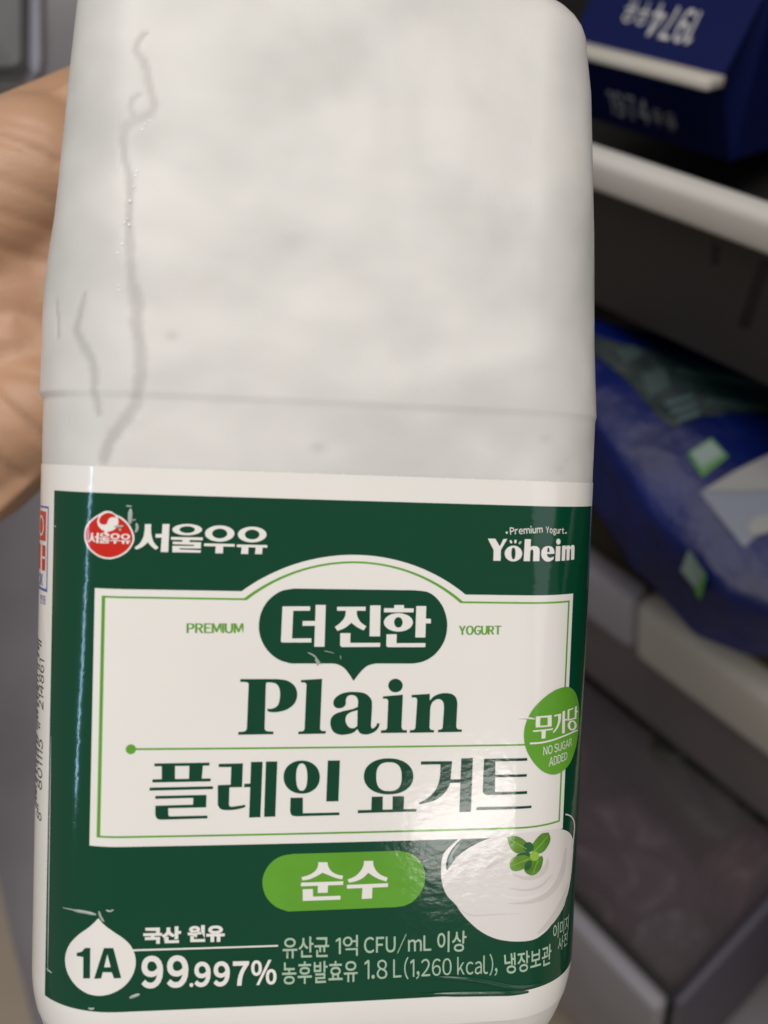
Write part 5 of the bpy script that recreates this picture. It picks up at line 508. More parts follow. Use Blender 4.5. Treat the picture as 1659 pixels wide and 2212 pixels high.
{"p":"bowl_picture","m":"picture_rim","l":4.3,"k":[[[25.0,-46.11],[24.76,-46.36],[24.52,-46.62],[24.29,-46.87],[24.06,-47.14],[23.81,-47.44],[23.56,-47.75],[23.33,-48.07],[23.13,-48.41],[22.96,-48.75],[22.82,-49.11],[22.7,-49.48],[22.61,-49.86],[22.54,-50.3],[22.5,-50.74],[22.47,-51.19],[22.44,-51.64],[22.6,-51.65],[22.78,-51.28],[22.96,-50.91],[23.15,-50.55],[23.36,-50.21],[23.59,-49.93],[23.85,-49.68],[24.12,-49.43],[24.39,-49.18],[24.26,-49.19],[24.14,-49.19],[24.01,-49.21],[23.9,-49.25],[23.74,-49.4],[23.58,-49.61],[23.45,-49.76],[23.34,-49.72],[23.27,-49.44],[23.32,-49.15],[23.42,-48.86],[23.54,-48.58],[23.71,-48.29],[23.91,-48.02],[24.13,-47.75],[24.32,-47.47],[24.5,-47.14],[24.67,-46.79],[24.84,-46.45]]]},
{"p":"bowl_picture","m":"picture_shade","l":5,"k":[[[34.06,-58.47],[34.63,-58.53],[35.43,-58.62],[36.39,-58.71],[37.39,-58.81],[38.32,-58.85],[39.16,-58.85],[40.0,-58.81],[40.84,-58.74],[41.65,-58.6],[42.41,-58.4],[43.13,-58.16],[43.8,-57.86],[44.42,-57.52],[45.0,-57.14],[45.54,-56.71],[46.06,-56.21],[46.5,-55.63],[46.82,-54.99],[47.09,-54.33],[47.31,-53.69],[47.46,-52.99],[47.53,-52.24],[47.54,-51.51],[47.51,-50.88],[47.48,-50.43],[46.8,-50.19],[46.67,-50.58],[46.54,-51.16],[46.38,-51.82],[46.17,-52.49],[45.91,-53.09],[45.59,-53.66],[45.24,-54.24],[44.85,-54.81],[44.47,-55.34],[44.07,-55.81],[43.64,-56.21],[43.18,-56.58],[42.69,-56.89],[42.16,-57.16],[41.59,-57.39],[40.96,-57.58],[40.29,-57.75],[39.6,-57.93],[38.88,-58.07],[38.14,-58.19],[37.3,-58.25],[36.35,-58.27],[35.41,-58.28],[34.61,-58.29],[34.05,-58.34]]]},
{"p":"bowl_picture","m":"picture_light","l":5.2,"k":[[[31.25,-55.94],[31.57,-56.15],[32.0,-56.45],[32.54,-56.78],[33.15,-57.1],[33.8,-57.35],[34.51,-57.53],[35.31,-57.68],[36.16,-57.8],[37.03,-57.88],[37.88,-57.91],[38.71,-57.87],[39.56,-57.79],[40.4,-57.66],[41.2,-57.47],[41.92,-57.22],[42.57,-56.85],[43.13,-56.37],[43.61,-55.87],[43.99,-55.43],[44.27,-55.13],[44.09,-55.01],[43.73,-55.26],[43.27,-55.65],[42.74,-56.09],[42.15,-56.49],[41.53,-56.77],[40.84,-56.94],[40.09,-57.09],[39.32,-57.23],[38.53,-57.32],[37.76,-57.37],[36.98,-57.35],[36.15,-57.29],[35.33,-57.19],[34.56,-57.08],[33.88,-56.97],[33.25,-56.79],[32.65,-56.54],[32.1,-56.26],[31.64,-56.02],[31.3,-55.86]]]},
{"p":"bowl_picture","m":"picture_shade","l":5,"k":[[[29.48,-51.93],[29.74,-51.85],[30.08,-51.71],[30.47,-51.54],[30.88,-51.38],[31.27,-51.25],[31.62,-51.01],[32.04,-50.77],[32.45,-50.54],[32.81,-50.34],[33.06,-50.17],[33.02,-50.08],[32.71,-50.11],[32.29,-50.18],[31.81,-50.27],[31.32,-50.39],[30.86,-50.51],[30.5,-50.78],[30.16,-51.08],[29.84,-51.38],[29.59,-51.64],[29.42,-51.84]]]},
{"p":"bowl_picture","m":"picture_shade","l":5,"k":[[[34.47,-52.97],[34.79,-53.16],[35.27,-53.43],[35.85,-53.74],[36.47,-54.02],[37.09,-54.23],[37.7,-54.36],[38.33,-54.43],[38.98,-54.42],[39.61,-54.36],[40.21,-54.24],[40.76,-54.01],[41.25,-53.7],[41.67,-53.35],[41.97,-52.95],[42.17,-52.56],[42.25,-52.14],[42.22,-51.73],[42.13,-51.35],[42.01,-51.05],[41.92,-50.84],[41.7,-50.79],[41.63,-50.98],[41.57,-51.24],[41.5,-51.54],[41.39,-51.81],[41.2,-52.03],[40.92,-52.28],[40.6,-52.57],[40.29,-52.89],[39.95,-53.16],[39.6,-53.35],[39.19,-53.47],[38.7,-53.54],[38.17,-53.57],[37.63,-53.59],[37.13,-53.58],[36.59,-53.49],[35.99,-53.31],[35.4,-53.1],[34.89,-52.92],[34.52,-52.82]]]},
{"p":"bowl_picture","m":"picture_shade","l":5,"k":[[[33.93,-55.56],[34.37,-55.68],[34.99,-55.86],[35.73,-56.06],[36.5,-56.25],[37.23,-56.37],[37.9,-56.4],[38.56,-56.41],[39.24,-56.37],[39.91,-56.29],[40.59,-56.13],[41.24,-55.8],[41.9,-55.37],[42.52,-54.92],[43.06,-54.51],[43.44,-54.23],[43.33,-54.14],[42.86,-54.34],[42.25,-54.68],[41.56,-55.06],[40.87,-55.41],[40.24,-55.64],[39.66,-55.8],[39.06,-55.89],[38.44,-55.94],[37.82,-55.95],[37.2,-55.93],[36.51,-55.88],[35.76,-55.77],[35.02,-55.63],[34.39,-55.52],[33.94,-55.46]]]},
{"p":"bowl_picture","m":"picture_shade","l":5,"k":[[[23.89,-57.92],[24.24,-58.27],[24.73,-58.78],[25.33,-59.35],[26.02,-59.88],[26.77,-60.26],[27.61,-60.43],[28.53,-60.49],[29.5,-60.48],[30.49,-60.45],[31.47,-60.44],[32.53,-60.45],[33.69,-60.46],[34.83,-60.46],[35.82,-60.48],[36.53,-60.51],[36.52,-60.44],[35.81,-60.39],[34.82,-60.35],[33.68,-60.33],[32.52,-60.3],[31.46,-60.27],[30.47,-60.27],[29.48,-60.29],[28.52,-60.28],[27.62,-60.22],[26.83,-60.04],[26.11,-59.71],[25.43,-59.23],[24.82,-58.69],[24.31,-58.2],[23.93,-57.87]]]},
{"p":"bowl_picture","m":"picture_shade","l":4.8,"k":[[[40.15,-64.93],[40.64,-64.8],[41.33,-64.61],[42.16,-64.38],[43.06,-64.12],[43.92,-63.84],[44.61,-63.44],[45.3,-63.02],[45.99,-62.57],[46.67,-62.09],[47.35,-61.57],[47.81,-60.83],[48.23,-59.97],[48.58,-59.12],[48.83,-58.35],[48.96,-57.79],[48.55,-57.6],[47.98,-57.94],[47.33,-58.51],[46.65,-59.19],[45.97,-59.85],[45.3,-60.4],[44.8,-60.93],[44.26,-61.42],[43.7,-61.88],[43.14,-62.3],[42.58,-62.7],[42.05,-63.17],[41.44,-63.63],[40.84,-64.07],[40.33,-64.46],[40.01,-64.77]]]},
{"p":"bowl_picture","m":"leaf_light","l":6,"k":[[[33.28,-46.11],[33.51,-46.05],[33.73,-45.98],[33.96,-45.92],[34.19,-45.89],[34.53,-45.9],[34.87,-45.93],[35.21,-46.0],[35.54,-46.11],[35.93,-46.31],[36.29,-46.55],[36.64,-46.82],[36.97,-47.12],[37.27,-47.4],[37.55,-47.7],[37.78,-48.02],[37.93,-48.37],[37.91,-48.57],[37.79,-48.74],[37.61,-48.88],[37.41,-48.98],[37.08,-49.08],[36.74,-49.15],[36.38,-49.18],[36.02,-49.19],[35.71,-49.18],[35.4,-49.15],[35.1,-49.08],[34.83,-48.95],[34.56,-48.75],[34.32,-48.51],[34.12,-48.23],[33.95,-47.94],[33.74,-47.5],[33.58,-47.04],[33.44,-46.57]]]},
{"p":"bowl_picture","m":"leaf_mid","l":6.2,"k":[[[40.09,-46.01],[40.45,-45.93],[40.87,-45.95],[41.31,-46.0],[41.75,-46.04],[41.91,-46.38],[42.08,-46.73],[42.22,-47.07],[42.27,-47.4],[42.22,-47.74],[42.08,-48.05],[41.9,-48.34],[41.68,-48.62],[41.43,-48.9],[41.16,-49.16],[40.84,-49.39],[40.48,-49.56],[40.16,-49.64],[39.8,-49.65],[39.44,-49.61],[39.1,-49.51],[38.73,-49.34],[38.39,-49.11],[38.11,-48.84],[37.94,-48.54],[37.92,-48.23],[38.04,-47.95],[38.23,-47.68],[38.44,-47.44],[38.78,-47.03],[39.16,-46.63],[39.59,-46.28]]]},
{"p":"bowl_picture","m":"leaf_dark","l":6.4,"k":[[[35.19,-49.63],[35.22,-49.41],[35.48,-49.27],[35.85,-49.18],[36.19,-49.12],[36.54,-49.05],[36.9,-49.01],[37.26,-49.03],[37.6,-49.16],[37.84,-49.37],[38.02,-49.66],[38.09,-49.96],[38.02,-50.2],[37.78,-50.34],[37.45,-50.36],[37.1,-50.31],[36.76,-50.23],[36.32,-50.16],[35.86,-50.07],[35.46,-49.91]]]},
{"p":"bowl_picture","m":"leaf_light","l":6.6,"k":[[[34.04,-50.9],[34.07,-50.68],[34.13,-50.46],[34.23,-50.26],[34.37,-50.09],[34.62,-49.9],[34.9,-49.75],[35.21,-49.64],[35.53,-49.57],[35.9,-49.53],[36.3,-49.53],[36.69,-49.59],[37.09,-49.69],[37.36,-49.8],[37.63,-49.95],[37.86,-50.14],[38.02,-50.37],[38.1,-50.62],[38.08,-50.88],[38.01,-51.13],[37.89,-51.34],[37.68,-51.57],[37.43,-51.76],[37.14,-51.92],[36.85,-52.06],[36.48,-52.2],[36.1,-52.32],[35.71,-52.41],[35.31,-52.44],[35.03,-52.42],[34.75,-52.36],[34.5,-52.24],[34.29,-52.06],[34.14,-51.8],[34.06,-51.51],[34.03,-51.2]]]},
{"p":"bowl_picture","m":"leaf_mid","l":6.8,"k":[[[36.99,-51.41],[37.17,-51.19],[37.37,-50.98],[37.59,-50.81],[37.86,-50.68],[38.2,-50.6],[38.58,-50.58],[38.96,-50.58],[39.34,-50.54],[39.62,-50.43],[39.89,-50.25],[40.16,-50.14],[40.41,-50.22],[40.63,-50.52],[40.69,-50.87],[40.65,-51.24],[40.59,-51.58],[40.52,-51.92],[40.41,-52.25],[40.26,-52.55],[40.05,-52.82],[39.78,-53.06],[39.46,-53.28],[39.12,-53.44],[38.73,-53.52],[38.4,-53.52],[38.06,-53.43],[37.73,-53.29],[37.43,-53.11],[37.2,-52.93],[37.01,-52.71],[36.86,-52.47],[36.77,-52.22],[36.75,-52.0],[36.79,-51.79],[36.88,-51.59]]]},
{"p":"bowl_picture","m":"leaf_dark","l":7.0,"k":[[[36.82,-51.4],[36.92,-51.15],[37.09,-50.94],[37.32,-50.77],[37.58,-50.65],[37.75,-50.63],[37.95,-50.67],[38.12,-50.76],[38.23,-50.89],[38.3,-51.14],[38.28,-51.4],[38.21,-51.65],[38.09,-51.86],[37.93,-52.09],[37.72,-52.3],[37.48,-52.44],[37.22,-52.43],[36.99,-52.26],[36.85,-51.99],[36.8,-51.68]]]},
{"p":"bowl_picture","m":"leaf_dark","l":7.2,"k":[[[38.53,-48.28],[38.51,-48.52],[38.41,-48.74],[38.25,-48.92],[38.03,-49.05],[37.78,-49.11],[37.51,-49.12],[37.24,-49.06],[36.99,-48.94],[36.77,-48.77],[36.6,-48.55],[36.48,-48.31],[36.44,-48.06],[36.46,-47.82],[36.55,-47.59],[36.7,-47.41],[36.91,-47.27],[37.15,-47.2],[37.42,-47.19],[37.69,-47.25],[37.95,-47.38],[38.18,-47.56],[38.36,-47.78],[38.48,-48.02]]]},
{"p":"bowl_picture","m":"leaf_bright","l":7.4,"k":[[[39.75,-50.11],[39.73,-50.34],[39.64,-50.55],[39.48,-50.71],[39.28,-50.83],[39.05,-50.88],[38.79,-50.88],[38.53,-50.81],[38.3,-50.69],[38.09,-50.52],[37.93,-50.31],[37.82,-50.08],[37.78,-49.84],[37.8,-49.61],[37.89,-49.4],[38.03,-49.23],[38.22,-49.11],[38.45,-49.04],[38.7,-49.04],[38.96,-49.11],[39.2,-49.23],[39.42,-49.41],[39.59,-49.63],[39.7,-49.86]]]},
{"p":"bowl_picture","m":"leaf_bright","l":7.6,"k":[[[33.52,-46.32],[33.75,-46.46],[34.08,-46.66],[34.46,-46.9],[34.86,-47.15],[35.23,-47.38],[35.6,-47.61],[36.01,-47.87],[36.41,-48.12],[36.75,-48.35],[37.0,-48.5],[37.07,-48.38],[36.82,-48.23],[36.48,-48.01],[36.08,-47.77],[35.67,-47.51],[35.29,-47.28],[34.91,-47.05],[34.51,-46.81],[34.13,-46.58],[33.8,-46.39],[33.56,-46.25]]]},
{"p":"bowl_picture","m":"leaf_bright","l":7.6,"k":[[[41.52,-46.56],[41.3,-46.75],[40.99,-47.02],[40.63,-47.34],[40.27,-47.66],[39.94,-47.94],[39.61,-48.19],[39.27,-48.45],[38.93,-48.69],[38.65,-48.89],[38.45,-49.04],[38.58,-49.16],[38.77,-49.01],[39.05,-48.8],[39.38,-48.56],[39.72,-48.3],[40.05,-48.03],[40.38,-47.75],[40.74,-47.42],[41.09,-47.1],[41.39,-46.82],[41.61,-46.63]]]},
{"p":"bowl_picture","m":"leaf_bright","l":7.6,"k":[[[34.45,-51.45],[34.65,-51.37],[34.93,-51.26],[35.26,-51.13],[35.61,-51.0],[35.95,-50.88],[36.31,-50.77],[36.7,-50.65],[37.1,-50.55],[37.44,-50.46],[37.69,-50.4],[37.62,-50.25],[37.38,-50.32],[37.04,-50.41],[36.65,-50.53],[36.25,-50.65],[35.9,-50.77],[35.56,-50.9],[35.21,-51.03],[34.88,-51.17],[34.61,-51.29],[34.41,-51.37]]]},
{"p":"bowl_picture","m":"leaf_bright","l":7.6,"k":[[[38.58,-53.27],[38.65,-53.1],[38.75,-52.85],[38.86,-52.57],[38.98,-52.28],[39.1,-52.02],[39.21,-51.78],[39.34,-51.53],[39.46,-51.29],[39.56,-51.09],[39.64,-50.95],[39.47,-50.87],[39.41,-51.01],[39.31,-51.22],[39.2,-51.46],[39.08,-51.71],[38.97,-51.96],[38.86,-52.22],[38.75,-52.52],[38.64,-52.8],[38.55,-53.05],[38.49,-53.23]]]},
{"p":"quality_mark","m":"print_blue","l":2,"k":[[[-62.98,11.18],[-51.48,11.18],[-51.48,-3.78],[-62.98,-3.78]],[[-62.48,10.83],[-51.8,10.83],[-51.8,-3.28],[-62.48,-3.28]]]},
{"p":"quality_mark","m":"print_red","l":2,"k":[[[-60.88,10.24],[-52.59,10.24],[-52.59,5.04],[-60.88,5.04]]]},
{"p":"quality_mark","m":"print_white","l":3,"k":[[[-53.54,7.64],[-53.56,7.93],[-53.63,8.22],[-53.74,8.49],[-53.89,8.74],[-54.08,8.96],[-54.31,9.15],[-54.56,9.31],[-54.83,9.42],[-55.11,9.49],[-55.41,9.51],[-55.7,9.49],[-55.99,9.42],[-56.26,9.31],[-56.51,9.15],[-56.73,8.96],[-56.92,8.74],[-57.08,8.49],[-57.19,8.22],[-57.26,7.93],[-57.28,7.64],[-57.26,7.35],[-57.19,7.06],[-57.08,6.79],[-56.92,6.54],[-56.73,6.32],[-56.51,6.13],[-56.26,5.97],[-55.99,5.86],[-55.7,5.79],[-55.41,5.77],[-55.11,5.79],[-54.83,5.86],[-54.56,5.97],[-54.31,6.13],[-54.08,6.32],[-53.89,6.54],[-53.74,6.79],[-53.63,7.06],[-53.56,7.35]],[[-53.95,7.64],[-53.97,7.87],[-54.02,8.09],[-54.11,8.3],[-54.23,8.5],[-54.38,8.67],[-54.55,8.82],[-54.75,8.94],[-54.96,9.03],[-55.18,9.08],[-55.41,9.1],[-55.64,9.08],[-55.86,9.03],[-56.07,8.94],[-56.27,8.82],[-56.44,8.67],[-56.59,8.5],[-56.71,8.3],[-56.8,8.09],[-56.85,7.87],[-56.87,7.64],[-56.85,7.41],[-56.8,7.19],[-56.71,6.98],[-56.59,6.78],[-56.44,6.61],[-56.27,6.46],[-56.07,6.34],[-55.86,6.25],[-55.64,6.2],[-55.41,6.18],[-55.18,6.2],[-54.96,6.25],[-54.75,6.34],[-54.55,6.46],[-54.38,6.61],[-54.23,6.78],[-54.11,6.98],[-54.02,7.19],[-53.97,7.41]]]},
{"p":"quality_mark","m":"print_red","l":2,"k":[[[-60.88,4.27],[-52.59,4.27],[-52.59,-0.16],[-60.88,-0.16]]]},
{"p":"quality_mark","m":"print_white","l":3,"k":[[[-55.13,4.27],[-54.19,4.27],[-54.19,-0.16],[-55.13,-0.16]]]},
{"p":"quality_mark","m":"print_white","l":3.1,"k":[[[-54.19,2.29],[-52.59,2.29],[-52.59,1.9],[-54.19,1.9]]]},
{"p":"barcode","m":"print_black","l":2,"k":[[[-70.91,-43.28],[-53.74,-43.28],[-53.74,-42.96],[-70.91,-42.96]]]},
{"p":"barcode","m":"print_black","l":2,"k":[[[-70.91,-42.64],[-53.74,-42.64],[-53.74,-42.32],[-70.91,-42.32]]]},
{"p":"barcode","m":"print_black","l":2,"k":[[[-70.91,-42.0],[-55.26,-42.0],[-55.26,-41.36],[-70.91,-41.36]]]},
{"p":"barcode","m":"print_black","l":2,"k":[[[-70.91,-41.04],[-55.26,-41.04],[-55.26,-40.07],[-70.91,-40.07]]]},
{"p":"barcode","m":"print_black","l":2,"k":[[[-70.91,-39.75],[-55.26,-39.75],[-55.26,-39.43],[-70.91,-39.43]]]},
{"p":"barcode","m":"print_black","l":2,"k":[[[-70.91,-38.79],[-55.26,-38.79],[-55.26,-37.83],[-70.91,-37.83]]]},
{"p":"barcode","m":"print_black","l":2,"k":[[[-70.91,-37.19],[-55.26,-37.19],[-55.26,-36.55],[-70.91,-36.55]]]},
{"p":"barcode","m":"print_black","l":2,"k":[[[-70.91,-35.91],[-55.26,-35.91],[-55.26,-35.58],[-70.91,-35.58]]]},
{"p":"barcode","m":"print_black","l":2,"k":[[[-70.91,-35.26],[-55.26,-35.26],[-55.26,-34.62],[-70.91,-34.62]]]},
{"p":"barcode","m":"print_black","l":2,"k":[[[-70.91,-33.98],[-55.26,-33.98],[-55.26,-33.34],[-70.91,-33.34]]]},
{"p":"barcode","m":"print_black","l":2,"k":[[[-70.91,-33.02],[-55.26,-33.02],[-55.26,-32.38],[-70.91,-32.38]]]},
{"p":"barcode","m":"print_black","l":2,"k":[[[-70.91,-31.74],[-55.26,-31.74],[-55.26,-31.1],[-70.91,-31.1]]]},
{"p":"barcode","m":"print_black","l":2,"k":[[[-70.91,-30.78],[-55.26,-30.78],[-55.26,-30.13],[-70.91,-30.13]]]},
{"p":"barcode","m":"print_black","l":2,"k":[[[-70.91,-29.17],[-55.26,-29.17],[-55.26,-28.85],[-70.91,-28.85]]]},
{"p":"barcode","m":"print_black","l":2,"k":[[[-70.91,-28.53],[-53.74,-28.53],[-53.74,-28.21],[-70.91,-28.21]]]},
{"p":"barcode","m":"print_black","l":2,"k":[[[-70.91,-27.89],[-53.74,-27.89],[-53.74,-27.57],[-70.91,-27.57]]]},
{"p":"barcode","m":"print_black","l":2,"k":[[[-70.91,-27.25],[-55.26,-27.25],[-55.26,-26.61],[-70.91,-26.61]]]},
{"p":"barcode","m":"print_black","l":2,"k":[[[-70.91,-26.29],[-55.26,-26.29],[-55.26,-25.65],[-70.91,-25.65]]]},
{"p":"barcode","m":"print_black","l":2,"k":[[[-70.91,-25.0],[-55.26,-25.0],[-55.26,-24.36],[-70.91,-24.36]]]},
{"p":"barcode","m":"print_black","l":2,"k":[[[-70.91,-23.72],[-55.26,-23.72],[-55.26,-23.08],[-70.91,-23.08]]]},
{"p":"barcode","m":"print_black","l":2,"k":[[[-70.91,-22.76],[-55.26,-22.76],[-55.26,-22.44],[-70.91,-22.44]]]},
{"p":"barcode","m":"print_black","l":2,"k":[[[-70.91,-22.12],[-55.26,-22.12],[-55.26,-21.16],[-70.91,-21.16]]]},
{"p":"barcode","m":"print_black","l":2,"k":[[[-70.91,-20.52],[-55.26,-20.52],[-55.26,-20.19],[-70.91,-20.19]]]},
{"p":"barcode","m":"print_black","l":2,"k":[[[-70.91,-19.55],[-55.26,-19.55],[-55.26,-19.23],[-70.91,-19.23]]]},
{"p":"barcode","m":"print_black","l":2,"k":[[[-70.91,-18.27],[-55.26,-18.27],[-55.26,-17.95],[-70.91,-17.95]]]},
{"p":"barcode","m":"print_black","l":2,"k":[[[-70.91,-17.63],[-55.26,-17.63],[-55.26,-17.31],[-70.91,-17.31]]]},
{"p":"barcode","m":"print_black","l":2,"k":[[[-70.91,-16.03],[-55.26,-16.03],[-55.26,-15.39],[-70.91,-15.39]]]},
{"p":"barcode","m":"print_black","l":2,"k":[[[-70.91,-14.74],[-55.26,-14.74],[-55.26,-14.1],[-70.91,-14.1]]]},
{"p":"barcode","m":"print_black","l":2,"k":[[[-70.91,-13.78],[-53.74,-13.78],[-53.74,-13.46],[-70.91,-13.46]]]},
{"p":"barcode","m":"print_black","l":2,"k":[[[-70.91,-13.14],[-53.74,-13.14],[-53.74,-12.82],[-70.91,-12.82]]]}],"text":[{"p":"sub_brand_lettering","m":"print_white","l":3,"t":"Premium","q":[[31.4,10.22],[37.54,10.66],[37.63,9.34],[31.55,8.84
]],"b":0.012},
{"p":"sub_brand_lettering","m":"print_white","l":3,"t":"Yogurt","q":[[38.2,10.46],[42.37,10.23],[42.41,8.82],[38.33,8.92
]],"b":0.012},
{"p":"premium_lettering","m":"print_mid_green","l":3.0,"t":"PREMIUM","q":[[-24.61,-7.62],[-15.19,-7.51],[-15.14,-9.23],[-24.57,-9.33
]],"b":0.006},
{"p":"premium_lettering","m":"print_mid_green","l":3.06,"t":"PREMIUM","q":[[-24.53,-7.62],[-15.1,-7.51],[-15.06,-9.23],[-24.49,-9.33
]],"b":0.006},
{"p":"premium_lettering","m":"print_mid_green","l":3.12,"t":"PREMIUM","q":[[-24.45,-7.62],[-15.02,-7.51],[-14.97,-9.23],[-24.41,-9.33
]],"b":0.006},
{"p":"yogurt_word_lettering","m":"print_mid_green","l":3.0,"t":"YOGURT","q":[[22.8,-7.58],[30.45,-7.47],[30.48,-9.1],[22.86,-9.23
]],"b":0.006},
{"p":"yogurt_word_lettering","m":"print_mid_green","l":3.06,"t":"YOGURT","q":[[22.89,-7.57],[30.54,-7.47],[30.57,-9.1],[22.95,-9.23
]],"b":0.006},
{"p":"yogurt_word_lettering","m":"print_mid_green","l":3.12,"t":"YOGURT","q":[[22.98,-7.57],[30.63,-7.47],[30.66,-9.1],[23.04,-9.23
]],"b":0.006},
{"p":"sugar_free_seal","m":"print_white","l":6,"t":"NO SUGAR","q":[[39.68,-29.77],[47.27,-29.32],[47.5,-30.81],[39.71,-31.43
]],"b":0.0},
{"p":"sugar_free_seal","m":"print_white","l":6,"t":"ADDED","q":[[41.1,-31.98],[45.92,-31.66],[46.06,-33.08],[41.08,-33.68
]],"b":0.0},
{"p":"milk_lettering","m":"print_white","l":3.1,"t":"국산","q":[[-30.6,-60.3],[-24.2,-60.34],[-24.19,-63.34],[-30.53,-63.29
]],"b":0.05},
{"p":"milk_lettering","m":"print_white","l":3.1,"t":"원유","q":[[-23.13,-60.25],[-16.76,-60.32],[-16.72,-63.34],[-23.05,-63.26
]],"b":0.05},
{"p":"milk_lettering","m":"print_white","l":3,"t":"99","q":[[-30.78,-65.34],[-22.81,-65.49],[-22.74,-71.29],[-30.65,-71.15
]],"b":0.035},
{"p":"milk_lettering","m":"print_white","l":3,"t":".","q":[[-22.53,-70.48],[-21.88,-70.48],[-21.89,-71.2],[-22.51,-71.2
]],"b":0.0},
{"p":"milk_lettering","m":"print_white","l":3,"t":"997","q":[[-21.82,-66.72],[-12.4,-66.91],[-12.39,-71.4],[-21.7,-71.26
]],"b":0.035},
{"p":"milk_lettering","m":"print_white","l":3,"t":"%","q":[[-12.05,-66.87],[-7.64,-66.91],[-7.51,-71.38],[-11.92,-71.33
]],"b":0.02},
{"p":"content_lettering","m":"print_pale_green","l":3,"t":"유산균","q":[[-6.69,-62.93],[1.48,-63.01],[1.61,-66.89],[-6.57,-66.76
]],"b":0.012},
{"p":"content_lettering","m":"print_pale_green","l":3,"t":"1억","q":[[2.68,-63.1],[6.61,-63.02],[6.74,-66.81],[2.8,-66.72
]],"b":0.006},
{"p":"content_lettering","m":"print_pale_green","l":3,"t":"CFU/mL","q":[[7.72,-63.1],[19.9,-63.25],[20.04,-66.86],[7.84,-66.74
]],"b":0.01},
{"p":"content_lettering","m":"print_pale_green","l":3,"t":"이상","q":[[21.02,-63.02],[26.46,-63.13],[26.49,-67.02],[21.17,-66.88
]],"b":0.012},
{"p":"content_lettering","m":"print_pale_green","l":3,"t":"농후발효유","q":[[-6.65,-67.37],[6.76,-67.59],[6.9,-71.58],[-6.53,-71.49
]],"b":0.012},
{"p":"content_lettering","m":"print_pale_green","l":3,"t":"1.8","q":[[7.99,-67.68],[12.07,-67.8],[12.2,-71.29],[8.12,-71.22
]],"b":0.0},
{"p":"content_lettering","m":"print_pale_green","l":3,"t":"L","q":[[13.14,-67.82],[14.63,-67.82],[14.75,-71.14],[13.26,-71.17
]],"b":0.0},
{"p":"content_lettering","m":"print_pale_green","l":3,"t":"(1,260","q":[[15.13,-67.46],[23.83,-67.64],[23.99,-71.61],[15.28,-71.66
]],"b":0.0},
{"p":"content_lettering","m":"print_pale_green","l":3,"t":"kcal),","q":[[24.89,-67.69],[32.42,-67.64],[32.56,-71.85],[25.05,-71.67
]],"b":0.0},
{"p":"content_lettering","m":"print_pale_green","l":3,"t":"냉장보관","q":[[33.65,-67.7],[43.91,-67.58],[43.95,-71.53],[34.03,-71.58
]],"b":0.012},
{"p":"content_lettering","m":"print_pale_green","l":3,"t":"이미지","q":[[44.11,-64.13],[49.92,-64.13],[49.92,-67.19],[44.31,-67.19
]],"b":0.006},
{"p":"content_lettering","m":"print_pale_green","l":3,"t":"사진","q":[[45.84,-67.25],[49.66,-67.25],[49.66,-69.98],[45.84,-69.98
]],"b":0.006},
{"p":"quality_mark","m":"print_blue","l":2,"t":"OK","q":[[-56.79,-0.83],[-53.68,-0.83],[-53.68,-3.01],[-56.79,-3.01
]],"b":0.02},
{"p":"quality_mark","m":"print_blue","l":2,"t":"인증","q":[[-55.09,-4.52],[-52.01,-4.52],[-52.01,-6.14],[-55.09,-6.14
]],"b":0.01},
{"p":"barcode","m":"print_black","l":2,"t":"8","q":[[-54.91,-44.83],[-54.91,-43.36],[-52.17,-43.36],[-52.17,-44.83
]],"b":0.0},
{"p":"barcode","m":"print_black","l":2,"t":"801115","q":[[-54.91,-39.23],[-54.91,-30.25],[-52.17,-30.25],[-52.17,-39.23
]],"b":0.0},
{"p":"barcode","m":"print_black","l":2,"t":"214861","q":[[-54.91,-24.85],[-54.91,-15.94],[-52.17,-15.94],[-52.17,-24.85
]],"b":0.0}],"cracks":[{"k":[[-33.9,90.53],[-35.13,88.75],[-35.46,87.43],[-34.16,85.87],[-33.31,84.09],[-32.96,81.89],[-32.37,80.08],[-31.96,78.62],[-32.31,77.47],[-33.58,76.55],[-35.74,75.52],[-37.17,74.34],[-37.42,72.28],[-36.88,69.3],[-35.92,66.91],[-35.69,64.86],[-35.79,61.1],[-35.79,57.34],[-35.57,53.95
]],"w":[0.5,0.9,1.0,1.2,1.2,1.1,1.1,1.1,1.2,1.3,1.6,1.6,1.2,1.0,1.2,1.3,1.2,1.1,1.4]},
{"k":[[-35.21,76.11],[-36.22,77.73],[-35.82,79.43],[-34.41,80.46
]],"w":[0.9,0.9,0.7,0.3]},
{"k":[[-35.65,57.81],[-35.46,54.05],[-35.2,50.28],[-34.61,47.67],[-34.0,45.42],[-34.11,41.99],[-33.57,39.35],[-33.25,36.7],[-33.06,33.64],[-33.67,30.55],[-33.82,29.01],[-35.25,26.64],[-36.85,24.66],[-38.31,22.3],[-39.02,19.58
]],"w":[1.4,1.5,1.6,2.0,2.2,2.2,2.0,2.0,2.0,1.9,1.8,2.0,2.0,1.9,1.9]},
{"k":[[-43.17,47.36],[-44.02,44.53],[-44.9,41.1],[-43.42,38.75],[-41.61,36.44],[-40.84,33.38],[-41.08,31.45],[-40.42,29.16],[-40.06,27.25
]],"w":[0.5,1.2,1.4,1.7,1.7,1.5,1.3,1.2,0.7]},
{"k":[[-50.0,46.49],[-49.46,43.7],[-49.0,40.14
]],"w":[0.5,0.6,0.4]}],"spots":[[37.47,26.29,1.6],[-3.21,23.06,1.8],[40.86,20.83,1.8],[42.38,22.55,1.0],[-28.26,40.78,1.5],[25.69,49.02,5],[12.33,43.03,5],[24.27,32.83,5],[9.63,50.39,5],[2.03,39.3,5],[-3.33,33.12,5
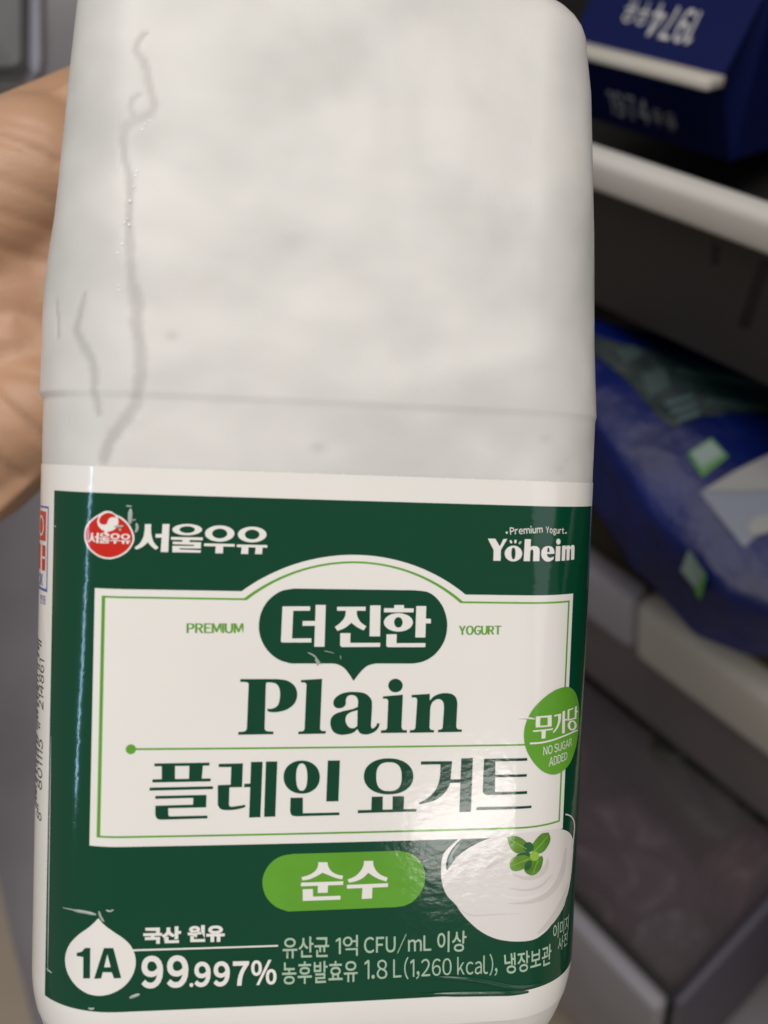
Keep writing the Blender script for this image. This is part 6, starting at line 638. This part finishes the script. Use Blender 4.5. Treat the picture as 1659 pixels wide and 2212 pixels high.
]],"glints":[[-33.56,75.5],[-32.83,76.12],[-34.68,67.63],[-34.91,66.86],[-35.16,64.97],[-35.65,62.61],[-35.94,59.66],[-36.48,59.0],[-35.67,58.66],[-37.25,48.68],[-36.97,47.86],[-37.42,47.84],[-37.47,53.97],[-36.77,55.5],[-33.91,74.54]]}''')

# materials of the bottle
m_b = bpy.data.materials.new('bottle_plastic'); m_b.use_nodes = True
def bottle_material(m):
    nt = m.node_tree; N = nt.nodes; L = nt.links; b = N['Principled BSDF']
    b.inputs['Roughness'].default_value = 0.36; b.inputs['Specular IOR Level'].default_value = 0.45
    b.inputs['Subsurface Weight'].default_value = 0.35; b.inputs['Subsurface Radius'].default_value = (0.004, 0.0035, 0.003); b.inputs['Subsurface Scale'].default_value = 0.5
    tc = N.new('ShaderNodeTexCoord'); ca_ = N.new('ShaderNodeAttribute'); ca_.attribute_name = 'yogurt_gap'; sa = N.new('ShaderNodeAttribute'); sa.attribute_name = 'whey_spot'
    n = N.new('ShaderNodeTexNoise'); n.inputs['Scale'].default_value = 44; n.inputs['Detail'].default_value = 3; n.inputs['Roughness'].default_value = 0.4
    mp = N.new('ShaderNodeMapping'); mp.inputs['Scale'].default_value = (0.8, 0.8, 1.25); mp.inputs['Rotation'].default_value = (0, 0.55, 0); L.new(tc.outputs['Object'], mp.inputs[0]); L.new(mp.outputs[0], n.inputs['Vector'])
    r = N.new('ShaderNodeMapRange'); r.inputs[1].default_value = 0.44; r.inputs[2].default_value = 0.70; r.inputs[4].default_value = 1.0; L.new(n.outputs['Fac'], r.inputs[0])
    mx = N.new('ShaderNodeMix'); mx.data_type = 'RGBA'; mx.inputs[6].default_value = (0.735, 0.723, 0.70, 1); mx.inputs[7].default_value = (0.615, 0.615, 0.592, 1); L.new(r.outputs[0], mx.inputs[0])
    m2 = N.new('ShaderNodeMix'); m2.data_type = 'RGBA'; m2.inputs[7].default_value = (0.57, 0.575, 0.55, 1); L.new(mx.outputs[2], m2.inputs[6]); L.new(sa.outputs['Fac'], m2.inputs[0])
    m3 = N.new('ShaderNodeMix'); m3.data_type = 'RGBA'; m3.inputs[7].default_value = (0.56, 0.545, 0.53, 1); L.new(m2.outputs[2], m3.inputs[6]); L.new(ca_.outputs['Fac'], m3.inputs[0])
    L.new(m3.outputs[2], b.inputs['Base Color'])
    n2 = N.new('ShaderNodeTexNoise'); n2.inputs['Scale'].default_value = 2600; L.new(tc.outputs['Object'], n2.inputs['Vector'])
    n3 = N.new('ShaderNodeTexNoise'); n3.inputs['Detail'].default_value = 0.6; n3.inputs['Scale'].default_value = 88; L.new(tc.outputs['Object'], n3.inputs['Vector'])
    b1 = N.new('ShaderNodeBump'); b1.inputs['Strength'].default_value = 0.12; b1.inputs['Distance'].default_value = 0.0002; L.new(n2.outputs['Fac'], b1.inputs['Height'])
    b2 = N.new('ShaderNodeBump'); b2.inputs['Strength'].default_value = 0.30; b2.inputs['Distance'].default_value = 0.0032; L.new(n3.outputs['Fac'], b2.inputs['Height']); L.new(b1.outputs[0], b2.inputs['Normal'])
    L.new(b2.outputs[0], b.inputs['Normal'])
bottle_material(m_b)

# body: one skin, finer where the front shows
def frange(a, b, st):
    n = max(1, round((b-a)/st)); return [a+(b-a)*i/n for i in range(n)]
ss = frange(-HALFP, -66, 3.0)+frange(-66, 58, 0.6)+frange(58, HALFP, 3.0)
zs = [-93, -92, -90, -88, -86, -84, -82, -80, -78, -76, -74, -60, -40, -20, 0, 12, 16]+frange(18, 30.16, 0.6)+[30.16, 30.35, 30.6, 30.85, 31.1, 31.26]+frange(31.8, 100, 0.6)+[100]+[100+14*math.sin(math.radians(a)) for a in range(6, 91, 6)]+[118, 124, 128]
def seg_d(px, pz, a, b):
    vx, vz = b[0]-a[0], b[1]-a[1]; t = max(0, min(1, ((px-a[0])*vx+(pz-a[1])*vz)/(vx*vx+vz*vz+1e-9)))
    return math.hypot(px-a[0]-t*vx, pz-a[1]-t*vz), t
segs = []
for c in ART['cracks']:
    # jitter the polyline so that its edge is ragged
    k, wd = c['k'], c['w']; rk = random.Random(len(k))
    P = []; Wd_ = []
    for i in range(len(k)-1):
        for q_ in range(5):
            t = q_/5; P.append((k[i][0]+(k[i+1][0]-k[i][0])*t+rk.uniform(-.11, .11), k[i][1]+(k[i+1][1]-k[i][1])*t)); Wd_.append((wd[i]+(wd[i+1]-wd[i])*t)*rk.uniform(.8, 1.2))
    P.append(tuple(k[-1])); Wd_.append(wd[-1])
    for i in range(len(P)-1): segs.append((P[i], P[i+1], Wd_[i], Wd_[i+1]))
verts = []; gap = []; spot = []
grid = {}
for sgm in segs:
    for gx in range(int(min(sgm[0][0], sgm[1][0])-3)//4, int(max(sgm[0][0], sgm[1][0])+3)//4+1):
        for gz in range(int(min(sgm[0][1], sgm[1][1])-3)//4, int(max(sgm[0][1], sgm[1][1])+3)//4+1): grid.setdefault((gx, gz), []).append(sgm)
for z in zs:
    for s in ss:
        g = 0.0
        for (a, b, wa, wb) in grid.get((int(math.floor(s))//4, int(math.floor(z))//4), ()):
            d, t = seg_d(s, z, a, b); hw = (wa+(wb-wa)*t)*0.5; g = max(g, 1-max(0, min(1, (d-hw*0.3)/(hw*0.95+0.35))))
        g = g*g*(3-2*g)
        sp = 0.0
        if 15 < z < 112 and abs(s) < 60:
            for (a, b, r) in ART['spots']:
                d = math.hypot((s-a), (z-b)*1.3)/(r*(1 if r < 3 else 1.5))
                if d < 1.6: sp = max(sp, (math.exp(-d*d*2))*(0.7 if r < 3 else 0.3))
        verts.append(wrap(s, z, -0.12*g)-BOFF); gap.append(g); spot.append(sp)
ns = len(ss); faces = [(r*ns+i, r*ns+(i+1) % ns, (r+1)*ns+(i+1) % ns, (r+1)*ns+i) for r in range(len(zs)-1) for i in range(ns)]
faces.append(tuple(range(ns))[::-1]); faces.append(tuple(range((len(zs)-1)*ns, len(zs)*ns)))
me = bpy.data.meshes.new('bottle_body'); me.from_pydata(verts, [], faces); me.update()
at1 = me.attributes.new('yogurt_gap', 'FLOAT', 'POINT'); at1.data.foreach_set('value', gap)
at2 = me.attributes.new('whey_spot', 'FLOAT', 'POINT'); at2.data.foreach_set('value', spot)
link('bottle_body', me, m_b, bottle, True)

# tiny bright droplets along the crease
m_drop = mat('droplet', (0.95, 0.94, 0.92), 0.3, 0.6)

# label: film materials share one film bump so that the gloss runs across all inks
FILM = [(900, 0.05, 0.0004, (0.7, 0.7, 1.0)), (260, 0.045, 0.0008, (0.8, 0.8, 1)), (40, 0.035, 0.003, (1, 1, 0.6))]
def ink(name, col, noise=None): return mat(name, col, 0.10, 0.5, 0.0, noise, FILM)
INK = dict(
    print_white=ink('print_white', (0.86, 0.84, 0.805), (26, 0.965)), print_green=ink('print_green', (0.002, 0.058, 0.027)), print_dark_green=ink('print_dark_green', (0.006, 0.035, 0.018)),
    print_light_green=ink('print_light_green', (0.135, 0.40, 0.035), (60, 0.86)), print_mid_green=ink('print_mid_green', (0.14, 0.36, 0.045)), print_red=ink('print_red', (0.60, 0.022, 0.012)),
    print_pale_green=ink('print_pale_green', (0.42, 0.56, 0.43)), print_blue=ink('print_blue', (0.05, 0.13, 0.45)), print_black=ink('print_black', (0.035, 0.03, 0.035)),
    picture_white=ink('picture_white', (0.76, 0.73, 0.71)), picture_rim=ink('picture_rim', (0.16, 0.27, 0.24)), picture_shade=ink('picture_shade', (0.66, 0.62, 0.605)), picture_light=ink('picture_light', (0.80, 0.775, 0.75)),
    leaf_light=ink('leaf_light', (0.17, 0.36, 0.05), (400, 0.7)), leaf_mid=ink('leaf_mid', (0.11, 0.29, 0.03), (400, 0.7)), leaf_dark=ink('leaf_dark', (0.035, 0.15, 0.06), (400, 0.7)), leaf_bright=ink('leaf_bright', (0.30, 0.52, 0.06)))
SCUT = [x for x in frange(-HALFP, -HA-28, 4)]+frange(-HA-28, -HA, 0.9)+frange(-HA, HA, 6)+frange(HA, HA+28, 0.9)+frange(HA+28, HALFP, 4)
ZCUT = [-73, -74, -75, -76, -77, -78, -79]
def cut_wrap(bm, off):
    """slice a flat (s, z) mesh along the bottle's facets, then lay it on the bottle at height off (mm)"""
    xs = [v.co.x for v in bm.verts]; ys = [v.co.y for v in bm.verts]
    for c in SCUT:
        if min(xs) < c < max(xs): bmesh.ops.bisect_plane(bm, geom=bm.verts[:]+bm.edges[:]+bm.faces[:], dist=1e-5, plane_co=(c, 0, 0), plane_no=(1, 0, 0))
    for c in ZCUT:
        if min(ys) < c < max(ys): bmesh.ops.bisect_plane(bm, geom=bm.verts[:]+bm.edges[:]+bm.faces[:], dist=1e-5, plane_co=(0, c, 0), plane_no=(0, 1, 0))
def flat_fill(loops):
    c = bpy.data.curves.new('f', 'CURVE'); c.dimensions = '2D'; c.fill_mode = 'BOTH'
    for l in loops:
        sp_ = c.splines.new('POLY'); sp_.points.add(len(l)-1); sp_.use_cyclic_u = True
        for p_, (a, b) in zip(sp_.points, l): p_.co = (a, b, 0, 1)
    o = bpy.data.objects.new('f', c); COL.objects.link(o)
    me_ = bpy.data.meshes.new_from_object(o.evaluated_get(bpy.context.evaluated_depsgraph_get()))
    bpy.data.objects.remove(o); bpy.data.curves.remove(c); return me_
PARTS = {}
def collect(part, m, layer, me_):
    bm = bmesh.new(); bm.from_mesh(me_); bpy.data.meshes.remove(me_)
    bmesh.ops.remove_doubles(bm, verts=bm.verts, dist=1e-4)
    cut_wrap(bm, 0); bm.normal_update()
    off = 0.15+0.03*layer; P = PARTS.setdefault(part, dict(v=[], n=[], f=[], mi=[], mats=[]))
    if m not in P['mats']: P['mats'].append(m)
    mi = P['mats'].index(m); base = len(P['v']); bm.verts.index_update()
    for v in bm.verts:
        P['v'].append(wrap(v.co.x, v.co.y, off)-BOFF); P['n'].append(wnorm(v.co.x, v.co.y))
    for f in bm.faces:
        ids = [base+v.index for v in f.verts]
        if f.normal.z < 0: ids.reverse()
        P['f'].append(ids); P['mi'].append(mi)
    bm.free()
for sh_ in ART['shapes']: collect(sh_['p'], sh_['m'], sh_['l'], flat_fill(sh_['k']))
for t_ in ART['text']:
    me_ = (packed_text if t_['t'].isascii() or t_['t'][0] == '1' else text_mesh)(t_['t'], t_['b']); xs = [v.co.x for v in me_.vertices]; ys = [v.co.y for v in me_.vertices]
    x0, x1, y0, y1 = min(xs), max(xs), min(ys), max(ys); tl, tr, br, bl = [Vector(p) for p in t_['q']]
    flip = (tr-tl).x*(tl-bl).y-(tr-tl).y*(tl-bl).x < 0
    for v in me_.vertices:
        a = (v.co.x-x0)/(x1-x0); b = (v.co.y-y0)/(y1-y0); p = bl*(1-a)*(1-b)+br*a*(1-b)+tl*(1-a)*b+tr*a*b; v.co = (p.x, p.y, 0)
    collect(t_['p'], t_['m'], t_['l'], me_)
# the film itself, all the way round, with a finely toothed upper edge
film = bmesh.new(); cols = sorted(set(SCUT+[HALFP])); rows = [-81, -80, -79, -78, -77, -76, -75, -74, -73, -60, -30, 0, 18.55]
gv = [[film.verts.new((c, r, 0)) for c in cols] for r in rows]
for i in range(len(rows)-1):
    for j in range(len(cols)-1): film.faces.new((gv[i][j], gv[i][j+1], gv[i+1][j+1], gv[i+1][j]))
me_ = bpy.data.meshes.new('film'); film.to_mesh(me_); film.free(); collect('label', 'print_white', 0, me_)
for k in range(-22, 23):
    c = k*4.6+1.3; h = 0.16+0.12*random.random(); collect('label', 'print_white', 0, flat_fill([[(c-.22, 18.55), (c+.22, 18.55), (c+.05, 18.55+h), (c-.05, 18.55+h)]]))
label_o = None
def build_part(name, parent):
    P = PARTS[name]; me_ = bpy.data.meshes.new(name); me_.from_pydata(P['v'], [], P['f']); me_.update()
    me_.polygons.foreach_set('material_index', P['mi']); me_.shade_smooth(); me_.normals_split_custom_set_from_vertices(P['n'])
    return link(name, me_, [INK[x] for x in P['mats']], parent)
label_o = build_part('label', bottle); label_o['label'] = 'glossy shrink-film label in dark green and white'
for nm in PARTS:
    if nm != 'label': build_part(nm, label_o)

# folds and scuffs of the shrink film: low rounded ridges standing on the label
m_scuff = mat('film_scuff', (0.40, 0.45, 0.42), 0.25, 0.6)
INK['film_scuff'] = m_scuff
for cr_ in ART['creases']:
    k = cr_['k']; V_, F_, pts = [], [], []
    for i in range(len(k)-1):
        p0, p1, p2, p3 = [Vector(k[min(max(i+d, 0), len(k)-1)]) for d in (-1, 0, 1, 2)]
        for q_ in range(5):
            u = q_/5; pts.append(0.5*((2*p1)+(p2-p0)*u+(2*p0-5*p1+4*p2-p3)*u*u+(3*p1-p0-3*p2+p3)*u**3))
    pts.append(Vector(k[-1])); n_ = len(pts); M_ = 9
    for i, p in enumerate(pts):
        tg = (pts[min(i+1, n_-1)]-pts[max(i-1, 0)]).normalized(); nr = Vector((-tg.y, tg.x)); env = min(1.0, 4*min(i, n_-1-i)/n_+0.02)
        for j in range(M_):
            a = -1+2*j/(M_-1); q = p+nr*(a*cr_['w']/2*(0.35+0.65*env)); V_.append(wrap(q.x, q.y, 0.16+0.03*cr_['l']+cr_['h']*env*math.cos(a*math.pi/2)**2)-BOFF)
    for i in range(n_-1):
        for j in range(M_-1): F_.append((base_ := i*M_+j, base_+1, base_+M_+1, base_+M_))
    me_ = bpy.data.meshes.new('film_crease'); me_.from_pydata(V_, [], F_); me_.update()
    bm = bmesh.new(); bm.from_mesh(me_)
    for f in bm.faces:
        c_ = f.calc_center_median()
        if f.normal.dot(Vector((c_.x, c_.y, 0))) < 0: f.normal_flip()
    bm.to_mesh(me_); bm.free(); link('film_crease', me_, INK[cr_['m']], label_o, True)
# glints where the crease in the wall catches the light
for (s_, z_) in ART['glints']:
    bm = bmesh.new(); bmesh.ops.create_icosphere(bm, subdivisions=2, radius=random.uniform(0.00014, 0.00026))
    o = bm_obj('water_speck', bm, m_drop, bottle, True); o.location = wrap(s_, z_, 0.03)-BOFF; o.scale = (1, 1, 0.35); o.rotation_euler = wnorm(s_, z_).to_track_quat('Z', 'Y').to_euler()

# ------------------------------------------------------------------ hand holding the bottle from behind
def hand_mesh():
    bm = bmesh.new()
    def cap(a, b, ra, rb, n=14):
        a, b = Vector(a), Vector(b); ax = (b-a); L = ax.length; rot = ax.to_track_quat('Z', 'X').to_matrix().to_4x4()
        m1 = Matrix.Translation((a+b)/2) @ rot
        bmesh.ops.create_cone(bm, cap_ends=True, segments=n*2, radius1=ra, radius2=rb, depth=L, matrix=m1)
        bmesh.ops.create_uvsphere(bm, u_segments=n*2, v_segments=n, radius=ra, matrix=Matrix.Translation(a)); bmesh.ops.create_uvsphere(bm, u_segments=n*2, v_segments=n, radius=rb, matrix=Matrix.Translation(b))
    def chain(P, Rr):
        for i in range(len(P)-1): cap(P[i], P[i+1], Rr[i], Rr[i+1])
    # bottle-local millimetres. palm: four metacarpals side by side, heel of the hand and thumb mound
    outline = [(-52, 128), (-64, 118), (-74, 110), (-82, 104), (-96, 94), (-120, 78), (-150, 58), (-200, 34), (-300, 0),
               (-300, -78), (-200, -50), (-150, -34), (-120, -22), (-98, -10), (-80, 4), (-70, 14), (-58, 24), (-54, 60), (-52, 100)]
    fr_ = [bm.verts.new((x, 75, z)) for x, z in outline]; bk_ = [bm.verts.new((x, 98, z)) for x, z in outline]
    bm.faces.new(fr_); bm.faces.new(bk_[::-1])
    for i in range(len(outline)): j = (i+1) % len(outline); bm.faces.new((fr_[i], bk_[i], bk_[j], fr_[j]))
    cap((-72, 82, 96), (-135, 82, 44), 19, 21)                     # thumb mound above
    cap((-72, 84, 32), (-140, 82, 0), 17, 22)                      # heel of the hand below
    cap((-78, 88, 64), (-140, 84, 24), 15, 20)
    cap((-140, 82, 18), (-300, 74, -40), 27, 32)                   # wrist
    kn = [(-46, 108, 104), (-42, 112, 84), (-43, 113, 64), (-50, 112, 45)]
    for b_, z_ in zip(kn, (88, 70, 52, 36)): cap((-80, 86, z_), b_, 14, 12)
    # thumb lies up along the back of the bottle
    chain([(-80, 84, 100), (-58, 100, 122), (-38, 107, 134), (-16, 106, 140)], [14, 12, 11, 9])
    tips = [[kn[0], (-8, 106, 112), (22, 104, 113), (44, 98, 112)], [kn[1], (2, 107, 90), (34, 104, 91), (58, 90, 90)],
            [kn[2], (-2, 107, 67), (30, 104, 67), (54, 92, 66)], [kn[3], (-16, 106, 44), (10, 104, 43), (30, 103, 43)]]
    for t_, r_ in zip(tips, ([11.5, 10, 9, 7.6], [11.5, 10.2, 9, 7.8], [11.2, 9.8, 8.6, 7.4], [10.5, 8.8, 7.6, 6.6])): chain(t_, r_)
    for v in bm.verts: v.co = v.co*0.001
    me_ = bpy.data.meshes.new('hand'); bm.to_mesh(me_); bm.free()
    o = bpy.data.objects.new('hand', me_); COL.objects.link(o)
    r = o.modifiers.new('r', 'REMESH'); r.mode = 'VOXEL'; r.voxel_size = 0.0014
    sm = o.modifiers.new('s', 'SMOOTH'); sm.iterations = 14; sm.factor = 0.5
    me2 = bpy.data.meshes.new_from_object(o.evaluated_get(bpy.context.evaluated_depsgraph_get())); bpy.data.objects.remove(o); return me2
hm = hand_mesh()
# folds of the skin, pressed in as shallow grooves where the hand shows beside the bottle (x, z in bottle millimetres)
FOLDS = [([(-125, 66), (-95, 63), (-80, 56), (-66, 53)], 3.5, 1.6), ([(-112, 78), (-85, 73), (-66, 70)], 1.3, 0.8), ([(-100, 100), (-86, 99), (-76, 97), (-64, 93)], 1.2, 1.1), ([(-95, 90), (-80, 88), (-64, 84)], 1.0, 0.5), ([(-95, 82), (-80, 80), (-64, 78)], 0.9, 0.5), ([(-96, 105), (-80, 103), (-68, 101)], 0.9, 0.5),
         ([(-100, 52), (-84, 40), (-76, 32), (-66, 24)], 1.5, 1.3), ([(-108, 44), (-92, 30), (-82, 21), (-74, 14)], 1.6, 1.3), ([(-90, 40), (-78, 42), (-66, 40)], 1.5, 0.6)]
for v in hm.vertices:
    p = v.co*1000; n = v.normal
    if -150 < p.x < -40 and n.y < 0.5:
        dz = 0.0
        for pts, wd, dp in FOLDS:
            for a, b in zip(pts, pts[1:]):
                d, t = seg_d(p.x, p.z, a, b)
                if d < wd*2.5: dz = max(dz, dp*math.exp(-(d/wd)**2))
        v.co = v.co - n*dz*0.001
m_skin = bpy.data.materials.new('skin'); m_skin.use_nodes = True
def skin_material(m):
    nt = m.node_tree; N = nt.nodes; L = nt.links; b = N['Principled BSDF']
    b.inputs['Roughness'].default_value = 0.48; b.inputs['Subsurface Weight'].default_value = 0.25; b.inputs['Subsurface Radius'].default_value = (0.008, 0.003, 0.0012); b.inputs['Subsurface Scale'].default_value = 0.35
    tc = N.new('ShaderNodeTexCoord'); n = N.new('ShaderNodeTexNoise'); n.inputs['Scale'].default_value = 40; n.inputs['Detail'].default_value = 5; L.new(tc.outputs['Object'], n.inputs['Vector'])
    mx = N.new('ShaderNodeMix'); mx.data_type = 'RGBA'; mx.inputs[6].default_value = (0.58, 0.36, 0.235, 1); mx.inputs[7].default_value = (0.48, 0.27, 0.16, 1); L.new(n.outputs['Fac'], mx.inputs[0]); L.new(mx.outputs[2], b.inputs['Base Color'])
    mp = N.new('ShaderNodeMapping'); mp.inputs['Scale'].default_value = (0.3, 0.5, 1.0); mp.inputs['Rotation'].default_value = (0, 0.12, 0); L.new(tc.outputs['Object'], mp.inputs[0])
    n2 = N.new('ShaderNodeTexNoise'); n2.inputs['Scale'].default_value = 520; n2.inputs['Detail'].default_value = 3; L.new(mp.outputs[0], n2.inputs['Vector'])
    n3 = N.new('ShaderNodeTexNoise'); n3.inputs['Scale'].default_value = 900; L.new(tc.outputs['Object'], n3.inputs['Vector'])
    b1 = N.new('ShaderNodeBump'); b1.inputs['Strength'].default_value = 0.13; b1.inputs['Distance'].default_value = 0.0010; L.new(n2.outputs['Fac'], b1.inputs['Height'])
    b2 = N.new('ShaderNodeBump'); b2.inputs['Strength'].default_value = 0.2; b2.inputs['Distance'].default_value = 0.0003; L.new(n3.outputs['Fac'], b2.inputs['Height']); L.new(b1.outputs[0], b2.inputs['Normal']); L.new(b2.outputs[0], b.inputs['Normal'])
skin_material(m_skin)
HOFF = Vector((-0.10, 0.09, 0.06))
for v in hm.vertices: v.co = v.co-HOFF
hand = link('hand', hm, m_skin, None, True)
hw = BR.to_4x4(); hw.translation = BT + BR @ HOFF; hand.matrix_world = hw
tag(hand, 'bare hand gripping the white bottle from behind at the left edge', 'hand')
